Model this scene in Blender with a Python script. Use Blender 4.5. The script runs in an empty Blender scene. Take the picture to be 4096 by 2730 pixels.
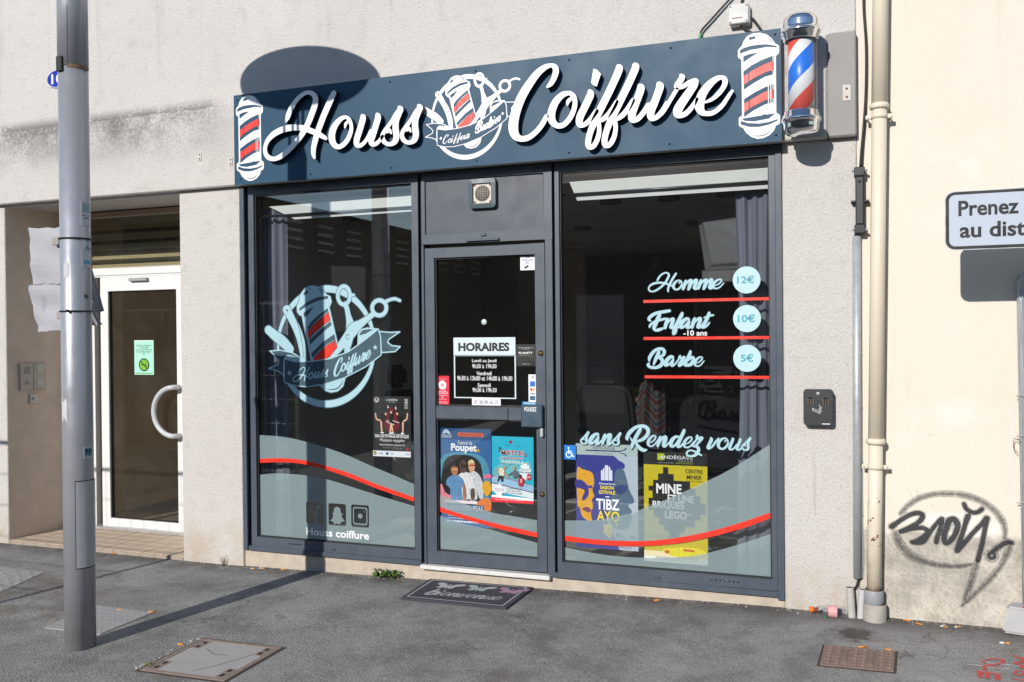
import bpy, bmesh, math, random
import numpy as np
from mathutils import Vector, Matrix, geometry
random.seed(7); rng = np.random.default_rng(7)
SC = bpy.context.scene; COL = SC.collection

# ------------------------------------------------------------------ camera
CAM_D, CAM_Z, FOC = 5.383, 1.63, 3602.9
YAW, PITCH, ROLL = [math.radians(a) for a in (20.5352, -0.4100, -0.5494)]
fw = np.array([-math.sin(YAW)*math.cos(PITCH), math.cos(YAW)*math.cos(PITCH), math.sin(PITCH)])
_r = np.cross(fw, [0, 0, 1]); _r /= np.linalg.norm(_r); _u = np.cross(_r, fw)
rt = math.cos(ROLL)*_r + math.sin(ROLL)*_u
up = -math.sin(ROLL)*_r + math.cos(ROLL)*_u
cd = bpy.data.cameras.new('camera'); cam = bpy.data.objects.new('camera', cd); COL.objects.link(cam)
cd.sensor_fit = 'HORIZONTAL'; cd.sensor_width = 36; cd.lens = 36*FOC/4096
cd.clip_start = .05; cd.clip_end = 3000
m = Matrix.Identity(4)
for i in range(3):
    m[i][0], m[i][1], m[i][2] = rt[i], up[i], -fw[i]
m[1][3] = -CAM_D; m[2][3] = CAM_Z
cam.matrix_world = m
SC.camera = cam

# ------------------------------------------------------------------ light
SUN_DIR = Vector((.24, 1.0, -.475)).normalized()
wd = bpy.data.worlds.new('World'); SC.world = wd; wd.use_nodes = True
wn = wd.node_tree; bg = wn.nodes['Background']
sky = wn.nodes.new('ShaderNodeTexSky'); sky.sky_type = 'NISHITA'; sky.sun_disc = False
sky.sun_elevation = math.asin(-SUN_DIR.z); sky.sun_rotation = math.atan2(-SUN_DIR.x, -SUN_DIR.y)
sky.air_density = 1.0; sky.dust_density = .12; sky.ozone_density = 2.2
wn.links.new(sky.outputs[0], bg.inputs[0]); bg.inputs[1].default_value = .118
sl = bpy.data.lights.new('sun', 'SUN'); sl.energy = 4.2; sl.angle = math.radians(.53); sl.color = (1, .948, .88)
so = bpy.data.objects.new('sun', sl); COL.objects.link(so)
so.rotation_euler = SUN_DIR.to_track_quat('-Z', 'Y').to_euler(); so.location = (-3, -8, 8)
SC.view_settings.view_transform = 'Standard'; SC.view_settings.look = 'None'
SC.view_settings.exposure = .06; SC.view_settings.gamma = 1; SC.view_settings.use_curve_mapping = False
SC.render.engine = 'CYCLES'
SC.cycles.max_bounces = 8; SC.cycles.diffuse_bounces = 4; SC.cycles.glossy_bounces = 4
SC.cycles.transparent_max_bounces = 24; SC.cycles.transmission_bounces = 4
SC.cycles.sample_clamp_indirect = 4; SC.cycles.caustics_reflective = False; SC.cycles.caustics_refractive = False
SC.cycles.use_denoising = True
try: SC.cycles.denoiser = 'OPENIMAGEDENOISE'
except Exception: pass

# ------------------------------------------------------------------ survey: facade metres from photo measurements
def ray(u, v): return fw + (u-2048)/FOC*rt - (v-1365)/FOC*up
def FP(u, v, Y=0.):
    k = ray(u, v); k = k/k[1]*(CAM_D+Y); return (k[0], k[2]+CAM_Z)
def gz(X, Y): return -0.019 + (min(max(X, -4.3), -.4)+4.08)*.0168 + .012*max(min(Y, 0), -3)
def GP(u, v, dz=0.):
    k = ray(u, v); z = 0
    for _ in range(12):
        P = k*((z-CAM_Z)/k[2]); z = gz(P[0], P[1]-CAM_D)+dz
    return (P[0], P[1]-CAM_D)
VIEW = dict(H=(1040,340,4.6125), O=(1300,380,5.6024), C=(2020,230,3.92), F=(2300,220,3.9194), R=(2600,260,6.0306),
    P=(2940,110,3.335), L=(1040,1110,2.9583), S=(1690,280,4.356), M=(2560,1050,4.3574), E=(2560,1210,4.3574),
    A=(2290,1680,5.739), Z=(2650,1690,5.8825), G=(3540,1940,3.0737), W8=(950,1500,1.96), W7=(950,700,1.96),
    D2=(1650,1600,1.742), D1=(1650,650,1.568), R3=(2200,600,1.742), R4=(2200,1500,1.651), N=(3850,2400,4.752))
def VP(v, x, y, Y=0.):
    o = VIEW[v]; return FP(o[0]+x/o[2], o[1]+y/o[2], Y)
def VG(v, x, y):
    o = VIEW[v]; return GP(o[0]+x/o[2], o[1]+y/o[2])
def SK(v, pts, Y=0., f=VP):
    "stroke traced in a view -> (x, z, radius) in metres on the plane"
    out = []
    for x, y, r in pts:
        a = f(v, x, y, Y) if f is VP else f(v, x, y)
        b = f(v, x+4, y, Y) if f is VP else f(v, x+4, y)
        c = f(v, x, y+4, Y) if f is VP else f(v, x, y+4)
        det = abs((b[0]-a[0])*(c[1]-a[1])-(b[1]-a[1])*(c[0]-a[0]))**.5/4
        out.append((a[0], a[1], r*det))
    return out
def PL(v, pts, Y=0.): return [VP(v, x, y, Y) for x, y in pts]

# ------------------------------------------------------------------ materials
def srgb(r, g, b):
    f = lambda c: (c/12.92 if c <= .04045 else ((c+.055)/1.055)**2.4)
    return (f(r/255), f(g/255), f(b/255), 1)
class NT:
    def __init__(s, name):
        s.m = bpy.data.materials.new(name); s.m.use_nodes = True; s.t = s.m.node_tree
        s.b = s.t.nodes['Principled BSDF']; s.out = s.t.nodes['Material Output']; s._pos = None
    def n(s, t, **k):
        q = s.t.nodes.new('ShaderNode'+t)
        for a, v in k.items(): setattr(q, a, v)
        return q
    def l(s, a, b): s.t.links.new(a, b)
    def set(s, sock, v):
        if hasattr(v, 'is_output') or isinstance(v, bpy.types.NodeSocket): s.l(v, sock)
        else: sock.default_value = v
    def pos(s):
        if s._pos is None: s._pos = s.n('NewGeometry').outputs['Position']
        return s._pos
    def xyz(s):
        q = s.n('SeparateXYZ'); s.l(s.pos(), q.inputs[0]); return q.outputs
    def math(s, op, a, b=0., c=0., clamp=False):
        q = s.n('Math', operation=op, use_clamp=clamp)
        for i, v in enumerate((a, b, c)): s.set(q.inputs[i], v)
        return q.outputs[0]
    def noise(s, scale, detail=3., rough=.5, vec=None, stretch=None, dist=0.):
        q = s.n('TexNoise'); q.inputs['Scale'].default_value = scale; q.inputs['Detail'].default_value = detail
        q.inputs['Roughness'].default_value = rough; q.inputs['Distortion'].default_value = dist
        v = vec or s.pos()
        if stretch:
            mp = s.n('Mapping'); mp.inputs['Scale'].default_value = stretch; s.l(v, mp.inputs[0]); v = mp.outputs[0]
        s.l(v, q.inputs['Vector']); return q.outputs['Fac']
    def voro(s, scale, feature='F1', vec=None):
        q = s.n('TexVoronoi', feature=feature); q.inputs['Scale'].default_value = scale
        s.l(vec or s.pos(), q.inputs['Vector']); return q.outputs['Distance']
    def step(s, v, lo, hi, a=0., b=1.):
        q = s.n('MapRange', interpolation_type='SMOOTHSTEP'); s.set(q.inputs[0], v)
        for i, x in enumerate((lo, hi, a, b)): q.inputs[i+1].default_value = x
        return q.outputs[0]
    def mix(s, fac, a, b):
        q = s.n('Mix', data_type='RGBA'); s.set(q.inputs['Factor'], fac)
        s.set(q.inputs[6], a if not isinstance(a, tuple) or len(a) == 4 else a+(1,))
        s.set(q.inputs[7], b if not isinstance(b, tuple) or len(b) == 4 else b+(1,))
        return q.outputs[2]
    def bump(s, h, strength=.4, dist=.01):
        q = s.n('Bump'); q.inputs['Strength'].default_value = strength; q.inputs['Distance'].default_value = dist
        s.l(h, q.inputs['Height']); s.l(q.outputs[0], s.b.inputs['Normal'])
    def fin(s, color=None, rough=.6, metal=0., spec=None):
        if color is not None: s.set(s.b.inputs['Base Color'], color if not isinstance(color, tuple) or len(color) == 4 else color+(1,))
        s.set(s.b.inputs['Roughness'], rough); s.set(s.b.inputs['Metallic'], metal)
        if spec is not None: s.b.inputs['Specular IOR Level'].default_value = spec
        return s.m
MATS = {}
def mat(name, color, rough=.55, metal=0., var=.12, vscale=6., bump=0., bscale=60., spec=None):
    if name in MATS: return MATS[name]
    t = NT(name); c = tuple(color[:3])
    k = t.noise(vscale, 4.)
    lo = tuple(x*(1-var) for x in c); hi = tuple(min(1, x*(1+var)) for x in c)
    col = t.mix(k, lo, hi)
    rr = t.step(t.noise(vscale*2.3, 3.), .3, .7, max(.02, rough-.07), min(1, rough+.07))
    if bump: t.bump(t.noise(bscale, 3.), bump, .004)
    MATS[name] = t.fin(col, rr, metal, spec); return MATS[name]
def smat(name, rgb, rough=.55, k=1., **kw):
    c = srgb(*rgb); return mat(name, tuple(x*k for x in c[:3]), rough, **kw)

# ------------------------------------------------------------------ objects
def thing(name, label, cat, loc=(0,0,0), group=None):
    o = bpy.data.objects.new(name, None); COL.objects.link(o); o.location = loc
    o.empty_display_size = .05; tag(o, label, cat, group); return o
def tag(o, label=None, cat=None, group=None, kind=None):
    if label: o['label'] = label
    if cat: o['category'] = cat
    if group: o['group'] = group
    if kind: o['kind'] = kind
    return o
def wloc(o):
    v = Vector(o.location)
    while o.parent: o = o.parent; v += Vector(o.location)
    return v
def link_mesh(name, me, parent=None):
    n = len(me.vertices); co = np.empty(n*3, 'f'); me.vertices.foreach_get('co', co); co = co.reshape(-1, 3)
    if n == 0: c = np.zeros(3)
    else:
        c = (co.min(0)+co.max(0))/2; c[2] = co[:, 2].min()
    co = co-c; me.vertices.foreach_set('co', co.astype('f').ravel()); me.update()
    o = bpy.data.objects.new(name, me); COL.objects.link(o)
    o.location = Vector([float(x) for x in c])
    if parent:
        o.parent = parent; o.location = o.location - wloc(parent)
    return o
class MB:
    def __init__(s): s.v = []; s.f = []; s.m = []; s.sm = []
    def add(s, vs, fs, mi=0, smooth=False):
        b = len(s.v); s.v += [tuple(map(float, q)) for q in vs]
        for q in fs: s.f.append(tuple(b+i for i in q)); s.m.append(mi); s.sm.append(smooth)
        return s
    def box(s, x0, x1, y0, y1, z0, z1, mi=0):
        return s.add([(x0,y0,z0),(x1,y0,z0),(x1,y1,z0),(x0,y1,z0),(x0,y0,z1),(x1,y0,z1),(x1,y1,z1),(x0,y1,z1)],
            [(0,3,2,1),(4,5,6,7),(0,1,5,4),(1,2,6,5),(2,3,7,6),(3,0,4,7)], mi)
    def obox(s, c, ax, ay, az, mi=0):
        c, ax, ay, az = map(np.array, (c, ax, ay, az))
        vs = [c+i*ax+j*ay+k*az for k in (-1,1) for j, i in ((-1,-1),(-1,1),(1,1),(1,-1))]
        return s.add(vs, [(0,3,2,1),(4,5,6,7),(0,1,5,4),(1,2,6,5),(2,3,7,6),(3,0,4,7)], mi)
    def prism(s, pts, y0, y1, mi=0):
        "polygon in x,z (convex or simple) extruded in y"
        n = len(pts); s.add([(x,y0,z) for x, z in pts]+[(x,y1,z) for x, z in pts],
            [tuple(range(n)), tuple(range(2*n-1, n-1, -1))]+[(i,(i+1)%n+0,(i+1)%n+n,i+n)[::-1] for i in range(n)], mi); return s
    def zprism(s, pts, z0, z1, mi=0):
        n = len(pts); zf = (lambda x, y, z: z(x, y) if callable(z) else z)
        s.add([(x,y,zf(x,y,z0)) for x, y in pts]+[(x,y,zf(x,y,z1)) for x, y in pts],
            [tuple(range(n-1,-1,-1)), tuple(range(n, 2*n))]+[(i,(i+1)%n,(i+1)%n+n,i+n) for i in range(n)], mi); return s
    def ring(s, x0, x1, z0, z1, a0, a1, b0, b1, y0, y1, mi=0):
        "mitred frame: outer x0..x1,z0..z1, inner a0..a1,b0..b1"
        O = [(x0,z0),(x1,z0),(x1,z1),(x0,z1)]; I = [(a0,b0),(a1,b0),(a1,b1),(a0,b1)]
        for k in range(4):
            j = (k+1) % 4; s.prism([O[k],O[j],I[j],I[k]], y0, y1, mi)
        return s
    def tube(s, path, r, n=10, mi=0, cap=True, smooth=True):
        path = [np.array(p, float) for p in path]; rs = r if hasattr(r, '__len__') else [r]*len(path)
        vs = []; u = None
        for i, p in enumerate(path):
            d = path[min(i+1, len(path)-1)]-path[max(i-1, 0)]; d /= np.linalg.norm(d)+1e-12
            if u is None: u = np.cross(d, [0,0,1] if abs(d[2]) < .9 else [1,0,0])
            u = u-d*(u@d); u /= np.linalg.norm(u); w = np.cross(d, u)
            vs += [p+rs[i]*(math.cos(a)*u+math.sin(a)*w) for a in np.linspace(0, 2*math.pi, n, endpoint=False)]
        fs = [(i*n+k, i*n+(k+1)%n, (i+1)*n+(k+1)%n, (i+1)*n+k) for i in range(len(path)-1) for k in range(n)]
        s.add(vs, fs, mi, smooth)
        if cap: s.add(vs[:n], [tuple(range(n-1,-1,-1))], mi); s.add(vs[-n:], [tuple(range(n))], mi)
        return s
    def lathe(s, prof, cx, cy, n=32, mi=0, smooth=True, axis='z'):
        "prof: (radius, height)"
        vs = []
        for r, h in prof:
            for a in np.linspace(0, 2*math.pi, n, endpoint=False):
                p = (cx+r*math.cos(a), cy+r*math.sin(a), h)
                if axis == 'y': p = (cx+r*math.cos(a), h, cy-r*math.sin(a))
                vs.append(p)
        fs = [(i*n+k, i*n+(k+1)%n, (i+1)*n+(k+1)%n, (i+1)*n+k) for i in range(len(prof)-1) for k in range(n)]
        return s.add(vs, fs, mi, smooth)
    def build(s, name, mats, parent=None, bevel=0., seg=1, weld=True):
        me = bpy.data.meshes.new(name)
        bm = bmesh.new(); bv = [bm.verts.new(v) for v in s.v]
        for q, mi, sm in zip(s.f, s.m, s.sm):
            try: f = bm.faces.new([bv[i] for i in q])
            except ValueError: continue
            f.material_index = mi; f.smooth = sm
        if weld: bmesh.ops.remove_doubles(bm, verts=bm.verts, dist=1e-5)
        bmesh.ops.recalc_face_normals(bm, faces=bm.faces)
        if bevel:
            es = [e for e in bm.edges if len(e.link_faces) == 2 and e.calc_face_angle(0) > .5]
            bmesh.ops.bevel(bm, geom=es, offset=bevel, segments=seg, affect='EDGES', clamp_overlap=True)
        bm.to_mesh(me); bm.free()
        for q in (mats if isinstance(mats, (list, tuple)) else [mats]): me.materials.append(q)
        return link_mesh(name, me, parent)
def box(name, x0, x1, y0, y1, z0, z1, m_, parent=None, bevel=.003):
    return MB().box(x0, x1, y0, y1, z0, z1).build(name, m_, parent, bevel)

# ------------------------------------------------------------------ flat artwork: strokes and polygons -> contour -> mesh
def crom(pts, closed=False, sub=6):
    P = np.array(pts, float); n = len(P)
    if n < 3: return P
    out = []
    rngk = range(n if closed else n-1)
    for i in rngk:
        p0 = P[(i-1) % n] if closed or i > 0 else 2*P[0]-P[1]
        p1, p2 = P[i], P[(i+1) % n]
        p3 = P[(i+2) % n] if closed or i+2 < n else 2*P[-1]-P[-2]
        for t in np.arange(sub)/sub:
            out.append(.5*((2*p1)+(-p0+p2)*t+(2*p0-5*p1+4*p2-p3)*t*t+(-p0+3*p1-3*p2+p3)*t**3))
    if not closed: out.append(P[-1])
    return np.array(out)
def loops_of(shapes, cell, grow=0.):
    """shapes: list of (op, kind, pts) ; op '+'/'-' ; kind 's' stroke, 'S' straight stroke, 'p' polygon, 'c' smooth closed curve"""
    prep = []
    lo = np.array([1e9, 1e9]); hi = -lo
    for op, kind, pts in shapes:
        if kind == 's': q = crom(pts); q[:, 2] = np.maximum(q[:, 2], 1e-4)
        elif kind == 'S': q = np.array(pts, float)
        elif kind == 'c': q = crom(pts, True)
        else: q = np.array(pts, float)
        prep.append((op, kind, q))
        if op == '+':
            r = q[:, 2].max() if q.shape[1] == 3 else 0
            lo = np.minimum(lo, q[:, :2].min(0)-r); hi = np.maximum(hi, q[:, :2].max(0)+r)
    lo -= grow+2.3*cell; hi += grow+2.1*cell
    nx = int((hi[0]-lo[0])/cell)+2; ny = int((hi[1]-lo[1])/cell)+2
    xs = lo[0]+np.arange(nx)*cell; ys = lo[1]+np.arange(ny)*cell
    D = np.full((ny, nx), 1e3)
    for op, kind, q in prep:
        E = np.full((ny, nx), 1e3)
        if kind in 'sS':
            for a, b in zip(q[:-1], q[1:]):
                R = max(a[2], b[2])+3*cell+grow
                i0, i1 = np.searchsorted(xs, [min(a[0], b[0])-R, max(a[0], b[0])+R]); j0, j1 = np.searchsorted(ys, [min(a[1], b[1])-R, max(a[1], b[1])+R])
                if i0 >= i1 or j0 >= j1: continue
                X = xs[i0:i1][None, :]; Y = ys[j0:j1][:, None]; d = b-a; L = d[0]**2+d[1]**2+1e-14
                t = np.clip(((X-a[0])*d[0]+(Y-a[1])*d[1])/L, 0, 1)
                e = np.hypot(X-a[0]-t*d[0], Y-a[1]-t*d[1])-(a[2]+t*d[2])
                E[j0:j1, i0:i1] = np.minimum(E[j0:j1, i0:i1], e)
        else:
            X, Y = np.meshgrid(xs, ys); ins = np.zeros((ny, nx), bool)
            for a, b in zip(q, np.roll(q, -1, 0)):
                d = b-a; L = d[0]**2+d[1]**2+1e-14
                t = np.clip(((X-a[0])*d[0]+(Y-a[1])*d[1])/L, 0, 1)
                E = np.minimum(E, np.hypot(X-a[0]-t*d[0], Y-a[1]-t*d[1]))
                if a[1] != b[1]:
                    c = ((a[1] > Y) != (b[1] > Y)) & (X < (b[0]-a[0])*(Y-a[1])/(b[1]-a[1])+a[0]); ins ^= c
            E = np.where(ins, -E, E)
        D = np.minimum(D, E) if op == '+' else np.maximum(D, -E)
    D = D-grow; D[0, :] = D[-1, :] = 1; D[:, 0] = D[:, -1] = 1
    D = np.where(np.abs(D) < 1e-9, 1e-9, D)
    S = D < 0
    code = S[:-1, :-1]*1+S[:-1, 1:]*2+S[1:, 1:]*4+S[1:, :-1]*8
    nxt = {}
    def pt(e):
        k, j, i = e
        if k == 0: a, b = D[j, i], D[j, i+1]; return (xs[i]+cell*a/(a-b), ys[j])
        a, b = D[j, i], D[j+1, i]; return (xs[i], ys[j]+cell*a/(a-b))
    T = {1:[(3,0)],2:[(0,1)],3:[(3,1)],4:[(1,2)],5:[(3,2),(1,0)],6:[(0,2)],7:[(3,2)],8:[(2,3)],9:[(2,0)],10:[(0,3),(2,1)],11:[(2,1)],12:[(1,3)],13:[(1,0)],14:[(0,3)]}
    for j, i in zip(*np.nonzero((code > 0) & (code < 15))):
        ed = [(0,j,i),(1,j,i+1),(0,j+1,i),(1,j,i)]
        for a, b in T[int(code[j, i])]: nxt[ed[a]] = ed[b]
    loops = []
    while nxt:
        s0 = next(iter(nxt)); e = s0; lp = []
        while e in nxt: lp.append(pt(e)); e = nxt.pop(e)
        if len(lp) > 4: loops.append(simp(np.array(lp), cell*.12))
    return [l for l in loops if len(l) >= 3]
def simp(P, tol):
    n = len(P); keep = np.zeros(n, bool); far = int(np.argmax(np.hypot(*(P-P[0]).T))); keep[0] = keep[far] = True
    st = [(0, far), (far, n)]
    Q = np.vstack([P, P[:1]])
    while st:
        a, b = st.pop()
        if b-a < 2: continue
        d = Q[b]-Q[a]; L = np.hypot(*d)+1e-12; s = Q[a+1:b]-Q[a]; e = np.abs(s[:, 0]*d[1]-s[:, 1]*d[0])/L; k = int(np.argmax(e))
        if e[k] > tol: k += a+1; keep[k] = True; st += [(a, k), (k, b)]
    return P[keep]
def fill(loops):
    vs = []; es = []
    for l in loops:
        b = len(vs); vs += [Vector((float(x), float(y))) for x, y in l]; es += [(b+i, b+(i+1) % len(l)) for i in range(len(l))]
    r = geometry.delaunay_2d_cdt(vs, es, [], 0, 1e-7)
    P = np.array([tuple(v) for v in r[0]]); F = np.array([tuple(f) for f in r[2]])
    C = P[F].mean(1); ins = np.zeros(len(C), bool)
    for l in loops:
        l = np.asarray(l, float); q = np.roll(l, -1, 0)
        for a, b in zip(l, q):
            if a[1] != b[1]: ins ^= ((a[1] > C[:, 1]) != (b[1] > C[:, 1])) & (C[:, 0] < (b[0]-a[0])*(C[:, 1]-a[1])/(b[1]-a[1])+a[0])
    return [tuple(v) for v in P], [tuple(int(i) for i in f) for f in F[ins]]
def lift_facade(Y): return lambda p: (p[0], Y, p[1])
def art_into(mb, shapes, Y, cell, mi=0, grow=0., thick=0., mside=None, lift=None):
    lp = loops_of(shapes, cell, grow)
    if not lp: return mb
    vs, fs = fill(lp)
    if lift is None: lift = lift_facade(Y)
    mb.add([lift(p) for p in vs], fs, mi)
    if thick:
        lb = lift_facade(Y+thick)
        mb.add([lb(p) for p in vs], fs, mi if mside is None else mside)
        for l in lp:
            n = len(l); mb.add([lift(p) for p in l]+[lb(p) for p in l], [(i, (i+1) % n, (i+1) % n+n, i+n) for i in range(n)], mi if mside is None else mside)
    return mb
def flatobj(name, mb, mats, parent=None, toward=(0,-1,0)):
    "flat print: every face looks toward the street"
    me = bpy.data.meshes.new(name); me.from_pydata(mb.v, [], mb.f); me.update()
    for p, mi in zip(me.polygons, mb.m): p.material_index = mi
    bm = bmesh.new(); bm.from_mesh(me); t = Vector(toward)
    for f in bm.faces:
        f.normal_update()
        if f.normal.dot(t) < 0: f.normal_flip()
    bm.to_mesh(me); bm.free()
    for q in (mats if isinstance(mats, (list, tuple)) else [mats]): me.materials.append(q)
    return link_mesh(name, me, parent)
def art(name, shapes, Y, m_, parent=None, cell=.003, grow=0., thick=0., side=None, lift=None, toward=(0,-1,0)):
    mb = MB(); art_into(mb, shapes, Y, cell, 0, grow, thick, 1 if side else None, lift)
    ms = [m_, side] if side else [m_]
    if thick: return mb.build(name, ms, parent, weld=True)
    return flatobj(name, mb, ms, parent, toward)
_tc = {}
def glyphs(body, bold=0., shear=0., align='CENTER'):
    k = (body, bold, shear, align)
    if k in _tc: return _tc[k]
    c = bpy.data.curves.new('t', 'FONT'); c.body = body; c.size = 1; c.offset = bold; c.shear = shear; c.resolution_u = 3; c.fill_mode = 'FRONT'
    c.align_x = align
    o = bpy.data.objects.new('t', c); me = bpy.data.meshes.new_from_object(o)
    vs = np.array([v.co[:2] for v in me.vertices]); fs = [tuple(p.vertices) for p in me.polygons]
    bpy.data.objects.remove(o); bpy.data.curves.remove(c); bpy.data.meshes.remove(me)
    lo, hi = vs.min(0), vs.max(0); vs = (vs-lo)/(hi-lo)
    _tc[k] = (vs, fs, (hi-lo)); return _tc[k]
def text_into(mb, body, x0, x1, z0, z1, Y, mi=0, bold=0., shear=0., lift=None, align='CENTER'):
    vs, fs, _ = glyphs(body, bold, shear, align)
    L = lift or lift_facade(Y)
    return mb.add([L((x0+a*(x1-x0), z0+b*(z1-z0))) for a, b in vs], fs, mi)
def text(name, body, x0, x1, z0, z1, Y, m_, parent=None, bold=0., shear=0.):
    mb = MB(); text_into(mb, body, x0, x1, z0, z1, Y, 0, bold, shear); return flatobj(name, mb, m_, parent)
def text_split(name, body, cuts, x0, x1, z0, z1, Y, m_, parent=None, bold=0.):
    "one object for each word; cuts are the gaps as fractions of the width"
    vs, fs, _ = glyphs(body, bold); L = lift_facade(Y); edges = [-1.]+list(cuts)+[2.]
    for a, b in zip(edges[:-1], edges[1:]):
        keep = [f for f in fs if a < sum(vs[i][0] for i in f)/len(f) < b]; idx = sorted({i for f in keep for i in f}); mp_ = {i: k for k, i in enumerate(idx)}
        mb = MB().add([L((x0+vs[i][0]*(x1-x0), z0+vs[i][1]*(z1-z0))) for i in idx], [tuple(mp_[i] for i in f) for f in keep]); flatobj(name, mb, m_, parent)
def rect(x0, z0, x1, z1): return [(x0,z0),(x1,z0),(x1,z1),(x0,z1)]
def rrect(x0, z0, x1, z1, r, n=5):
    out = []
    for cx, cz, a0 in ((x1-r,z1-r,0),(x0+r,z1-r,90),(x0+r,z0+r,180),(x1-r,z0+r,270)):
        for k in range(n+1):
            a = math.radians(a0+90*k/n); out.append((cx+r*math.cos(a), cz+r*math.sin(a)))
    return out
def circ(cx, cz, r, n=28, rz=None): return [(cx+r*math.cos(a), cz+(rz or r)*math.sin(a)) for a in np.linspace(0, 2*math.pi, n, endpoint=False)]
def star(cx, cz, R, r, n=5, a0=90): return [(cx+(R if k % 2 == 0 else r)*math.cos(math.radians(a0+k*180/n)), cz+(R if k % 2 == 0 else r)*math.sin(math.radians(a0+k*180/n))) for k in range(2*n)]
# ------------------------------------------------------------------ surface materials
def m_render_wall():
    t = NT('pale_render'); x = t.xyz()
    big = t.noise(1.1, 4., .6); mid = t.noise(9, 4., .6); fine = t.noise(120, 4., .7, stretch=(1, 1, .6))
    col = t.mix(big, (.58, .552, .52), (.71, .682, .65))
    col = t.mix(t.math('MULTIPLY', t.step(mid, .5, .75), .35), col, (.46, .43, .40))
    pits = t.step(fine, .55, .72)
    col = t.mix(t.math('MULTIPLY', pits, .8), col, (.24, .22, .20))
    # grime that has run down and collected on the string course (left of the shop sign)
    z0 = 3.29
    dn = t.step(x[2], z0-.46, z0-.02); dn = t.math('MULTIPLY', dn, t.step(x[2], z0+.012, z0-.004))
    upz = t.math('MULTIPLY', t.step(x[2], z0+.10, z0+.0), t.step(x[2], z0-.01, z0+.004))
    blot = t.step(t.math('ADD', t.math('MULTIPLY', t.noise(2.6, 4., .6), .6), t.math('MULTIPLY', t.noise(40, 3., .7), .4)), .36, .62)
    left = t.step(x[0], -4.0, -4.5)
    g = t.math('MULTIPLY', t.math('ADD', t.math('MULTIPLY', dn, blot), t.math('MULTIPLY', upz, t.step(blot, .0, .6))), left, clamp=True)
    col = t.mix(t.math('MULTIPLY', g, .9), col, (.15, .142, .138))
    streak = t.step(t.noise(1.0, 4., .65, stretch=(5.5, 5.5, .35)), .55, .78)
    high = t.step(x[2], 3.35, 3.9)
    col = t.mix(t.math('MULTIPLY', t.math('MULTIPLY', streak, high), .45), col, (.30, .29, .28))
    # splash staining near the pavement
    low = t.math('MULTIPLY', t.step(x[2], .42, .02), t.step(t.noise(5, 4., .7), .3, .65))
    col = t.mix(t.math('MULTIPLY', low, .6), col, (.46, .36, .24))
    run = t.math('MULTIPLY', t.step(t.noise(1.0, 3., .6, stretch=(14, 14, .7)), .63, .74), t.step(x[2], 1.3, .6))
    col = t.mix(t.math('MULTIPLY', run, .5), col, (.42, .33, .24))
    gr = t.noise(55, 4., .75)
    col = t.mix(t.math('MULTIPLY', t.step(gr, .45, .72), .30), col, (.46, .43, .40)); col = t.mix(t.math('MULTIPLY', t.step(gr, .45, .28), .30), col, (.78, .755, .725))
    h = t.math('ADD', t.math('MULTIPLY', fine, -1), t.math('MULTIPLY', gr, -.8))
    t.bump(h, .8, .010)
    return t.fin(col, .92, spec=.2)
def m_grey_beam():
    t = NT('grey_painted_render'); fine = t.noise(95, 3., .65); mid = t.noise(6, 4.)
    col = t.mix(mid, (.30, .29, .28), (.37, .36, .345)); col = t.mix(t.math('MULTIPLY', t.step(fine, .55, .7), .5), col, (.2, .19, .18))
    t.bump(t.math('MULTIPLY', fine, -1), .5, .005); return t.fin(col, .92, spec=.2)
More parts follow.
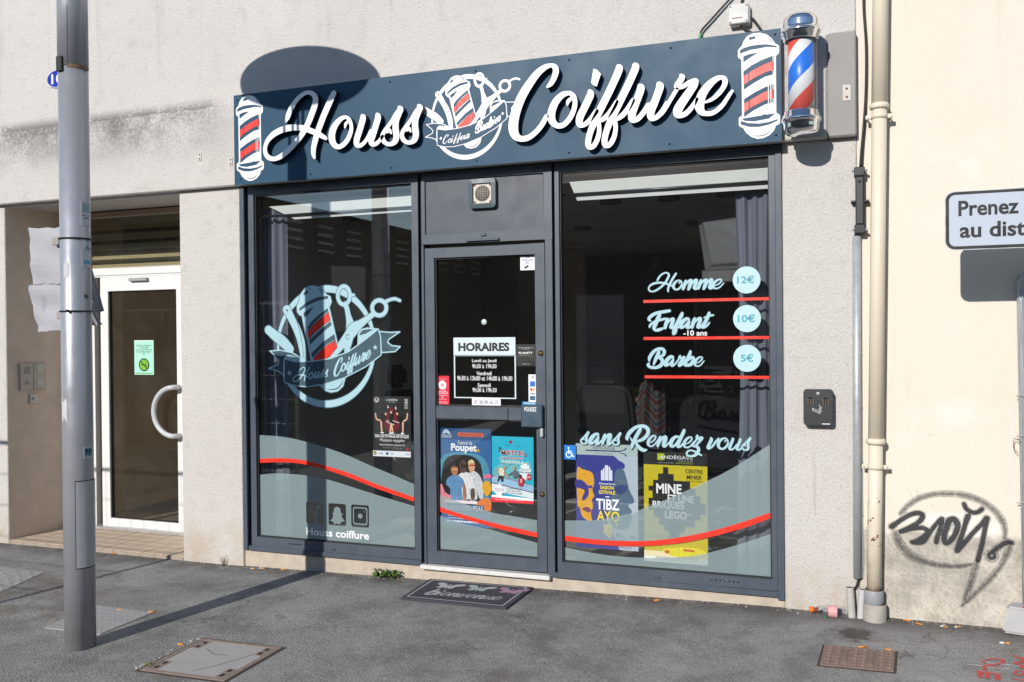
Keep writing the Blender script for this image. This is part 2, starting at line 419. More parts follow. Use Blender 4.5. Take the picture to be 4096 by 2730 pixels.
def m_yellow_wall():
    t = NT('cream_render'); x = t.xyz()
    big = t.noise(1.3, 4., .55); fine = t.noise(130, 3., .6)
    col = t.mix(big, (.69, .625, .525), (.76, .71, .625))
    col = t.mix(t.math('MULTIPLY', t.step(t.noise(2.2, 3.), .55, .75), .5), col, (.83, .80, .74))
    edge = t.math('ADD', x[2], t.math('MULTIPLY', t.math('SUBTRACT', t.noise(3.2, 6., .72), .5), .34))
    cem = t.step(edge, .545, .475)
    ccol = t.mix(t.step(t.noise(4.5, 6., .7), .3, .7), (.34, .315, .275), (.64, .59, .51))
    ccol = t.mix(t.math('MULTIPLY', t.step(t.noise(70, 4., .7), .48, .7), .55), ccol, (.22, .205, .185))
    col = t.mix(cem, col, ccol)
    # flaked lime showing white above the cement, within the tag
    dx = t.math('SUBTRACT', x[0], .53); dz = t.math('SUBTRACT', x[2], .575)
    rr = t.math('ADD', t.math('POWER', t.math('MULTIPLY', dx, 4.2), 2.), t.math('POWER', t.math('MULTIPLY', dz, 15.), 2.))
    wm = t.math('MULTIPLY', t.step(rr, 1.25, .55), t.step(t.noise(34, 4., .7), .38, .52))
    col = t.mix(wm, col, (.80, .78, .72))
    grn = t.math('MULTIPLY', t.step(t.noise(4, 4., .7), .55, .72), cem)
    col = t.mix(t.math('MULTIPLY', grn, .35), col, (.25, .24, .17))
    drip = t.math('MULTIPLY', t.step(t.noise(1., 5., .7, stretch=(11, 11, .5)), .56, .74), t.step(x[2], .4, 1.6)); col = t.mix(t.math('MULTIPLY', drip, .22), col, (.55, .47, .36))
    hair = t.n('TexVoronoi', feature='DISTANCE_TO_EDGE'); hair.inputs['Scale'].default_value = 2.3
    wv = t.n('Mapping'); ad = t.n('VectorMath', operation='ADD'); nz = t.n('TexNoise'); nz.inputs['Scale'].default_value = 5.; t.l(t.pos(), nz.inputs['Vector']); t.l(t.pos(), ad.inputs[0]); t.l(nz.outputs['Color'], ad.inputs[1]); t.l(ad.outputs[0], hair.inputs['Vector'])
    ck = t.math('MULTIPLY', t.step(hair.outputs['Distance'], .006, .002), t.math('MULTIPLY', t.step(t.noise(1.8, 3.), .5, .58), t.step(x[2], 1.35, .9))); col = t.mix(t.math('MULTIPLY', ck, .6), col, (.38, .31, .23))
    spk = t.step(t.noise(48, 3., .6), .70, .74); col = t.mix(t.math('MULTIPLY', spk, .35), col, (.50, .42, .32))
    t.bump(t.math('ADD', t.math('MULTIPLY', fine, -.9), t.math('ADD', t.math('MULTIPLY', t.noise(12, 4.), .5), t.math('MULTIPLY', wm, .6))), .35, .006)
    return t.fin(col, .9, spec=.2)
def m_asphalt():
    t = NT('worn_asphalt'); x = t.xyz()
    big = t.noise(.75, 6., .62); ag = t.noise(120, 4., .75); ag2 = t.voro(85); mid = t.noise(14, 5., .7)
    col = t.mix(t.step(big, .32, .68), (.175, .172, .167), (.30, .296, .289))
    col = t.mix(t.math('MULTIPLY', t.step(mid, .42, .7), .45), col, (.36, .354, .346))
    col = t.mix(t.math('MULTIPLY', t.step(ag, .47, .66), .6), col, (.47, .463, .452))
    col = t.mix(t.math('MULTIPLY', t.step(ag, .45, .34), .85), col, (.07, .069, .067))
    pale = t.step(t.voro(26), .09, .05); col = t.mix(t.math('MULTIPLY', pale, t.step(t.noise(5., 3.), .5, .6)), col, (.46, .45, .43))
    blot = t.noise(3.1, 5., .68); col = t.mix(t.math('MULTIPLY', t.step(blot, .5, .36), .42), col, (.125, .122, .118)); col = t.mix(t.math('MULTIPLY', t.step(blot, .54, .7), .4), col, (.40, .392, .38))
    cr = t.n('TexVoronoi', feature='DISTANCE_TO_EDGE'); cr.inputs['Scale'].default_value = .8; ad = t.n('VectorMath', operation='ADD'); nz = t.n('TexNoise'); nz.inputs['Scale'].default_value = 2.2; nz.inputs['Detail'].default_value = 5.; t.l(t.pos(), nz.inputs['Vector']); t.l(t.pos(), ad.inputs[0]); t.l(nz.outputs['Color'], ad.inputs[1]); t.l(ad.outputs[0], cr.inputs['Vector'])
    crk = t.math('MULTIPLY', t.step(cr.outputs['Distance'], .008, .003), t.step(t.noise(1.3, 2.), .50, .56)); col = t.mix(t.math('MULTIPLY', crk, .4), col, (.05, .048, .045))
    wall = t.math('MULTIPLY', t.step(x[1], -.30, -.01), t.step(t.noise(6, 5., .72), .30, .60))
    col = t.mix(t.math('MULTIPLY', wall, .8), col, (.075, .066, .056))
    dx = t.math('SUBTRACT', x[0], .02); dy = t.math('ADD', x[1], .33)
    rr = t.math('SQRT', t.math('ADD', t.math('POWER', dx, 2.), t.math('POWER', t.math('MULTIPLY', dy, .8), 2.)))
    spill = t.step(t.math('ADD', rr, t.math('MULTIPLY', t.math('SUBTRACT', t.noise(16, 5., .7), .5), .2)), .13, .05)
    col = t.mix(t.math('MULTIPLY', spill, .8), col, (.040, .034, .028))
    brown = t.math('MULTIPLY', t.step(t.noise(1.7, 6., .72), .52, .68), .5)
    col = t.mix(brown, col, (.15, .128, .105))
    lft = t.math('MULTIPLY', t.math('MULTIPLY', t.step(x[0], -3.9, -4.9), t.step(x[1], -.2, -.9)), t.step(t.noise(2.6, 5., .7), .36, .58))
    col = t.mix(t.math('MULTIPLY', lft, .55), col, (.12, .098, .075))
    oil = t.step(t.noise(1.15, 3., .5, dist=.6), .66, .72); col = t.mix(t.math('MULTIPLY', oil, .5), col, (.09, .088, .085))
    h = t.math('ADD', t.math('MULTIPLY', ag2, .8), t.math('MULTIPLY', ag, .9))
    t.bump(h, .6, .007)
    return t.fin(col, .9, spec=.2)
def m_glass(name, tint=(.93, .95, .95), base=.045, boost=.95, rough=0., dust=0.):
    t = NT(name); t.t.nodes.remove(t.b)
    lw = t.n('LayerWeight'); lw.inputs[0].default_value = .5
    fac = t.math('ADD', t.math('MULTIPLY', t.math('POWER', lw.outputs['Facing'], 4.5), boost), base, clamp=True)
    tr = t.n('BsdfTransparent'); tr.inputs[0].default_value = tint+(1,)
    gl = t.n('BsdfGlossy'); gl.inputs['Roughness'].default_value = rough; gl.inputs[0].default_value = (1, 1, 1, 1)
    mx = t.n('MixShader'); t.l(fac, mx.inputs[0]); t.l(tr.outputs[0], mx.inputs[1]); t.l(gl.outputs[0], mx.inputs[2])
    if dust:
        df = t.n('BsdfDiffuse'); df.inputs[0].default_value = (.75, .74, .71, 1)
        sm = t.math('MULTIPLY', t.step(t.noise(2.2, 5., .65, dist=.8), .35, .75), .45); st = t.math('MULTIPLY', t.step(t.noise(1., 4., .6, stretch=(30, 30, 1.5)), .60, .8), .5)
        sp = t.math('MULTIPLY', t.step(t.noise(160, 2., .5), .72, .76), 3.); wipe = t.math('MULTIPLY', t.step(t.noise(1., 4., .7, stretch=(2.5, 2.5, 16), dist=1.5), .62, .76), .5)
        fd = t.math('MULTIPLY', t.math('ADD', t.math('ADD', sm, st), t.math('ADD', t.math('ADD', sp, wipe), .18)), dust, clamp=True)
        m2 = t.n('MixShader'); t.l(fd, m2.inputs[0]); t.l(mx.outputs[0], m2.inputs[1]); t.l(df.outputs[0], m2.inputs[2]); mx = m2
    t.l(mx.outputs[0], t.out.inputs[0]); return t.m
def m_frost(name, col, a, rough=.45):
    t = NT(name)
    c = t.mix(t.noise(300, 2.), tuple(q*.93 for q in col), tuple(q*1.05 for q in col))
    t.set(t.b.inputs['Alpha'], a); return t.fin(c, rough)
WALL = m_render_wall(); BEAM = m_grey_beam(); CREAM = m_yellow_wall(); ASPH = m_asphalt()
GLASS = m_glass('window_glass', (.93, .945, .94), .085, dust=.0035); CLEAR = m_glass('clear_acrylic', (.97, .98, .98), .04, .6)
FROST = m_frost('frosted_film', (.335, .445, .465), .53)
def m_paintframe():
    t = NT('anthracite_lacquer'); x = t.xyz()
    col = t.mix(t.noise(2.5, 4.), (.055, .071, .096), (.076, .094, .122))
    chips = t.math('MULTIPLY', t.step(t.noise(55, 4., .7), .70, .74), t.step(x[2], .75, .15))
    col = t.mix(chips, col, (.55, .54, .52))
    dust = t.step(t.noise(1., 4., .6, stretch=(9, 9, 1.2)), .5, .8)
    col = t.mix(t.math('MULTIPLY', dust, .25), col, (.16, .165, .17))
    t.bump(t.noise(140, 2.), .08, .002)
    return t.fin(col, t.step(t.noise(8, 3.), .3, .7, .36, .52))
FRAME = m_paintframe()
BLACK = mat('black_rubber', (.012, .012, .013), .6); DARK = mat('dark_shadow_gap', (.006, .006, .007), .9)
WHITEPVC = mat('white_lacquer', (.76, .76, .75), .35, var=.04); WHITE = mat('white_vinyl', (.80, .81, .83), .4, var=.02)
PALE = mat('pale_blue_vinyl', (.36, .56, .62), .42, var=.04); RED = mat('red_vinyl', (.80, .030, .012), .4, var=.06)
TEAL = mat('dark_teal_vinyl', (.042, .085, .110), .4, var=.06); PRICE = mat('turquoise_print', (.06, .36, .47), .45, var=.03)
CHROME = mat('polished_chrome', (.80, .80, .81), .10, 1., var=.03); STEEL = mat('galvanised_steel', (.44, .47, .49), .5, .35, var=.22, vscale=22)
GREYPLASTIC = mat('grey_plastic', (.33, .34, .35), .5); LETTERSIDE = mat('black_letter_side', (.010, .010, .014), .28)
BRASS = mat('brass', (.45, .30, .12), .35, 1.)
PLINTH = mat('rough_concrete_sill', (.50, .43, .355), .92, var=.28, vscale=14, bump=.6, bscale=90, spec=.2)
CONC = mat('cast_concrete', (.43, .43, .425), .9, var=.15, vscale=11, bump=.35, bscale=55, spec=.2)

# ------------------------------------------------------------------ ground
def ground():
    xs = sorted(set([-400, -120, -40, -20, -12]+list(np.arange(-9, 4.01, .25))+[6, 9, 14, 30, 90, 400]))
    ys = [-3.0]+list(np.arange(-2.75, 1.01, .25))
    vs = [(x, y, gz(x, y)) for y in ys for x in xs]; n = len(xs)
    fs = [(j*n+i, j*n+i+1, (j+1)*n+i+1, (j+1)*n+i) for j in range(len(ys)-1) for i in range(n-1)]
    mb = MB().add(vs, fs)
    o = mb.build('pavement', ASPH); tag(o, 'worn grey asphalt pavement in front of the shop', kind='structure')
    KERB = mat('granite_kerb', (.34, .335, .33), .85, var=.2, vscale=30, bump=.3)
    mb = MB()
    pts = [x for x in xs if -40 <= x <= 30]
    for a, b in zip(pts[:-1], pts[1:]):
        mb.add([(a,-3.0,gz(a,-3)+.003),(b,-3.0,gz(b,-3)+.003),(b,-3.15,gz(b,-3)-.002),(a,-3.15,gz(a,-3)-.002),(b,-3.15,gz(b,-3)-.14),(a,-3.15,gz(a,-3)-.14)], [(0,1,2,3),(3,2,4,5)])
    tag(mb.build('kerb', KERB), 'granite kerb along the street', kind='structure')
    ROAD = mat('road_asphalt', (.11, .11, .112), .9, var=.2, vscale=40, bump=.5, bscale=180)
    mb = MB().add([(-400,-3.15,-.2),(400,-3.15,-.13),(400,-400,-.13),(-400,-400,-.2)], [(0,1,2,3)])
    tag(mb.build('road', ROAD), 'dark asphalt street', kind='structure')
    mb = MB().add([(-400,1.0,-.02),(400,1.0,.04),(400,400,.04),(-400,400,-.02)], [(0,1,2,3)])
    tag(mb.build('ground', mat('earth', (.2, .18, .15), .95)), 'ground behind the houses', kind='structure')
ground()

# ------------------------------------------------------------------ the building with the shop
bld = thing('apartment_building', 'pale roughcast building with a barber shop and a recessed entrance', 'building', (-3.2, 3.0, 0))
XR = .045
DEPTH = 6.6
INNER = mat('hall_paint', (.74, .66, .52), .75)
def bpart(name, x0, x1, y0, y1, z0, z1, m_=None, bevel=.006): return box(name, x0, x1, y0, y1, z0, z1, m_ or WALL, bld, bevel)
bpart('upper_wall', -11, XR, .0, .32, 3.292, 7.2)
mb = MB().box(-11, -.107, -.05, .32, 2.712, 3.292).build('lintel_beam', WALL, bld, .008)
mb = MB().box(-.107, XR, -.052, .32, 2.712, 3.292).build('lintel_beam', BEAM, bld, .008)
bpart('pillar', -11, -6.381, 0, .32, -.12, 2.712)
bpart('pillar', -4.634, -4.096, 0, .32, -.12, 2.712)
bpart('pillar', -.355, XR, 0, .32, -.12, 2.712)
box('plinth', -4.096, -.355, .012, .32, -.12, .098, PLINTH, bld, .006)
# recess
SOF = mat('soffit_paint', (.60, .57, .53), .8); TAN = mat('recess_render', (.66, .54, .44), .9, var=.2, vscale=7, bump=.5, bscale=110, spec=.2)
box('recess_wall', -6.62, -6.381, .32, .95, -.12, 2.76, TAN, bld)
mb = MB(); mb.add([(-6.3795,.004,-.1),(-6.3795,.62,-.1),(-6.3795,.62,2.711),(-6.3795,.004,2.711)], [(0,1,2,3)]); mb.build('recess_lining', TAN, bld)
box('recess_wall', -4.634, -4.40, .32, .95, -.12, 2.76, TAN, bld)
box('soffit', -6.381, -4.634, .32, .95, 2.716, 2.76, SOF, bld, 0)
box('drip_edge', -6.381, -4.634, .02, .035, 2.695, 2.714, WHITEPVC, bld, .002)
TILEM = mat('entrance_tile', (.50, .40, .30), .7, var=.12, vscale=30, bump=.15)
mb = MB().box(-6.381, -4.634, .0, .95, -.12, .001); mb.build('entrance_floor', mat('mortar', (.36, .30, .24), .9), bld)
for i in range(9):
    for j in range(5):
        x0 = -6.378+i*.194; y0 = .004+j*.12
        MB().box(x0+.003, x0+.191, y0+.002, y0+.117, .0, .0075).build('tile', TILEM, bld, .002)
# roof, back and side walls that close the volume
bpart('rear_wall', -11, XR, DEPTH, DEPTH+.25, -.12, 7.2); bpart('side_wall', -11.25, -11, 0, DEPTH+.25, -.12, 7.2); bpart('side_wall', XR-.2, XR, .32, DEPTH, -.12, 7.2)
box('roof', -11.4, XR+.1, -.25, DEPTH+.4, 7.2, 7.4, CONC, bld)
# anchor plates left where older fittings were removed
for u, v in ((799, 628), (923, 648), (3387, 372)):
    X, Z = FP(u, v, -.053); w = .025 if u < 3000 else .038
    ap = box('anchor_patch', X-w*.55, X+w*.55, -.055, -.0515, Z-w*1.15, Z+w*1.15, mat('anchor_filler', (.60, .57, .53), .9), bld, .001)
    for s in (-1, 1): MB().lathe([(.0005, -.0575), (.006, -.0572), (.006, -.054)], X, Z+s*w*.6, 10, axis='y').build('anchor_hole', mat('rusty_iron', (.12, .06, .035), .8), ap)
# entrance door
ED = MB(); yf, yb = .60, .66
ed = thing('entrance_door_set', '', '', (-5.6, .62, 0)); ed.parent = bld; ed.location = Vector((-5.6, .62, 0))-bld.location
ed.name = 'entrance_door'
L_, R_ = -6.377, -4.636
MB().ring(L_, R_, .012, 2.166, L_+.30, -5.10, .02, 2.153, yf+.01, yb).build('door_frame', WHITEPVC, ed, .003)
MB().ring(L_, R_, 2.224, 2.712, L_+.05, R_-.05, 2.23, 2.66, yf+.01, yb).build('transom_frame', WHITEPVC, ed, .003)
box('transom_bar', L_, R_, yf, yb-.005, 2.1665, 2.2235, WHITEPVC, ed)
box('head_strip', L_, R_, yf-.02, yf+.008, 2.662, 2.705, mat('bronze_strip', (.42, .30, .21), .5), ed)
MB().box(L_+.05, R_-.05, yf+.03, yf+.036, 2.23, 2.66).build('transom_glass', m_glass('hall_glass', (.86, .84, .76), .05, dust=.03), ed)
box('shutter_box', L_+.05, R_-.05, yf+.125, yf+.15, 2.20, 2.68, mat('shutter_beige', (.55, .51, .42), .6), ed, 0)
for z in (2.55, 2.46, 2.375, 2.30): box('louvre_blade', L_+.06, R_-.06, yf+.09, yf+.12, z-.012, z+.012, mat('dark_louvre', (.03, .03, .028), .6), ed, 0)
lx0, lx1 = -5.995, -5.105
MB().ring(lx0, lx1, .03, 2.15, lx0+.085, lx1-.085, .10, 2.03, yf-.005, yb-.01).build('door_leaf', WHITEPVC, ed, .003)
MB().box(lx0+.085, lx1-.085, yf+.025, yf+.033, .10, 2.03).build('door_glass', m_glass('door_glass_tint', (.86, .83, .76), .055, dust=.03), ed)
mb = MB(); mb.ring(lx0+.079, lx1-.079, .094, 2.036, lx0+.09, lx1-.09, .105, 2.025, yf+.01, yf+.04); mb.build('glazing_seal', BLACK, ed)
MB().box(-5.66, -5.47, yf-.035, yf-.006, 2.107, 2.135).build('door_closer', GREYPLASTIC, ed, .004)
hx = -5.17
arc = [(hx+.005, yf-.004, 1.225), (hx, yf-.06, 1.225)]+[(hx-.20*math.sin(a), yf-.075, 1.025+.20*math.cos(a)) for a in np.linspace(.05, math.pi-.05, 18)]+[(hx, yf-.06, .825), (hx+.005, yf-.004, .825)]
MB().tube(arc, .021, 12).build('pull_handle', mat('grey_nylon', (.50, .52, .55), .35), ed)
box('threshold', L_, R_, yf-.05, yb, .008, .03, mat('alu_threshold', (.6, .6, .59), .4, .6), ed)
# hall behind the door
hall = MB(); hall.add([(L_,2.4,0),(R_,2.4,0),(R_,2.4,2.7),(L_,2.4,2.7)], [(0,1,2,3)]); hall.add([(L_,yb,0),(L_,2.4,0),(L_,2.4,2.7),(L_,yb,2.7)], [(0,1,2,3)])
hall.add([(R_,yb,0),(R_,2.4,0),(R_,2.4,2.7),(R_,yb,2.7)], [(3,2,1,0)]); hall.add([(L_,yb,2.69),(R_,yb,2.69),(R_,2.4,2.69),(L_,2.4,2.69)], [(0,1,2,3)])
hall.build('hall_wall', INNER, bld)
MB().add([(L_,yb,.006),(R_,yb,.006),(R_,2.4,.006),(L_,2.4,.006)], [(0,1,2,3)]).build('hall_floor', mat('hall_tiles', (.52, .48, .42), .4), bld)
MB().box(-5.86, -5.83, 2.30, 2.39, .0, 2.3).build('hall_cupboard_edge', mat('hall_dark', (.06, .05, .04), .6), bld)
# notice on the door glass
def poster(name, label, cat, box4, Y, base, items, rough=.45, group=None, thick=.0006, lean=0.):
    """paper with printed shapes; unit coords u right, v down; items (kind, colour, data...)"""
    x0, z0, x1, z1 = box4
    T = thing(name, label, cat, ((x0+x1)/2, Y, min(z0, z1)), group)
    pm = lambda c, ph=False: mat(('photo_%d_%d_%d' if ph else 'print_%d_%d_%d') % c, srgb(*c)[:3], rough, var=.42 if ph else .03, vscale=55. if ph else 6.)
    def U(u, v): return (x0+u*(x1-x0)+lean*v, z1+v*(z0-z1))
    MB().prism([U(0,1), U(1,1), U(1,0), U(0,0)], Y, Y+thick).build('paper', pm(base), T)
    lay = 0; H = abs(z1-z0); Wd = abs(x1-x0)
    lift = lambda y: (lambda p: (p[0], y, p[1]))
    for it in items:
        lay += 1; y = Y-.00035*lay-.0004; k, c = it[0], it[1]; mb = MB()
        if k == 'rect':
            q = it[2]; mb.add([(a, y, b) for a, b in (U(q[0],q[3]), U(q[2],q[3]), U(q[2],q[1]), U(q[0],q[1]))], [(0,1,2,3)])
        elif k == 'poly':
            mb.add([(a, y, b) for a, b in (U(*p) for p in it[2])], [tuple(range(len(it[2])))]) if len(it[2]) < 5 else art_into(mb, [('+','p',[U(*p) for p in it[2]])], y, min(H, Wd)/90)
        elif k == 'curve': art_into(mb, [('+','c',[U(*p) for p in it[2]])], y, min(H, Wd)/90)
        elif k == 'stroke': art_into(mb, [('+','s',[U(a, b)+(r*Wd,) for a, b, r in s]) for s in it[2]], y, min(H, Wd)/110)
        elif k == 'text':
            q = it[3]; a, b = U(q[0], q[3]), U(q[2], q[1]); text_into(mb, it[2], a[0], b[0], a[1], b[1], y, 0, it[4] if len(it) > 4 else 0., it[5] if len(it) > 5 else 0.)
        if mb.v: flatobj('lettering' if k == 'text' else 'print', mb, pm(c, k == 'curve'), T)
    return T
# ------------------------------------------------------------------ shop front
sf = thing('storefront', 'dark anthracite glazed shop front with a door between two tall display windows', 'shop front', (-2.22, .03, .1))
gY = .034; VY = gY-.0016
ZT = 2.704
box('frame_post', -4.094, -4.057, -.006, .10, .10, ZT, FRAME, sf)
box('frame_post', -.403+.008, -.3565, -.006, .10, .085, ZT, FRAME, sf)
box('frame_groove', -4.057, -4.028, .03, .10, .134, ZT, DARK, sf, 0)
box('frame_groove', -2.676, -2.652, .03, .10, .10, ZT, DARK, sf, 0)
box('frame_groove', -1.741, -1.726, .03, .10, .10, ZT, DARK, sf, 0)
def window(x0, x1, a0, a1):
    w = thing('display_window', '', '', ((x0+x1)/2, .05, .134)); w.parent = sf; w.location = Vector(w.location)-sf.location
    MB().ring(x0, x1, .134, ZT, a0, a1, .200, 2.645, .004, .075).build('sash', FRAME, w, .0025)
    MB().ring(a0-.001, a1+.001, .199, 2.646, a0+.008, a1-.008, .208, 2.637, .018, .06).build('glazing_seal', BLACK, w)
    MB().box(a0, a1, gY, gY+.008, .2, 2.645).build('pane', GLASS, w)
    MB().box(x0-.02, x1+.004, -.010, .09, .100, .1335).build('sill', FRAME, w, .004)
    return w
wl = window(-4.028, -2.676, -3.981, -2.722); wr = window(-1.726, -.3955, -1.695, -.4275)
wl['label'] = 'left display window with round logo sticker'; wr['label'] = 'right display window with the price list'
for w, a, b in ((wl, -3.72, -3.60), (wr, -.78, -.60)):   # drain slots under the glass
    for k in range(7): MB().box(a+(b-a)*k/7+.003, a+(b-a)*k/7+.012, .0005, .0045, .166, .172).build('drain_slot', DARK, w)
for w, a in ((wl, -3.36), (wr, -1.10)): MB().box(a-.02, a+.02, -.004, .006, .150, .164).build('drain_cap', FRAME, w, .002)
# door bay
box('door_jamb', -2.652, -2.634, -.002, .09, .10, 2.228, FRAME, sf); box('door_mullion', -1.790, -1.741, -.002, .09, .10, 2.228, FRAME, sf)
dr = thing('shop_door', '', '', (-2.21, .03, .12)); dr.parent = sf; dr.location = Vector(dr.location)-sf.location
MB().ring(-2.652, -1.741, 2.2295, ZT, -2.622, -1.795, 2.298, 2.647, .0, .08).build('transom_frame', FRAME, sf, .003)
box('transom_panel', -2.624, -1.793, .012, .06, 2.296, 2.649, mat('transom_panel_paint', (.058, .070, .090), .5, var=.12, vscale=3), sf, 0)
mb = MB().ring(-2.630, -1.794, .124, 2.2055, -2.560, -1.856, .205, 2.137, .002, .06); mb.build('leaf_frame', FRAME, dr, .003)
box('mid_rail', -2.560, -1.856, .004, .055, 1.080, 1.164, FRAME, dr, .003)
box('letter_flap', -2.335, -2.048, -.006, .0035, 1.082, 1.16, FRAME, dr, .003)
for z0, z1 in ((.205, 1.080), (1.164, 2.137)):
    MB().ring(-2.561, -1.855, z0-.001, z1+.001, -2.552, -1.864, z0+.008, z1-.008, .016, .05).build('glazing_seal', BLACK, dr)
    MB().box(-2.560, -1.856, gY, gY+.008, z0, z1).build('pane', GLASS, dr)
sillm = MB().box(-2.672, -1.770, -.03, .06, .084, .112); sillm.build('door_sill', mat('chipped_white_paint', (.66, .65, .62), .6, var=.25, vscale=40), sf, .004)
for z in (1.51, .62):
    X = -1.823; lk = MB().lathe([(.0004, -.012), (.010, -.012), (.011, -.006), (.017, -.004), (.018, .004)], X, z, 18, axis='y').build('lock_cylinder', BRASS, dr)
    MB().box(X-.0015, X+.0015, -.0125, -.011, z-.006, z+.006).build('keyway', DARK, lk)
# push plate and keeper
X0, Z0 = VP('D2', 757, 190, -.03); X1, Z1 = VP('D2', 912, 33, -.03)
pp = box('push_plate', X0, X1-.008, -.034, -.004, Z0, Z1-.004, mat('push_plate_paint', (.045, .08, .115), .4), dr, .006)
text('lettering', 'POUSSEZ', X0+.025, X1-.045, Z1-.045, Z1-.018, -.0348, WHITE, pp, .02)
box('keeper', X1-.028, X1-.008, -.022, .002, Z0-.06, Z0-.005, STEEL, dr, .003)
# extractor grille
fx, fz = -2.206, 2.540
fn = thing('extractor_grille', '', '', (fx, 0, fz-.096)); fn.parent = sf; fn.location = Vector(fn.location)-sf.location
mb = MB(); o_ = rrect(fx-.097, fz-.097, fx+.097, fz+.097, .025)
n = len(o_); i_ = rrect(fx-.065, fz-.065, fx+.065, fz+.065, .008)
mb.add([(a, .010, b) for a, b in o_]+[(a*.97+fx*.03, -.022, b*.97+fz*.03) for a, b in o_]+[(a, -.026, b) for a, b in i_]+[(a, -.010, b) for a, b in i_],
    [(k, (k+1)%n, (k+1)%n+n, k+n) for k in range(n)]+[(k+n, (k+1)%n+n, (k+1)%n+2*n, k+2*n) for k in range(n)]+[(k+2*n, (k+1)%n+2*n, (k+1)%n+3*n, k+3*n) for k in range(n)])
mb.build('housing', mat('teal_plastic', (.055, .09, .105), .45), fn, 0)
mb = MB(); art_into(mb, [('+','p',rect(fx-.064, fz-.064, fx+.064, fz+.064)), ('-','c',circ(fx, fz, .052))], -.012, .003); flatobj('face_plate', mb, mat('dirty_cream_plastic', (.62, .57, .50), .6, var=.3, vscale=40), fn)
MB().lathe([(.0004, .008), (.053, .008)], fx, fz, 24, axis='y').build('duct', DARK, fn)
mb = MB()
for k in range(-4, 5):
    h = math.sqrt(max(.0, .052**2-(k*.0115)**2))
    mb.tube([(fx+k*.0115, -.011, fz-h), (fx+k*.0115, -.011, fz+h)], .0017, 6); mb.tube([(fx-h, -.0095, fz+k*.0115), (fx+h, -.0095, fz+k*.0115)], .0017, 6)
mb.build('wire_grid', mat('dirty_wire', (.50, .45, .39), .6, var=.3), fn)
for a, b in ((-1,-1),(1,-1),(-1,1),(1,1)): MB().lathe([(.0003,-.0175),(.006,-.016),(.007,-.012)], fx+a*.054, fz+b*.054, 12, axis='y').build('screw', mat('rusty_screw', (.22, .09, .05), .7), fn)
box('vent_hood', -2.325, -2.095, -.016, .001, 2.236, 2.252, FRAME, sf, .003); box('vent_knob', -2.225, -2.187, -.010, .001, 2.2675, 2.285, FRAME, sf, .003)

# ---- script lettering: centre lines with widths, traced once and reused
def tr(v, strokes, Y): return [('+', 's', SK(v, s, Y)) for s in strokes]
SY = -.11            # sign panel face
LY = SY-.045         # face of the raised letters
GL = {}
H_ = [[(470,680,22),(510,590,48),(570,440,48),(660,300,42),(770,190,38),(880,142,34),(970,170,42),(1022,250,52),(1010,380,56),(960,520,58),(900,680,56),(830,820,54),(760,930,52),(660,1060,50),(540,1190,50),(400,1310,46),(260,1368,38),(150,1335,42),(98,1250,40),(95,1150,38),(140,1030,44),(240,920,52),(380,840,54),(540,795,54),(700,790,50),(830,808,48),(940,850,46),(1060,900,44),(1160,955,40),(1215,990,30)],
      [(1360,160,50),(1310,260,58),(1240,420,58),(1170,580,58),(1110,740,58),(1060,880,56),(1020,1020,55),(990,1150,50),(985,1270,42),(1005,1350,22)]]
O_ = [[(470,500,34),(400,515,44),(300,590,60),(200,730,75),(155,880,80),(160,1020,75),(220,1130,58),(310,1168,50),(420,1110,54),(520,980,55),(580,820,50),(588,690,42),(560,590,42),(520,530,38),(470,500,34)], [(530,590,30),(465,650,35),(450,735,20)]]
U_ = [[(835,478,45),(850,525,70),(810,680,72),(760,840,72),(715,980,72),(705,1090,64),(745,1140,46),(810,1130,45),(890,1060,42),(960,960,45),(1030,820,48)], [(1170,448,45),(1188,510,72),(1140,680,72),(1090,840,74),(1045,980,72),(1035,1070,60),(1075,1115,45),(1140,1100,45),(1210,1040,42),(1290,930,36)]]
S_ = [[(1660,285,40),(1690,340,70),(1610,430,66),(1510,570,46),(1420,700,46),(1330,820,48),(1285,920,48),(1310,1030,50),(1390,1100,42),(1480,1105,46),(1570,1040,66),(1600,920,72),(1580,760,74),(1590,600,70),(1640,450,72),(1700,345,55)], [(1400,810,50),(1450,800,38),(1485,870,16)]]
sh = lambda st, dx, dy: [[(x+dx, y+dy, r) for x, y, r in s] for s in st]
C_ = [[(665,462,20),(720,410,40),(770,320,45),(797,220,48),(780,150,40),(720,128,30),(620,160,45),(500,260,58),(380,420,66),(270,600,72),(190,790,75),(140,970,78),(130,1120,78),(165,1230,62),(250,1278,44),(360,1262,44),(470,1185,42),(570,1070,42),(650,930,40)]]
O2 = [[(1000,560,32),(900,590,48),(800,690,58),(740,820,62),(725,940,62),(760,1030,50),(840,1078,40),(930,1050,42),(1020,950,42),(1080,820,40),(1098,700,38),(1075,610,36),(1020,562,32)], [(1045,640,26),(990,690,30),(978,745,15)]]
I_ = [[(1325,530,28),(1338,585,58),(1285,710,60),(1225,830,60),(1175,940,60),(1165,1030,52),(1200,1070,36),(1270,1040,38),(1350,960,40),(1430,850,42)]]
DOT = [(1385,180),(1440,192),(1503,262),(1437,460),(1390,440),(1350,400)]
F_ = [[(680,188,40),(690,232,60),(620,400,60),(540,570,60),(460,730,60),(390,870,60),(330,990,60),(290,1080,55),(250,1180,50),(215,1300,48),(205,1400,46),(230,1452,36),(290,1430,40),(345,1340,40),(375,1230,36),(378,1120,34),(350,1030,40)], [(390,1035,22),(440,1010,38),(520,940,42),(600,830,42),(650,740,36)]]
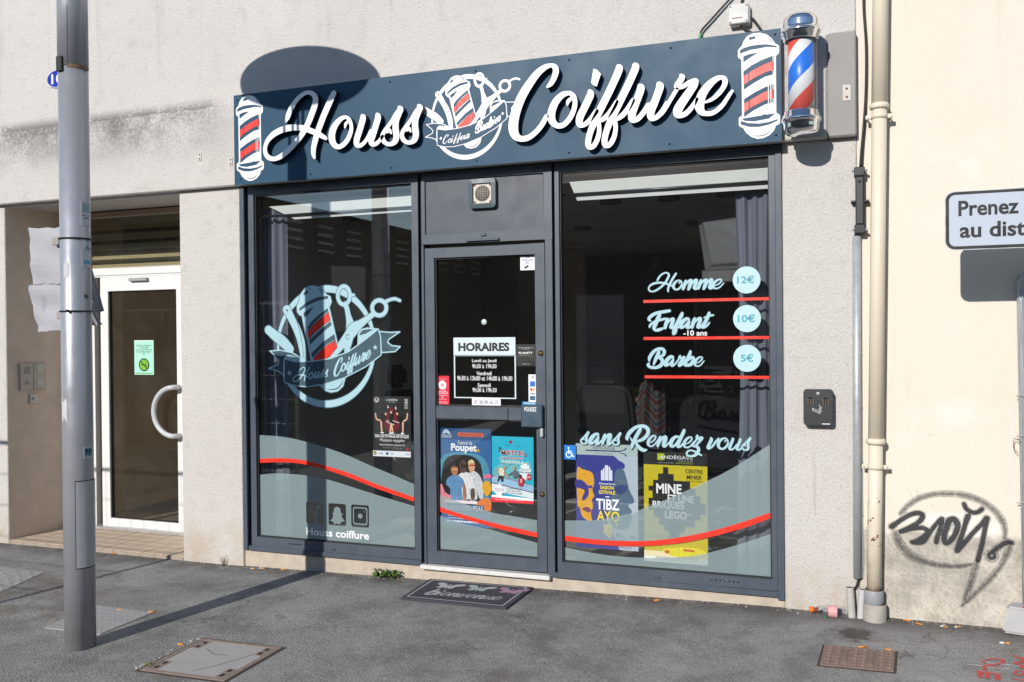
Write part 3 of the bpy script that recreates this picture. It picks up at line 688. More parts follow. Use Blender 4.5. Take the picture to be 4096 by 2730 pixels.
U2 = [[(1015,488,35),(1032,532,60),(990,660,60),(940,790,62),(900,900,62),(890,990,56),(920,1030,38),(990,1000,42),(1070,910,42),(1150,790,42)], [(1312,458,38),(1332,502,60),(1290,630,60),(1240,760,62),(1195,870,62),(1185,960,54),(1215,1005,36),(1290,970,40),(1370,880,38),(1440,760,36)]]
R_ltr = [[(740,250,35),(772,305,72),(720,400,75),(660,490,78),(645,540,55),(710,545,50),(800,520,55),(930,440,60),(1050,390,62),(1105,395,62),(1060,500,90),(960,640,100),(850,800,105),(740,960,110),(670,1090,112),(670,1190,92),(760,1220,64),(870,1170,62),(980,1060,60),(1070,930,52),(1130,830,44)]]
E_ltr = [[(1330,905,26),(1480,840,45),(1620,730,55),(1740,590,60),(1808,450,64),(1800,350,60),(1740,305,48),(1620,330,66),(1480,430,86),(1350,570,100),(1250,730,110),(1200,890,115),(1195,1020,110),(1240,1130,82),(1350,1180,58),(1500,1165,58),(1640,1080,56),(1760,960,54),(1860,810,50),(1940,690,44),(1985,630,34)]]
GL['H'] = tr('H', H_, LY); GL['o'] = tr('O', O_, LY); GL['u'] = tr('O', U_, LY); GL['s'] = tr('O', S_, LY)
GL['C'] = tr('C', C_, LY); GL['i'] = tr('C', I_, LY)+[('+','p',PL('C', DOT, LY))]; GL['f'] = tr('F', F_, LY); GL['r'] = tr('R', R_ltr, LY); GL['e'] = tr('R', E_ltr, LY)
SIGNWORDS = [[('H', GL['H']), ('o', GL['o']), ('u', GL['u']), ('s', GL['s']), ('s', tr('O', sh(S_, 437, -38), LY))],
    [('C', GL['C']), ('o', tr('C', O2, LY)), ('i', GL['i']), ('f', GL['f']), ('f', tr('F', sh(F_, 257, -25), LY)), ('u', tr('F', U2, LY)+tr('R', [[(150,1280,50),(280,1165,58),(400,1000,52),(500,830,50),(590,680,50),(650,590,46)]], LY)), ('r', GL['r']), ('e', GL['e'])]]
# letters met only on the windows
GL['m'] = tr('M', [[(797,322,18),(775,395,27),(752,462,24)],[(765,425,12),(830,345,20),(888,318,27),(886,362,30),(862,430,30),(846,470,22)],[(860,430,12),(920,352,20),(976,312,27),(980,352,30),(955,420,30),(948,452,24),(980,462,18),(1030,415,14)]], VY)
GL['E'] = tr('E', [[(515,148,24),(420,165,26),(320,180,25),(230,215,28),(165,270,28),(160,310,22),(188,324,9)],[(345,203,20),(335,235,32),(300,310,34),(265,390,34),(246,450,30),(270,488,20),(330,480,28),(398,455,18)],[(440,285,18),(370,305,22),(300,320,18),(220,360,20),(172,410,20),(168,442,8)]], VY)
GL['n'] = tr('E', [[(483,287,18),(470,325,30),(445,410,30),(440,448,22)],[(460,390,12),(520,312,20),(572,290,27),(576,322,30),(550,400,30),(538,436,26),(570,445,17),(615,395,14)]], VY)
GL['a'] = tr('E', [[(848,322,16),(850,292,18),(810,288,26),(750,332,32),(712,400,32),(718,440,24),(762,430,18),(810,380,16),(848,332,16)],[(858,342,20),(836,390,28),(826,435,28),(855,445,18),(902,400,14)]], VY)
GL['t'] = tr('E', [[(1205,187,24),(1185,250,30),(1140,340,30),(1100,410,32),(1096,438,24),(1140,430,17),(1190,385,16),(1210,352,12)],[(1278,225,15),(1200,235,18),(1115,270,10)]], VY)
GL['B'] = tr('E', [[(330,852,20),(320,892,30),(280,980,30),(247,1060,20),(236,1100,7)],[(162,1015,18),(170,960,28),(230,870,28),(310,815,24),(390,815,26),(425,860,28),(405,920,26),(340,955,20),(330,966,18),(380,995,28),(395,1050,34),(350,1110,30),(270,1140,24),(180,1130,24),(140,1092,24),(160,1060,12)]], VY)
GL['b'] = tr('E', [[(880,857,20),(865,912,28),(820,1000,28),(787,1080,28),(810,1098,24),(885,1082,30),(930,1012,32),(922,962,25),(880,972,22),(838,1012,16)]], VY)
GL['R'] = tr('A', [[(1268,465,12),(1250,420,36),(1300,310,44),(1400,210,40),(1500,155,34),(1620,145,38),(1710,190,42),(1740,270,42),(1700,370,40),(1610,450,36),(1500,490,25),(1440,495,20),(1370,478,20),(1330,412,14)],[(1560,202,32),(1530,262,42),(1470,370,42),(1410,490,42),(1370,590,37),(1350,660,18)],[(1450,520,20),(1500,600,35),(1570,670,42),(1640,700,37),(1700,690,18)]], VY)
GL['d'] = tr('Z', [[(385,345,20),(320,338,30),(240,400,42),(195,490,45),(206,560,34),(270,560,25),(340,480,22),(390,390,20)],[(510,187,30),(490,242,40),(430,370,40),(375,490,40),(362,568,33),(420,570,24),(482,498,18)]], VY)
GL['z'] = tr('Z', [[(700,560,16),(770,450,20),(815,390,22)],[(822,312,22),(810,352,32),(832,386,26),(880,366,30),(930,372,32),(880,440,30),(800,530,22),(742,575,14)],[(740,570,20),(800,570,30),(850,620,36),(830,710,36),(760,780,32),(660,800,24),(580,770,22),(580,700,22),(650,660,18),(740,680,20),(830,730,26),(918,778,16)]], VY)
GL['v'] = tr('Z', [[(1142,372,24),(1150,412,38),(1110,500,38),(1070,590,34),(1100,615,24),(1180,560,24),(1260,450,25),(1320,380,18)]], VY)
def gbox(g):
    P = np.array([p[:2]+(p[2] if len(p) > 2 else 0,) for _, _, q in g for p in q])
    return P[:, 0].min()-0, P[:, 1].min()-0, P[:, 0].max(), P[:, 1].max(), P[:, 2].mean()
def xf(g, f, rs):
    out = []
    for op, k, q in g: out.append((op, k, [f(p[0], p[1])+((p[2]*rs,) if len(p) > 2 else ()) for p in q]))
    return out
def put(g, x0, z0, x1, z1):
    "centre-line box of the glyph mapped onto a target box"
    a, b, c, d, _ = gbox(g); sx = (x1-x0)/(c-a); sz = (z1-z0)/(d-b); k = math.sqrt(abs(sx*sz))
    return xf(g, lambda x, z: (x0+(x-a)*sx, z0+(z-b)*sz), k)
def putv(ch, v, xa, ya, xb, yb, Y=VY, rpx=0, g=None):
    "place glyph in the box seen in a view (left, top, right, bottom, painted outline); stroke radius is inset"
    g = g or GL[ch]; a, b, c, d, r = gbox(g)
    x0, z0 = VP(v, xa, yb, Y); x1, z1 = VP(v, xb, ya, Y)
    s = (z1-z0)/(d-b+2*r); ins = r*s
    return put(g, x0+ins, z0+ins, x1-ins, z1-ins)

# ------------------------------------------------------------------ the shop sign
def m_sign():
    t = NT('petrol_blue_panel'); x = t.xyz()
    col = t.mix(t.noise(1.6, 3.), (.018, .062, .112), (.025, .078, .138))
    sw = t.step(t.noise(1., 5., .7, stretch=(4.5, 4.5, 42.)), .60, .74)
    col = t.mix(t.math('MULTIPLY', t.math('MULTIPLY', sw, t.step(x[0], -1.9, -.8)), .06), col, (.32, .40, .48))
    return t.fin(col, t.step(t.noise(5, 4.), .3, .7, .42, .50), spec=.22)
PANEL = m_sign()
sx0, sz0 = -4.052, 2.701; sx1, sz1 = -.3485, 3.3325
sign = thing('shop_sign', 'long petrol blue fascia sign with raised white script reading Houss Coiffure', 'shop sign', ((sx0+sx1)/2, SY, sz0))
MB().box(sx0, sx1, SY, SY+.004, sz0, sz1).build('panel', PANEL, sign)
MB().ring(sx0+.03, sx1-.03, sz0+.03, sz1-.03, sx0+.06, sx1-.06, sz0+.06, sz1-.06, SY+.0045, -.052).build('batten', mat('batten_wood', (.35, .27, .18), .8), sign)
MB().box(sx1-.022, sx1-.002, SY+.0045, -.053, sz0+.01, sz1-.015).build('edge_strip', mat('beige_strip', (.55, .48, .40), .6), sign)
for wd_ in SIGNWORDS:
    for ch, g in wd_:
        art('letter', g, LY, WHITE, sign, .0032, 0., .040, LETTERSIDE)
for u, v in ((950,402),(1242,609+45),(1560,328),(1566,672),(1903,285),(1906,643),(2277,240),(2276,612),(2684,193),(2678,577),(3100,138),(3104,541),(961,718),(1243,698)):
    X, Z = FP(u, v, SY)
    if v in (654,): continue
    MB().lathe([(.0004,SY-.006),(.004,SY-.0055),(.0062,SY-.002),(.0065,SY-.0002)], X, Z, 12, axis='y').build('screw', LETTERSIDE, sign)
# printed barber pole emblem (both ends)
POLE_W = [[(92,250),(110,190),(160,120),(240,82),(330,72),(420,95),(490,150),(535,215),(585,240),(590,280),(588,345),(545,385),(545,390),(85,432),(45,410),(38,385),(38,315),(60,280)],
          [(85,420),(545,380),(552,1145),(95,1220)],
          [(50,1210),(90,1180),(95,1212),(130,1248),(250,1258),(450,1220),(552,1140),(595,1165),(602,1190),(602,1275),(580,1300),(548,1310),(520,1380),(460,1440),(380,1480),(300,1490),(220,1465),(150,1410),(105,1340),(70,1330),(50,1300)]]
POLE_D = [[(65,310),(110,280),(200,250),(320,232),(430,228),(556,250),(556,270),(430,262),(320,285),(200,305),(65,355)],
          [(77,1250),(180,1280),(320,1285),(450,1265),(570,1225),(572,1245),(450,1300),(320,1330),(200,1332),(77,1300)],
          [(110,390),(200,355),(310,342),(220,395),(112,470)], [(255,1230),(330,1185),(410,1155),(408,1218)],
          [(112,590),(220,510),(350,440),(500,382),(518,380),(520,630),(400,660),(250,745),(118,835)],
          [(120,960),(260,870),(400,800),(522,748),(525,1000),(400,1030),(250,1110),(122,1200)]]
POLE_R = [[(115,655),(230,580),(380,500),(518,447),(520,565),(400,600),(230,690),(118,772)], [(122,1020),(230,955),(380,870),(522,820),(524,940),(400,975),(230,1060),(122,1140)]]
dxl = FP(997, 383.6, SY)[0]-FP(3033, 131.6, SY)[0]; dzl = FP(997, 383.6, SY)[1]-FP(3033, 131.6, SY)[1]
for dx, dz in ((0, 0), (dxl, dzl+.003)):
    mv = lambda q: [(a+dx, b+dz) for a, b in PL('P', q, SY)]
    st = lambda *p: ('+', 's', [(a+dx, b+dz, r) for a, b, r in SK('P', p, SY)])
    em = art('emblem', [('+','p',mv(q)) for q in POLE_W]+[('-','p',mv(q)) for q in POLE_D]+[('-','s',st((205,152,20),(255,138,20))[2]), ('-','s',st((306,110,10),(308,110,10))[2]), ('-','s',st((440,130,3),(475,165,6),(495,205,3))[2]), ('-','s',st((220,1440,2),(320,1452,6),(420,1425,6),(485,1360,2))[2]), ('-','s',st((98,1215,4),(130,1245,4),(250,1252,2))[2])]
        +[st((505,385,4),(508,630,4)), st((445,770,5),(447,1030,5)), st((477,760,5),(480,1018,5)), st((506,752,5),(510,1004,5))], SY-.0012, WHITE, sign, .0028)
    art('red_stripe', [('+','p',mv(q)) for q in POLE_R]+[('-','s',st((185,560,7),(187,760,7))[2]), ('-','s',st((190,930,7),(192,1110,7))[2]), ('-','s',st((478,740,5),(480,1018,5))[2]), ('-','s',st((447,740,5),(448,1030,5))[2])], SY-.0012, RED, em, .0028)

# ---- round logo (ring, razor, pole, scissors, ribbon), traced on the window and repeated on the sign
def logo(parent, f, scale, Y, cell, light, dark, text_light, red, outline, words, ftext, tscale):
    T = lambda q: [f(*p) for p in q]
    def K(*p): return ('+', 's', [f(x, y)+(r*scale,) for x, y, r in p])
    def neg(s): return ('-',)+s[1:]
    ringp = [(785+570*math.sin(a), 818-682*math.cos(a), 14+21*abs(math.cos(a))**1.5) for a in np.linspace(0, 2*math.pi, 49)]
    sc = [K(*[(993+72*math.cos(a), 215+108*math.sin(a), 20) for a in np.linspace(0, 2*math.pi, 25)]), K((1065,210,18),(1112,210,13)), K((1010,318,26),(1030,372,26),(1045,450,28),(1065,530,40),(1078,610,58)),
          K(*[(1412+84*math.cos(a), 362+90*math.sin(a), 20) for a in np.linspace(0, 2*math.pi, 25)]), K((1485,292,18),(1540,265,15),(1600,255,15),(1656,276,14)), K((1338,440,26),(1270,490,30),(1190,550,40),(1110,610,60),(1060,680,55),(990,770,45),(900,880,35),(850,945,22)), K((1075,620,48),(1060,720,40),(1040,800,38),(1025,890,25))]
    rz = [K((318,385,48),(370,480,42),(430,600,42),(475,720,42),(505,850,40),(520,990,30)), K((100,622,44),(180,690,52),(270,760,55),(355,850,45))]
    po = [('+','p',T([(460,290),(470,215),(530,130),(580,105),(625,97),(705,115),(765,170),(790,205),(835,225),(850,290),(825,350),(500,462),(470,450),(440,410),(435,340)])), ('+','p',T([(495,455),(820,345),(932,830),(840,960),(605,1000)])), ('+','p',T([(715,1285),(760,1340),(840,1365),(920,1350),(985,1290),(1012,1195),(1000,1150),(760,1230)]))]
    dk = [('-','p',T(q)) for q in ([(465,370),(560,290),(680,235),(805,220),(805,255),(690,275),(570,330),(470,400)],[(515,420),(640,345),(575,440),(520,480)],
        [(565,590),(600,530),(700,440),(800,365),(812,400),(720,470),(620,565),(570,632)],[(562,640),(620,570),(720,480),(812,405),(838,510),(740,580),(640,670),(580,740)],[(582,745),(650,680),(750,590),(835,520),(850,565),(760,640),(660,730),(595,800)],
        [(605,905),(640,870),(740,770),(880,672),(895,730),(780,800),(680,890),(625,955)],[(630,962),(690,890),(780,805),(895,735),(918,830),(840,930),(780,970),(640,1000)])]
    dk += [neg(K((530,197,15),(556,174,15))), neg(K((588,142,8),(589,142,8))), neg(K((323,392,11),(324,392,11))), neg(K((690,130,3),(730,165,6),(748,205,3))), neg(K((800,1330,3),(900,1322,6),(960,1270,5),(978,1220,2))), neg(K((380,400,3),(450,560,3),(500,780,3),(520,960,3))), neg(K(*[(1040+22*math.cos(a), 705+27*math.sin(a), 3.5) for a in np.linspace(.8, 5.6, 12)]))]
    main = [(290,965),(420,998),(620,995),(840,960),(1050,880),(1250,735),(1400,612),(1428,700),(1436,920),(1250,1060),(1000,1190),(760,1268),(560,1296),(400,1282),(288,1240)]
    tails = [[(118,872),(240,862),(380,890),(480,950),(492,985),(285,1000),(285,1150),(200,1105),(100,1080),(215,1030),(226,990),(180,930)], [(1415,640),(1540,652),(1658,645),(1525,735),(1512,770),(1560,808),(1662,820),(1600,880),(1440,892)]]
    curl = [[(1160,790),(1164,670),(1200,620),(1270,600),(1390,612),(1280,720)], [(296,945),(330,922),(420,940),(485,965),(510,1000),(420,1000),(300,975)]]
    tops = sc+rz
    allw = [K(*ringp)]+tops+po+[('+','p',T(q)) for q in [main]+tails+curl]
    if outline: art('outline', allw, Y+.0006, outline, parent, cell, 9*scale)
    gap = 5*scale
    def cut(q):
        if q[1] == 's': return ('-', 's', [(a, b, r+6.5*scale) for a, b, r in q[2]])
        pp = list(q[2]); return ('-', 'S', [(a, b, 6.5*scale) for a, b in pp+pp[:1]])
    seq = [K(*ringp)]
    for grp in (po[:1]+po[2:], po[1:2], rz[:1], rz[1:], sc[:3], sc[3:]):
        if grp is not po[1:2]: seq += [cut(q) for q in grp if grp[0] is not po[1]]
        seq += list(grp)
    lg = art('round_logo', seq+dk, Y, light, parent, cell)
    art('red_stripe', [('+','p',T(q)) for q in ([(566,650),(620,580),(720,490),(812,415),(836,502),(740,572),(640,662),(580,730)],[(634,966),(690,900),(780,815),(893,745),(915,826),(840,925),(780,962),(645,992)])]+[neg(K((605,560,5),(622,690,5))), neg(K((820,430,4),(838,560,4))), neg(K((850,700,4),(880,900,4))), neg(K((872,690,4),(902,880,4)))], Y-.0004, red, lg, cell)
    art('ribbon_border', [('+','p',T(q)) for q in tails+curl+[main]], Y-.0008, light, lg, cell, 5*scale)
    art('ribbon_band', [('+','p',T(main))], Y-.0012, dark, lg, cell, -6*scale)
    for q in tails: art('ribbon_tail', [('+','p',T(q)), ('-','p',T(main))]+[('-','p',T(c)) for c in curl], Y-.0012, dark, lg, cell, -7*scale)
    art('ribbon_fold', [('+','p',T([(1178,672),(1215,626),(1290,614),(1340,620),(1250,668),(1180,688)]))], Y-.0012, dark, lg, cell)
    stx = [('+','p',[f(x+30*math.cos(math.radians(a+i*36))*(.45 if i % 2 else 1), y-34*math.sin(math.radians(a+i*36))*(.45 if i % 2 else 1)) for i in range(10)]) for x, y, a in ((350,1132,95),(1366,830,100))]
    ws = list(stx)
    for chars, (xa, ya, xb, yb), hpx in words:
        pos = 0.; comp = []; keep = isinstance(chars[0][0], tuple)
        for ch, g in chars:
            a, b, c, d, r = gbox(g)
            if keep: comp.append((g, 0., 0.)); continue
            comp.append((g, a, pos)); pos += (c-a)*1.02
        xsw = [v[0]-a+o for g, a, o in comp for _, _, q in g for v in q]; x0, x1 = min(xsw), max(xsw)
        g0 = gbox(chars[0][1]); h0 = g0[3]-g0[1]; base = gbox(chars[1][1])[1] if keep else 2.87
        for g, a, o in comp:
            def w(x, z, a=a, o=o):
                t = (x-a+o-x0)/(x1-x0)
                return ftext(xa+(xb-xa)*t, ya+(yb-ya)*t-(ya-yb)*.06*math.sin(math.pi*t)*-1-(z-base)/h0*hpx)
            ws += xf(g, w, tscale*hpx/h0*.9)
    art('ribbon_lettering', ws, Y-.0018, text_light, lg, cell*.8)
    return lg
def whole(wd_): return [((ch,), g) for ch, g in wd_]      # keep the sign's own spacing
fL = lambda x, y: VP('L', x, y, VY)
pxL = abs(VP('L', 800, 800)[0]-VP('L', 900, 800)[0])/100*1.02
logo(sf, fL, pxL, VY-.001, .0024, PALE, TEAL, PALE, RED, TEAL, [(whole(SIGNWORDS[0]), (395,1222,808,1168), 165), (whole(SIGNWORDS[1]), (885,1150,1318,934), 190)], fL, pxL)
# affine from window logo to sign logo
src = np.array([fL(*p) for p in ((323,392),(993,215),(1412,362),(285,1240),(1400,615),(350,1132),(1366,830))])
dst = np.array([VP('S', *p, SY) for p in ((280,432),(990,180),(1435,285),(262,1325),(1425,545),(312,1192),(1405,755))])
Am = np.linalg.lstsq(np.c_[src, np.ones(len(src))], dst, rcond=None)[0]
fS = lambda x, y: tuple((np.array([*fL(x, y), 1.])@Am).tolist())
pxS = abs(VP('S', 800, 800, SY)[0]-VP('S', 900, 800, SY)[0])/100*1.02
def scaled(ch):      # glyph in sign space with a common baseline 2.87
    g = GL[ch]; a, b, c, d, r = gbox(g)
    hh = {'B': .40, 'a': .185, 'b': .36, 'n': .19, 'v': .19}.get(ch)
    if hh is None:
        base = b+(.10 if ch == 'f' else 0)
        return xf(g, lambda x, z: (x, z-base+2.87), 1.)
    k = hh/(d-b); return xf(g, lambda x, z: (x*k, (z-b)*k+2.87), k)
logo(sign, fS, pxL*np.linalg.det(Am[:2])**.5 if np.linalg.det(Am[:2]) > 0 else pxL*.72, SY-.0012, .0022, WHITE, PANEL, WHITE, RED, None,
    [([(c, scaled(c)) for c in 'Coiffeur'], (365,1294,825,1184), 150), ([(c, scaled(c)) for c in 'Barbier'], (925,1112,1365,882), 172)], lambda x, y: VP('S', x, y, SY), pxS)
# ------------------------------------------------------------------ films and lettering on the glass
def band(v, top, bot, Y=VY): return ('+', 'p', [VP(v, x, y, Y) for x, y in crom(top, False, 5)]+[VP(v, x, y, Y) for x, y in crom(bot, False, 5)[::-1]])
LT = [(155,472),(300,480),(480,510),(720,580),(870,635),(1050,715),(1220,785),(1385,858)]; LR0 = [(155,660),(300,653),(450,660),(560,680),(720,722),(900,780),(1100,862),(1385,962)]
LR1 = [(155,692),(300,686),(440,690),(560,710),(720,752),(900,815),(1100,895),(1385,995)]; LB = [(160,785),(300,773),(450,780),(560,792),(720,825),(900,880),(1100,945),(1388,1030)]
def ic(*q): return [('-', 'p', rrect(*VP('W8', q[0], q[3], VY), *VP('W8', q[2], q[1], VY), .012))]
def wst(*p): return ('+', 's', SK('W8', p, VY))
snap = [(780,1035),(805,1050),(812,1085),(830,1090),(815,1105),(830,1135),(842,1145),(815,1155),(800,1172),(780,1165),(760,1172),(748,1152),(725,1143),(742,1130),(752,1100),(738,1088),(752,1083),(758,1048)]
low_l = [band('W8', LB, [(155,1266),(600,1302),(1000,1335),(1390,1362)])]+ic(540,1003,672,1163)+[wst((622,1160,12),(622,1070,12),(630,1042,12),(648,1040,10)), wst((600,1085,9),(645,1088,9))]+ic(715,1015,850,1176)+[('+','c',PL('W8', snap, VY))]+ic(893,1025,1030,1190)
low_l += [('+','p',rrect(*VP('W8', 906, 1172, VY), *VP('W8', 1018, 1042, VY), .016)), ('-','p',rrect(*VP('W8', 914, 1162, VY), *VP('W8', 1010, 1052, VY), .012)), ('+','c',circ(*VP('W8', 962, 1108, VY), .0175)), ('+','c',circ(*VP('W8', 993, 1074, VY), .004))]
art('frosted_film', [band('W8', LT, LR0)], VY, FROST, sf, .006); art('red_film', [band('W8', LR0, LR1)], VY-.0003, RED, sf, .005); art('frosted_film', low_l, VY, FROST, sf, .003)
x0, zb = VP('W8', 540, 1255, VY); x1, _ = VP('W8', 1032, 1285, VY); zt = VP('W8', 540, 1195, VY)[1]
text_split('lettering', 'Houss coiffure', [.40], x0, x1, zb, zt, VY-.0008, WHITE, sf, .025)
DT = [(160,650),(350,720),(550,785),(700,810),(872,840)]; DR0 = [(160,736),(350,800),(550,855),(700,890),(872,927)]; DR1 = [(160,770),(350,828),(550,885),(700,922),(872,960)]; DB = [(160,795),(350,862),(545,905),(700,950),(874,998)]
art('frosted_film', [band('D2', DT, DR0)], VY, FROST, dr, .006); art('red_film', [band('D2', DR0, DR1)], VY-.0003, RED, dr, .005); art('frosted_film', [band('D2', DB, [(162,1050),(874,1106)])], VY, FROST, dr, .006)
RT = [(82,962),(300,960),(450,935),(600,890),(800,810),(1000,720),(1200,620),(1465,452)]; RR0 = [(82,1060),(300,1088),(500,1098),(650,1097),(850,1075),(1050,1035),(1250,980),(1467,905)]
RR1 = [(82,1095),(300,1120),(500,1132),(700,1127),(900,1105),(1100,1062),(1300,1005),(1467,943)]; RB = [(82,1136),(300,1180),(500,1203),(700,1210),(900,1200),(1050,1175),(1250,1120),(1467,1048)]
art('frosted_film', [band('R4', RT, RR0)], VY, FROST, sf, .006); art('red_film', [band('R4', RR0, RR1)], VY-.0003, RED, sf, .005); art('frosted_film', [band('R4', RB, [(84,1236),(700,1285),(1466,1346)])], VY, FROST, sf, .006)
# price list
def line(v, xa, ya, xb, yb, h):
    a = VP(v, xa, ya, VY); b = VP(v, xb, yb, VY); hh = h/2
    MB().prism([(a[0],a[1]-hh),(b[0],b[1]-hh),(b[0],b[1]+hh),(a[0],a[1]+hh)], VY-.0006, VY-.0001).build('red_rule', RED, sf)
line('M', 58, 684, 2262, 633, .0175); line('E', 60, 632, 2266, 613, .0175); line('E', 82, 1299, 2278, 1310, .0175)
def word(parts): 
    out = []
    for p in parts: out += p
    return out
def mvz(g, dx, dy, v):
    a = VP(v, 1000, 500, VY); b = VP(v, 1000+dx, 500+dy, VY); return xf(g, lambda x, z: (x+b[0]-a[0], z+b[1]-a[1]), 1.)
words_ = [word([putv('H','M',140,162,642,540), putv('o','M',572,300,742,492), GL['m'], mvz(GL['m'],267,-8,'M'), putv('e','M',1262,282,1475,470)]),
    word([GL['E'], GL['n'], tr('E', [[(735,192,24),(720,232,32),(670,330,32),(620,430,32),(590,500,28),(582,552,20),(615,535,20),(635,480,18),(622,450,16),(680,430,18),(720,380,14)]], VY), GL['a'], mvz(GL['n'],482,-6,'E'), GL['t']]),
    word([GL['B'], tr('E', [[(572,990,14),(575,952,18),(530,952,28),(470,1010,34),(446,1080,32),(462,1100,22),(520,1070,17),(568,1010,14)],[(577,1005,20),(555,1060,28),(555,1100,26),(592,1095,16),(650,1030,14),(690,962,12)],[(702,932,14),(690,962,22),(722,975,18),(770,957,22),(740,1010,30),(692,1080,30),(692,1105,22),(740,1080,15),(790,1010,12)]], VY), GL['b'], putv('e','E',945,940,1132,1125)]),
    word([putv('s','A',175,258,388,568), tr('A', [[(592,375,18),(590,328,20),(540,328,30),(460,390,45),(406,480,45),(406,535,34),(460,540,24),(530,470,20),(582,400,16)],[(588,405,28),(570,470,38),(556,540,38),(602,550,24),(662,480,18)]], VY), tr('A', [[(748,340,24),(735,385,40),(700,490,38),(690,548,28)],[(720,480,16),(800,370,30),(862,348,40),(862,400,45),(826,490,42),(826,548,36),(870,550,24),(935,475,16)]], VY), putv('s','A',905,280,1122,592)]),
    word([GL['R'], putv('e','A',1718,348,1975,622), tr('A', [[(748+1270,340+52,24),(735+1270,385+52,40),(700+1270,490+52,38),(690+1270,548+52,28)],[(720+1270,480+52,16),(800+1270,370+52,30),(862+1270,348+52,40),(862+1270,400+52,45),(826+1270,490+52,42),(826+1270,548+52,36),(870+1270,550+52,24),(935+1270,475+52,16)]], VY), GL['d'], putv('e','Z',488,332,760,608), GL['z']]),
    word([GL['v'], putv('o','Z',1295,358,1562,645), putv('u','Z',1555,366,1905,665), putv('s','Z',1850,340,2092,672)])]
for w in words_:
    art('lettering_outline', w, VY-.0003, TEAL, sf, .0022, .0022); art('lettering', w, VY-.0008, PALE, sf, .0022)
for v, cx, cy, r_, tx, bx in (('M',1857,308,240,'12€',(1692,230,1992,374)),('E',1864,284,240,'10€',(1702,208,2008,352)),('E',1866,976,240,'5€',(1757,900,1978,1040))):
    X, Z = VP(v, cx, cy, VY); R = abs(VP(v, cx+r_, cy, VY)[0]-X); R2 = abs(VP(v, cx, cy+r_, VY)[1]-Z)
    d = art('price_disc', [('+','c',circ(X, Z, (R+R2)/2))], VY-.0008, mat('pale_disc_vinyl', (.46, .66, .70), .42, var=.04), sf, .004)
    a = VP(v, bx[0], bx[3], VY); b = VP(v, bx[2], bx[1], VY); text('price', tx, a[0], b[0], a[1], b[1], VY-.0016, PRICE, d, .025)
a = VP('E', 757, 585, VY); b = VP('E', 1170, 485, VY); text('lettering', '-10 ans', a[0], b[0], a[1], b[1], VY-.0016, WHITE, sf, .02)
# opening hours on the door
def dbox(xa, ya, xb, yb, v='D1', Y=VY):
    a = VP(v, xa, yb, Y); b = VP(v, xb, ya, Y); return a[0], b[0], a[1], b[1]
q = dbox(258, 1096, 645, 1212); hp = MB().box(q[0], q[1], VY-.001, VY-.0004, q[2]+.003, q[3]-.001).build('hours_header', mat('pale_header_vinyl', (.60, .70, .74), .45, var=.03), dr)
t = dbox(288, 1130, 608, 1186); text('lettering', 'HORAIRES', *t, VY-.0016, BLACK, hp, .045)
q2 = dbox(262, 1212, 648, 1478); MB().ring(q2[0], q2[1], q2[2], q2[3], q2[0]+.009, q2[1]-.009, q2[2]+.007, q2[3]-.003, VY-.001, VY-.0004).build('hours_border', mat('pale_header_vinyl', (.6,.7,.74)), dr)
for tx, bx in (('Lundi au Jeudi',(374,1234,527,1260)),('9h30 à 19h30',(375,1266,527,1292)),('Vendredi',(402,1312,497,1336)),('9h30 à 13h00 et 14h00 à 19h30',(281,1342,626,1368)),('Samedi',(409,1386,491,1410)),('9h30 à 19h30',(377,1416,528,1441))):
    text('lettering', tx, *dbox(*bx), VY-.001, WHITE, dr, .008)
X, Z = VP('D1', 449, 1002, VY); MB().lathe([(.0004, VY-.004), (.018, VY-.003), (.019, VY)], X, Z, 20, axis='y').build('spy_disc', mat('pale_button', (.55, .62, .62), .4), dr)
BX = lambda v, xa, ya, xb, yb, Y: (lambda a, b: (a[0], a[1], b[0], b[1]))(VP(v, xa, yb, Y), VP(v, xb, ya, Y))
IN = gY+.0105   # inside face of the glass
# stickers on the door
poster('sticker', 'small white video surveillance sticker in the upper corner of the shop door', 'sticker', BX('D1',677,580,766,678,VY), VY-.0012, (238,240,245), [('text',(40,60,130),'SOUS\nSURVEILLANCE\nVIDEO',(.1,.08,.9,.58),.01),('poly',(25,25,30),[(.25,.82),(.5,.66),(.62,.74),(.35,.92)]),('rect',(40,40,45),(.72,.65,.74,.95))], thick=.0005)
poster('sticker', 'black booking sticker with white lettering on the shop door beside the opening hours', 'sticker', BX('D1',649,1142,773,1279,VY), VY-.0012, (22,22,24), [('text',(210,210,210),'RÉSERVEZ VOS RENDEZ-VOUS\nEN LIGNE SUR',(.12,.12,.88,.23)),('text',(235,235,235),'PLANITY',(.15,.34,.85,.44),.02),('text',(160,160,160),'COIFFEUR · BARBIER · MANUCURE',(.15,.50,.85,.54)),('text',(200,200,200),'WWW.PLANITY.COM',(.3,.88,.7,.92))], thick=.0005)
poster('sticker', 'red sticker with white pentagon emblem low on the shop door glass', 'sticker', BX('D1',148,1340,230,1521,VY), VY-.0012, (214,26,62), [('text',(240,200,205),'Commerçant adhérent',(.15,.09,.85,.13)),('curve',(245,245,245),[(.5,.16),(.75,.24),(.78,.36),(.66,.46),(.32,.44),(.22,.32),(.26,.22)]),('text',(214,26,62),'VR',(.36,.26,.64,.38),.02),('text',(245,245,245),'Les Vitrines\nDE LA ROCHE',(.1,.5,.9,.62),.01),('stroke',(245,245,245),[[(.15,.67,.008),(.85,.67,.008)],[(.2,.8,.008),(.8,.8,.008)],[(.5,.73,.04),(.51,.73,.04)]]),('text',(245,225,228),'CHÈQUE CADEAU\nOFFREZ LE ROCHE',(.12,.87,.88,.95))], thick=.0005)
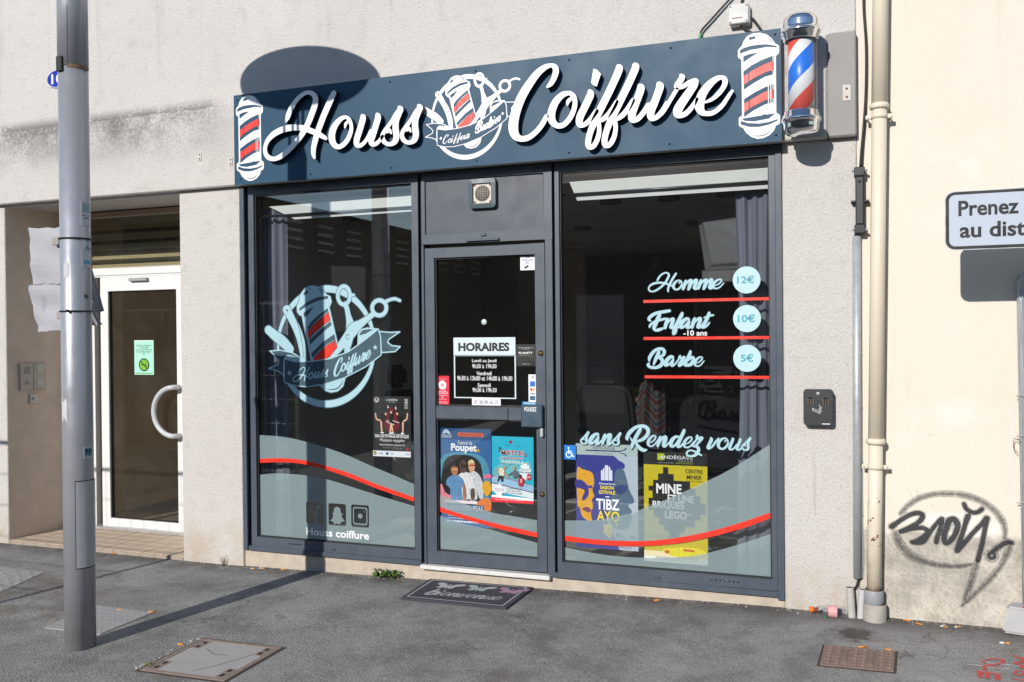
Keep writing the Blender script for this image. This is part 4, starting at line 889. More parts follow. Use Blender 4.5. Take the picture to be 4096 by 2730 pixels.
poster('sticker', 'white strip of payment card logos at the edge of the shop door', 'sticker', BX('D1',729,1331,776,1502,VY), VY-.0012, (236,238,242), [('stroke',(60,60,66),[[(.35,.13,.03),(.4,.1,.03),(.35,.07,.03)],[(.5,.15,.03),(.58,.1,.03),(.5,.05,.03)],[(.65,.16,.03),(.75,.1,.03),(.65,.04,.03)]]),('rect',(35,110,190),(.2,.25,.85,.44)),('curve',(235,60,40),[(.2,.55),(.35,.49),(.5,.55),(.35,.62)]),('curve',(245,160,40),[(.5,.55),(.65,.49),(.8,.55),(.65,.62)]),('text',(30,40,120),'VISA',(.2,.67,.85,.73),.03),('rect',(20,60,130),(.2,.79,.85,.93)),('rect',(40,150,120),(.5,.84,.8,.90))], thick=.0005)
poster('sticker', 'narrow white sticker with a phone number under the opening hours', 'sticker', BX('D1',374,1478,553,1532,VY), VY-.0012, (232,234,240), [('text',(50,55,75),'07. 58. 89. 65. 72',(.08,.3,.92,.68))], thick=.0005)
poster('sticker', 'light blue sticker half hidden above the push plate', 'sticker', BX('D1',690,1503,776,1522,VY), VY-.0012, (60,150,200), [('text',(240,245,250),'VITRINES',(.1,.2,.9,.7))], thick=.0005)
poster('sticker', 'blue square wheelchair access sticker on the right display window', 'sticker', BX('R4',84,466,170,557,VY), VY-.0012, (10,120,205), [('stroke',(245,248,252),[[(.46,.2,.06),(.461,.2,.06)],[(.46,.32,.035),(.47,.55,.035),(.68,.56,.035),(.78,.78,.035),(.86,.76,.03)],[(.47,.42,.03),(.66,.43,.03)],[(.38,.48,.03),(.27,.62,.03),(.33,.8,.03),(.5,.86,.03),(.64,.76,.03),(.66,.68,.03)]])], thick=.0005)
# notice on the entrance door
nx0, nz0 = FP(938/1.742, 700+1393/1.742, yf+.02); nx1, nz1 = FP(1070/1.742, 700+1153/1.742, yf+.02)
poster('notice', 'mint green no smoking notice taped to the entrance door glass', 'notice', (nx0, nz0, nx1, nz1), yf+.020, (170,222,205), [('rect',(240,246,244),(0,0,1,.02)),('text',(70,140,110),'MERCI DE LAISSER LA\nPORTE LIBRE\nD’ACCES DE ET DE NE\nPAS FUMER DEVANT\nSVP',(.1,.13,.9,.42),.0),('curve',(40,70,60),[(.5+.27*math.cos(a),.71+.19*math.sin(a)) for a in np.linspace(0,6.283,16,endpoint=False)]),('curve',(120,180,45),[(.5+.22*math.cos(a),.71+.155*math.sin(a)) for a in np.linspace(0,6.283,16,endpoint=False)]),('stroke',(35,60,45),[[(.32,.60,.02),(.68,.83,.02)],[(.38,.71,.02),(.62,.72,.02)]]),('rect',(110,170,60),(.05,.945,.95,.965))])
# posters taped inside the glass
SKIN = (198,140,108); SKIN2 = (82,56,46)
poster('concert_poster', 'tall blue festival poster with three standing musicians, inside the shop door', 'poster', BX('D2',174,206,547,868,IN), IN+.001, (58,114,178), [
    ('rect',(22,84,140),(0,0,1,.115)), ('rect',(240,95,40),(.40,.042,.86,.082)), ('text',(60,30,30),'AFFICHAGE CULTUREL',(.43,.05,.83,.074)), ('text',(215,230,240),"L'IGLOO",(.09,.065,.28,.10),.03), ('stroke',(215,230,240),[[(.12,.055,.012),(.18,.03,.03),(.25,.055,.012)]]),
    ('curve',(90,165,200),[(.02,.66),(.03,.42),(.1,.3),(.3,.25),(.7,.25),(.9,.32),(.97,.45),(.98,.68),(.6,.8),(.2,.8)]), ('curve',(34,28,26),[(.1,.72),(.1,.45),(.16,.33),(.32,.275),(.62,.275),(.78,.33),(.84,.45),(.85,.72),(.5,.78)]),
    ('text',(245,248,250),'Festival de',(.40,.125,.66,.165),.01), ('text',(245,248,250),'Poupet',(.27,.155,.74,.255),.03), ('text',(240,205,60),'35',(.71,.205,.79,.235),.02),
    ('curve',(205,208,214),[(.60,.72),(.58,.52),(.62,.44),(.70,.43),(.80,.48),(.86,.58),(.85,.70),(.78,.70),(.74,.60),(.74,.71)]), ('curve',(214,160,125),[(.60,.42),(.585,.36),(.62,.32),(.68,.33),(.71,.38),(.68,.43),(.64,.45)]), ('curve',(225,205,150),[(.585,.355),(.60,.325),(.66,.315),(.70,.345),(.64,.345)]), ('rect',(150,30,40),(.61,.365,.71,.378)),
    ('curve',(236,238,242),[(.40,.72),(.38,.52),(.44,.46),(.54,.44),(.64,.48),(.70,.60),(.66,.63),(.60,.60),(.60,.71)]), ('curve',SKIN2,[(.44,.43),(.43,.36),(.47,.325),(.53,.325),(.565,.37),(.55,.43),(.50,.455)]), ('rect',(12,12,14),(.455,.368,.59,.395)), ('curve',(95,65,52),[(.63,.62),(.69,.61),(.70,.70),(.66,.73),(.63,.71)]),
    ('curve',(92,140,185),[(.27,.73),(.25,.62),(.18,.58),(.2,.52),(.30,.48),(.40,.48),(.50,.53),(.50,.58),(.46,.62),(.47,.74)]), ('curve',(165,112,84),[(.49,.55),(.54,.60),(.55,.70),(.53,.74),(.49,.73)]), ('curve',(170,115,85),[(.28,.455),(.27,.40),(.31,.37),(.36,.375),(.40,.41),(.385,.47),(.33,.485)]), ('curve',(60,45,40),[(.275,.40),(.29,.372),(.35,.365),(.385,.40),(.33,.39)]), ('rect',(215,150,80),(.29,.412,.40,.432)),
    ('curve',(235,130,150),[(.01,.74),(.04,.6),(.1,.58),(.16,.66),(.28,.70),(.2,.76),(.12,.82)]), ('rect',(245,225,235),(.15,.735,.75,.765)), ('curve',(245,165,30),[(.84,.60),(.86,.54),(.93,.52),(.99,.55),(1.,.62),(.92,.68)]), ('curve',(240,110,150),[(.86,.48),(.94,.45),(1.,.46),(1.,.49),(.9,.50)]), ('curve',(240,120,40),[(.72,.8),(.78,.73),(.88,.70),(.99,.71),(.99,.82),(.85,.82)]),
    ('rect',(34,80,130),(.14,.775,.87,.845)), ('text',(240,246,250),'BLACK EYED PEAS',(.16,.785,.85,.835),.0), ('text',(190,215,230),'PREMIÈRE PARTIE : TIGGS',(.35,.85,.63,.865)), ('text',(225,190,190),'1er JUILLET 2022',(.22,.88,.75,.905)), ('text',(235,235,240),'THÉÂTRE DE VERDURE',(.2,.912,.5,.925)), ('text',(245,248,250),'www.festival-poupet.com',(.18,.935,.78,.965),.02)], lean=0)
poster('theatre_poster', 'turquoise theatre match poster with cartoon players, inside the shop door', 'poster', BX('D2',556,262,842,708,IN), IN+.001, (40,205,240), [
    ('curve',(120,212,232),[(.03,.50),(.2,.42),(.15,.32),(.4,.36),(.6,.30),(.7,.40),(.9,.36),(.95,.55),(.8,.64),(.1,.66)]), ('curve',(190,40,60),[(.41,.08),(.45,.06),(.5,.07),(.48,.10),(.43,.105)]), ('stroke',(20,50,70),[[(.22,.13,.004),(.78,.145,.004)],[(.25,.20,.004),(.78,.215,.004)],[(.22,.415,.004),(.75,.43,.004)]]),
    ('text',(20,24,30),'3',(.16,.165,.23,.235),.03), ('text',(245,248,250),'MATCH',(.22,.205,.78,.285),.09), ('text',(190,28,50),'MATCH',(.23,.21,.77,.28),.02), ('text',(190,28,50),'s',(.79,.255,.84,.30),.03), ('text',(246,240,244),'d’IMPROVISATION',(.21,.305,.76,.345),.06), ('text',(200,50,90),'d’IMPROVISATION',(.22,.31,.75,.34),.0), ('text',(240,246,250),'THÉÂTRALE',(.22,.355,.76,.405),.02),
    ('poly',(235,245,248),star(.80,.52,.15,.11,11)), ('text',(45,50,60),'Dimanche',(.69,.475,.90,.505)), ('text',(20,24,30),'26 juin',(.69,.515,.91,.555),.02), ('poly',(200,30,55),star(.89,.60,.06,.045,9)), ('text',(245,245,245),'14h',(.855,.585,.925,.612),.02),
    ('poly',(150,195,225),[(.0,.63),(.1,.605),(.95,.72),(1,.72),(1,.83),(0,.70)]), ('stroke',(170,40,60),[[(0,.63,.006),(.1,.605,.006),(.9,.715,.006)],[(0,.71,.006),(1,.83,.006)]]), ('poly',(228,240,246),[(0,.72),(1,.84),(1,.92),(0,.84)]),
    ('curve',(245,240,200),[(.17,.53),(.2,.48),(.28,.49),(.31,.54),(.28,.60),(.2,.60)]), ('curve',(40,40,46),[(.18,.60),(.28,.61),(.28,.69),(.23,.68),(.22,.64),(.15,.70),(.14,.68)]), ('curve',(212,150,120),[(.28,.485),(.3,.455),(.34,.46),(.34,.49),(.3,.505)]), ('stroke',(212,150,120),[[(.17,.5,.016),(.15,.56,.016)],[(.3,.55,.014),(.40,.62,.014)]]), ('curve',(95,100,112),[(.51,.54),(.55,.51),(.61,.52),(.64,.56),(.61,.62),(.52,.62)]), ('curve',(205,145,118),[(.52,.50),(.52,.455),(.56,.45),(.575,.48),(.55,.51)]), ('stroke',(95,100,112),[[(.52,.54,.016),(.42,.58,.014)],[(.61,.55,.016),(.67,.6,.014)]]),
    ('curve',(190,30,55),[(.64,.66),(.66,.615),(.74,.61),(.8,.64),(.77,.68),(.76,.74),(.66,.74)]), ('text',(245,245,248),'5',(.69,.635,.735,.685),.02), ('curve',(60,40,36),[(.66,.61),(.66,.57),(.72,.57),(.72,.61)]),
    ('poly',(246,248,250),star(.18,.82,.12,.085,10)), ('text',(160,60,80),'Salle des fêtes\nTHORIGNY',(.08,.785,.27,.835)), ('text',(60,80,100),'11h : match de bébés, ados\n12h15 : match de adultes\n14h00 : match de la compagnie',(.33,.77,.74,.87)), ('poly',(240,246,250),[(0,.895),(1,.92),(1,.96),(0,.93)]), ('poly',(218,40,52),[(0,.925),(1,.955),(1,1),(0,1)]), ('text',(250,235,235),'Infos et réservations : www.corridoros.ovh',(.08,.945,.78,.965))])
poster('skating_poster', 'black skating gala poster with three dancers, inside the left display window', 'poster', BX('W8',1066,172,1356,636,IN), IN+.001, (36,35,37), [
    ('curve',(120,18,34),[(.30,.36),(.42,.2),(.58,.2),(.68,.34),(.70,.52),(.6,.58),(.40,.58),(.30,.48)]), ('stroke',(230,230,232),[[(.1+.06*math.cos(a),.062+.037*math.sin(a),.008) for a in np.linspace(0,6.283,13)],[(.06,.045,.009),(.1,.085,.009),(.15,.04,.009)]]), ('text',(238,238,240),'LA VENDÉENNE',(.35,.035,.66,.075),.02), ('text',(215,215,218),'vous présente',(.40,.085,.61,.11),.0), ('text',(240,240,242),'25',(.84,.04,.93,.115),.03), ('text',(235,235,238),'JUIN\nà 20h',(.84,.125,.93,.20),.03),
    ('curve',(12,12,13),[(.44,.3),(.49,.275),(.54,.3),(.54,.44),(.49,.46),(.44,.44)]), ('stroke',(12,12,13),[[(.46,.3,.015),(.42,.22,.012)],[(.52,.3,.015),(.60,.23,.012)],[(.30,.34,.05),(.26,.38,.05),(.22,.41,.03)],[(.70,.35,.05),(.76,.40,.05),(.80,.42,.03)],[(.16,.30,.02),(.32,.34,.03)],[(.86,.30,.02),(.68,.34,.03)]]),
    ('stroke',(226,178,150),[[(.48,.47,.022),(.46,.60,.02)],[(.50,.47,.022),(.53,.59,.02)],[(.22,.43,.024),(.235,.58,.02)],[(.19,.40,.022),(.10,.38,.018),(.07,.29,.018)],[(.80,.43,.024),(.795,.58,.02)],[(.83,.40,.022),(.90,.37,.018),(.92,.28,.018)],[(.49,.262,.028),(.491,.268,.028)],[(.345,.29,.026),(.346,.296,.026)],[(.65,.283,.026),(.651,.289,.026)]]),
    ('stroke',(240,238,238),[[(.22,.602,.016),(.28,.605,.012)],[(.45,.61,.014),(.55,.605,.012)],[(.76,.605,.016),(.82,.61,.012)],[(.41,.16,.012),(.41,.19,.012)],[(.61,.175,.012),(.62,.21,.012)],[(.2,.618,.003),(.83,.625,.003)],[(.43,.40,.007),(.36,.42,.007),(.45,.44,.007),(.57,.47,.007)],[(.53,.40,.007),(.7,.435,.007)]]),
    ('text',(242,242,244),'GALA DE PATINAGE ARTISTIQUE',(.05,.63,.95,.695),.02), ('text',(230,230,232),'Musiques engagées',(.18,.70,.84,.765),.0,.25), ('text',(215,216,220),'Salle de l’Angelmière à La Roche-sur-Yon',(.18,.79,.85,.825),.02), ('text',(170,172,178),'OUVERTURE DES PORTES À 19H',(.26,.845,.78,.86)), ('rect',(170,26,44),(.885,.84,.935,.90)), ('rect',(226,230,240),(0,.905,1,1)), ('rect',(50,38,26),(.02,.92,.09,.975)), ('stroke',(235,190,60),[[(.035,.965,.006),(.045,.935,.006),(.055,.96,.006),(.065,.935,.006),(.075,.965,.006)]]), ('text',(70,70,110),'VENDÉE',(.15,.935,.27,.96)), ('curve',(40,90,160),[(.34,.965),(.36,.93),(.40,.925),(.41,.965)]), ('text',(150,40,60),'Ry',(.49,.935,.54,.965),.02), ('text',(60,70,90),'ACTION',(.86,.94,.97,.96))])
poster('concert_poster', 'blue and yellow concert poster with two large faces, inside the right display window', 'poster', BX('R4',176,466,578,1136,IN), IN+.001, (206,218,232), [
    ('rect',(198,216,216),(0,0,1,.105)), ('text',(35,50,95),'AENCRAGE',(.28,.02,.64,.052),.0), ('rect',(40,60,120),(.16,.058,.74,.07)), ('text',(110,125,140),'www.aencrage.fr',(.30,.082,.62,.097)), ('stroke',(40,60,120),[[(.72,.058,.004),(.79,.05,.008),(.82,.03,.01)],[(.72,.078,.004),(.79,.088,.008),(.82,.105,.01)]]),
    ('poly',(58,64,160),[(0,.107),(.62,.107),(.70,.15),(.77,.17),(.80,.195),(.78,.225),(.70,.235),(.66,.25),(.66,.40),(.58,.52),(.52,.62),(.50,.70),(.52,.78),(.60,.86),(.66,.94),(.70,1.0),(0,1.0)]), ('curve',(95,122,150),[(.64,.26),(.76,.23),(.82,.32),(.86,.42),(.94,.53),(.84,.57),(.90,.62),(.86,.66),(.90,.68),(.86,.76),(.78,.80),(.60,.78),(.52,.60),(.62,.42)]), ('curve',(60,76,140),[(.64,.40),(.74,.38),(.84,.39),(.80,.45),(.70,.47),(.64,.44)]), ('curve',(70,88,140),[(.80,.66),(.88,.63),(.90,.65),(.86,.68),(.90,.69),(.82,.70)]),
    ('curve',(240,165,30),[(.02,.25),(.12,.25),(.27,.28),(.30,.38),(.27,.44),(.30,.50),(.26,.54),(.28,.60),(.24,.66),(.26,.73),(.20,.74),(.10,.70),(.06,.62),(.02,.58)]), ('curve',(60,50,140),[(.0,.35),(.12,.36),(.2,.42),(.2,.5),(.12,.55),(.10,.52),(.14,.45),(.0,.42)]), ('curve',(120,60,90),[(.10,.63),(.18,.605),(.25,.635),(.2,.66)]), ('rect',(60,50,140),(.18,.40,.27,.425)),
    ('stroke',(225,232,250),[[(.425+.032*k,.34,.012),(.425+.032*k,h,.012)] for k, h in enumerate((.255,.235,.205,.205,.22,.25))]), ('text',(238,242,250),'Ouverture',(.38,.365,.64,.385),.02), ('text',(250,225,30),'SAISON\nESTIVALE',(.38,.395,.64,.475),.03), ('rect',(240,244,250),(.48,.495,.55,.505)), ('text',(244,247,252),'TIBZ',(.33,.52,.71,.625),.03), ('text',(250,222,20),'AYO',(.34,.635,.71,.735),.02), ('poly',(250,222,20),[(.63,.755),(.66,.742),(.69,.755),(.66,.768)]),
    ('stroke',(240,215,60),[[(.46+.03*k,.765,.012),(.46+.03*k,h,.012)] for k, h in enumerate((.845,.86,.88,.89,.86))]), ('text',(40,60,110),'9',(.65,.84,.69,.88),.03), ('text',(60,80,130),'juillet\nConcert',(.62,.85,.82,.91),.0), ('rect',(240,215,80),(.65,.925,.80,.945)), ('text',(60,80,130),'19h',(.86,.855,.96,.885)), ('text',(80,100,140),'Parking de la',(.70,.965,.90,.98))])
blk = [(.31,.135),(.39,.135),(.39,.195),(.475,.195),(.475,.255),(.73,.255),(.73,.32),(.81,.32),(.81,.385),(.89,.385),(.89,.45),(.97,.45),(.97,.55),(.89,.55),(.89,.60),(.80,.60),(.80,.665),(.64,.665),(.64,.72),(.56,.72),(.56,.78),(.40,.78),(.40,.71),(.32,.71),(.32,.66),(.24,.66),(.24,.595),(.16,.595),(.16,.53),(.075,.53),(.075,.42),(.14,.42),(.14,.355),(.075,.355),(.075,.31),(.15,.31),(.15,.255),(.23,.255),(.23,.195),(.31,.195)]
poster('exhibition_poster', 'yellow exhibition poster with black stepped shape and white lettering, inside the right display window', 'poster', BX('R4',624,522,1038,1226,IN), IN+.001, (226,205,20), [
    ('rect',(28,28,30),(0,0,1,.115)), ('poly',(196,214,20),[(.22,.012),(.33,.012),(.33,.072),(.22,.072)]), ('text',(235,240,240),'ANDÉGAVE',(.25,.02,.78,.06),.02), ('text',(200,204,206),'AFFICHAGE',(.54,.07,.78,.08)), ('text',(200,204,206),'RÉSEAU D’AFFICHAGE VITRINE',(.24,.088,.48,.1)), ('text',(196,214,20),'ANDEGAVE-COMMUNICATION.COM',(.51,.088,.78,.1)),
    ('poly',(30,28,27),blk), ('text',(34,32,20),'CENTRE\nMINIER',(.66,.145,.93,.235),.01), ('text',(40,38,24),'LE MUSÉE FAYMOREAU',(.67,.245,.93,.256)), ('text',(238,240,242),'MINE',(.20,.285,.60,.375),.03), ('text',(236,238,240),'ET UNE',(.38,.382,.79,.45),.02), ('text',(236,238,240),'BRIQUES',(.14,.445,.64,.52),.02), ('text',(236,238,240),'LEGO',(.335,.53,.68,.6),.03), ('text',(225,228,230),'®',(.69,.54,.75,.57)), ('text',(150,152,150),'Exposition conçue et réalisée par BrickEvent',(.25,.605,.79,.625)), ('text',(110,104,40),'du 2 avril\nau 6 novembre 2022',(.08,.74,.40,.78)),
    ('rect',(238,226,180),(0,.9,1,1)), ('curve',(244,214,40),[(.3,.88),(.5,.86),(.7,.85),(.95,.87),(.95,.93),(.7,.95),(.4,.93)]), ('poly',(200,90,40),[(.62,.868),(.8,.872),(.8,.89),(.62,.886)]), ('poly',(200,90,40),[(.33,.89),(.40,.89),(.40,.915),(.33,.915)]), ('rect',(240,238,228),(0,.95,1,1)), ('text',(60,60,60),'www.centreminier-vendee.fr - 02 51 00 48 48',(.18,.945,.84,.963)), ('text',(110,110,110),'UN SITE DE LA COMMUNAUTÉ DE COMMUNES',(.18,.968,.84,.98))])
# ------------------------------------------------------------------ inside the shop
room = thing('shop_room', 'dark barber shop interior behind the display windows', 'room', (-2.2, 3, .1))
RX0, RX1, RY1 = -4.09, -.36, 6.2
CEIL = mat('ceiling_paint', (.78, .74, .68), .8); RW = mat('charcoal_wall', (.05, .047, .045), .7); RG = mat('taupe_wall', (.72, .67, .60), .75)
def quad(name, vs, m_): MB().add(vs, [(0,1,2,3)]).build(name, m_, room)
CZ_ = 2.668
quad('ceiling', [(RX0,.5,CZ_),(RX1,.5,CZ_),(RX1,RY1,CZ_),(RX0,RY1,CZ_)], CEIL)
quad('ceiling_upstand', [(RX0,.09,2.702),(RX1,.09,2.702),(RX1,.5,2.702),(RX0,.5,2.702)], CEIL)
SUNPATCH = mat('white_sun_patch', (.80, .81, .80), .6, var=.03)  # boards added in the shape of the sun patches on the ceiling
MB().prism([VP('W7', *p, .10) for p in ((450,350),(1372,287),(1372,163),(245,250))], .10, .112).build('sun_patch_board', SUNPATCH, room)
MB().prism([VP('R3', *p, .10) for p in ((190,355),(1530,270),(1530,124),(135,225))], .10, .112).build('sun_patch_board', SUNPATCH, room)
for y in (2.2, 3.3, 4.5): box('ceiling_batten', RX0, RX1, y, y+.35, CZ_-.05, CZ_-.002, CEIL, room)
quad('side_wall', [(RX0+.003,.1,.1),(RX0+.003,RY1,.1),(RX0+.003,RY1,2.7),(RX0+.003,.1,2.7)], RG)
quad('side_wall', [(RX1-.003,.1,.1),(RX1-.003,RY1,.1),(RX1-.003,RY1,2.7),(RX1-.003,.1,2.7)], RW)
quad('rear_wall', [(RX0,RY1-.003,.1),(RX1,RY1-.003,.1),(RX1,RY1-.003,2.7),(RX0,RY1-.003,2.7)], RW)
quad('shop_floor', [(RX0,.1,.101),(RX1,.1,.101),(RX1,RY1,.101),(RX0,RY1,.101)], mat('dark_floor_tiles', (.38, .36, .34), .45))
box('partition', RX0+.01, -2.85, 4.60, 4.70, .102, CZ_-.06, RG, room, 0)
x0, _ = FP(2783, 1400, 4.0); x1, _ = FP(2996, 1400, 4.0)
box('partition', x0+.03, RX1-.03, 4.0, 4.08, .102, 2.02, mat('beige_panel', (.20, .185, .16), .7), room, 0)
box('door_edge', x0-.015, x0+.025, 3.97, 4.06, .102, 2.05, mat('white_trim', (.42, .41, .39), .6), room)
# mural on the partition
MUR = mat('mural_black', (.010, .010, .010), .6); MURW = mat('mural_grey', (.30, .28, .26), .7)
def mp(x, y): return VP('W7', x, y, 4.597)
ms = lambda *p: ('+','s',[mp(x, y)+(r/1.96*10/3603,) for x, y, r in p])
art('mural', [ms((1000,740,20),(1040,640,40),(1140,605,45),(1240,650,40),(1262,760,22)), ms((985,800,6),(1060,950,18),(1180,1150,26)), ms((1360,920,22),(1260,1100,30),(1170,1240,40),(1100,1330,30)), ms((1145,700,30),(1140,820,48),(1150,960,30)), ms((1330,1230,20),(1300,1290,16),(1320,1360,14),(1360,1340,14))], 4.596, MUR, room, .012)
art('mural', [ms((1010,1500,18),(1120,1480,60),(1240,1500,55),(1290,1420,18))], 4.5955, MUR, room, .012)
a = mp(1080, 1535); b = mp(1245, 1455); text('mural_lettering', 'BARBER SHOP', a[0]-.1, b[0], a[1], b[1], 4.593, MURW, room)
a = mp(1040, 655); b = mp(1235, 590); text('mural_lettering', 'HoussCoiffure', a[0], b[0], a[1], b[1], 4.593, MURW, room, 0, .2)
art('mural', [ms((1110,870,10),(1150,1000,12),(1185,880,10))], 4.594, mat('mural_blue', (.02, .03, .12), .6), room, .012); art('mural', [ms((1185,870,10),(1160,1010,14),(1190,1150,10))], 4.594, mat('mural_red', (.16, .015, .015), .6), room, .012)
for v, x, y in (('R3',425,370),('R3',825,345),('R3',1235,315),('R3',225,553),('R3',445,596),('R3',1000,517),('W7',880,350),('W7',560,368),('W7',1310,325)):
    o = VIEW[v]; k = ray(o[0]+x/o[2], o[1]+y/o[2]); z = CZ_-.023; P = k*((z-CAM_Z)/k[2])
    if not (RX0 < P[0] < RX1 and P[1]-CAM_D < RY1): continue
    t = thing('ceiling_spotlight', 'small round unlit spotlight set in the shop ceiling', 'spotlight', (P[0], P[1]-CAM_D, z-.02), 'ceiling spotlights in the shop')
    MB().lathe([(.085, z+.02), (.085, z-.008), (.06, z-.012), (.055, z+.01)], P[0], P[1]-CAM_D, 24).build('rim', mat('spot_rim', (.16, .15, .14), .4), t)
    MB().lathe([(.0005, z+.004), (.055, z+.004)], P[0], P[1]-CAM_D, 24).build('lens', mat('spot_lens', (.35, .34, .32), .2), t)
# curtains
CURT = mat('grey_curtain', (.19, .20, .265), .85, var=.10, vscale=3)
def curtain(xa, xb, y, z0, z1, folds, label, amp=.026, seed=0, waist=None):
    r = random.Random(seed); N = folds*10; M = 24; vs = []
    ph = [r.uniform(0, 6.28) for _ in range(4)]
    for j in range(M+1):
        t = j/M; z = z1+(z0-z1)*t
        for i in range(N+1):
            s = i/N; w = 1.
            if waist: w = 1-waist*math.exp(-((t-.45)/.3)**2)
            cx = (xa+xb)/2; x = cx+(xa+(xb-xa)*s-cx)*w
            a = s*folds*math.pi+.25*math.sin(t*3+ph[0])+.35*math.sin(s*4+ph[1])
            yy = y-amp*(1-.3*t)*math.sin(a)**2+.010*math.sin(t*6+s*7+ph[2]); vs.append((x+.006*math.sin(a*2+ph[3])*(.3+t), yy, z+(.006*math.sin(a) if j == 0 else 0)))
    n = N+1; fs = [(j*n+i, j*n+i+1, (j+1)*n+i+1, (j+1)*n+i) for j in range(M) for i in range(N)]
    mb = MB().add(vs, fs, 0, True).add([(a, b+.003, c) for a, b, c in vs], [q[::-1] for q in fs], 0, True)
    o = mb.build('curtain', CURT); tag(o, label, 'curtain')
curtain(FP(1050,1200,.17)[0], FP(1150,1200,.17)[0], .17, .12, FP(1100,836,.17)[1], 4, 'grey curtain gathered behind the left display window', seed=2)
curtain(FP(2945,1200,.19)[0], FP(3098,1200,.19)[0], .19, .12, FP(3020,705,.19)[1], 3, 'grey curtain gathered behind the right display window', .030, 5, .22)
for (ua, va), (ub, vb), lab in (((1052,868),(1640,832),'thin grey curtain rod behind the left display window'),((2248,782),(3090,728),'thin grey curtain rod behind the right display window')):
    a = FP(ua, va, .085); b = FP(ub, vb, .085)
    t = thing('curtain_rod', lab, 'curtain rod', ((a[0]+b[0])/2, .085, a[1]-.05)); RODM = mat('rod_metal', (.10, .11, .12), .35, .7)
    MB().tube([(a[0]-.03, .086, a[1]), (b[0]+.02, .086, a[1])], .009, 10).build('rod', RODM, t)
    for x in (a[0]-.02, b[0]+.015): MB().tube([(x, .086, a[1]), (x, .098, a[1]+.03), (x, .098, CZ_+.03)], .008, 8).build('bracket', RODM, t)
# television seen from behind
tv = thing('television', 'dark flat television seen from behind, hung beside the right curtain', 'television', (-.85, 0.430, 1.9))
a = FP(2790, 872, 0.430); b = FP(2822, 1085, 0.430); ch = FP(2816, 1128, 0.430)
TVB = mat('tv_back', (.085, .088, .092), .35)
wv = .62
MB().add([(a[0],0.430,a[1]),(a[0]+wv,0.280,a[1]+.01),(b[0]+wv,0.260,b[1]),(b[0],0.410,b[1]),(a[0],0.455,a[1]),(a[0]+wv,0.305,a[1]+.01),(b[0]+wv,0.285,b[1]),(b[0],0.435,b[1])],
    [(0,1,2,3),(4,7,6,5),(0,4,5,1),(3,2,6,7),(0,3,7,4),(1,5,6,2)]).build('panel', TVB, tv, .004)
MB().add([(a[0]+.04,0.390,a[1]-.04),(a[0]+wv-.04,0.250,a[1]-.03),(b[0]+wv-.04,0.230,b[1]+.04),(b[0]+.05,0.380,b[1]+.04),(a[0]+.02,0.425,a[1]-.02),(a[0]+wv,0.280,a[1]-.01),(b[0]+wv,0.260,b[1]+.02),(b[0]+.03,0.405,b[1]+.02)],
    [(0,1,2,3),(0,4,5,1),(3,2,6,7),(0,3,7,4),(1,5,6,2)]).build('back_cover', mat('tv_cover', (.15, .155, .16), .25), tv, .006)
MB().box(ch[0], ch[0]+.35, 0.340, 0.390, ch[1]-.01, b[1]-.002).build('port_panel', TVB, tv, .004)
MB().tube([(a[0]+.3, 0.340, (a[1]+b[1])/2), (a[0]+.42, .6, (a[1]+b[1])/2), (-.38, .75, (a[1]+b[1])/2)], .018, 8).build('wall_arm', mat('rod_metal', (.1,.11,.12)), tv)
bx = FP(3035, 918, .35); t = thing('fuse_box', 'small white switch box on the shop side wall beside the curtain', 'switch box', (bx[0], .35, bx[1]-.04))
MB().box(bx[0]-.03, bx[0]+.035, .33, .37, bx[1]-.045, bx[1]+.045).build('casing', WHITEPVC, t, .005); MB().box(bx[0]-.012, bx[0]+.006, .326, .331, bx[1]-.005, bx[1]+.02).build('switch', RED, t, .002)
dx_ = FP(2622, 1047, 4.); t = thing('wall_sensor', 'small cream alarm sensor high on the dark rear wall', 'sensor', (dx_[0], 6.15, dx_[1])); p = FP(2622, 1047, 6.12)
MB().box(p[0]-.04, p[0]+.04, 6.10, 6.19, p[1]-.08, p[1]+.07).build('casing', mat('cream_plastic', (.55, .52, .44), .5), t, .015); MB().box(p[0]-.025, p[0]+.025, 6.092, 6.10, p[1]-.04, p[1]+.02).build('lens', mat('sensor_lens', (.4,.38,.34), .3), t, .004)
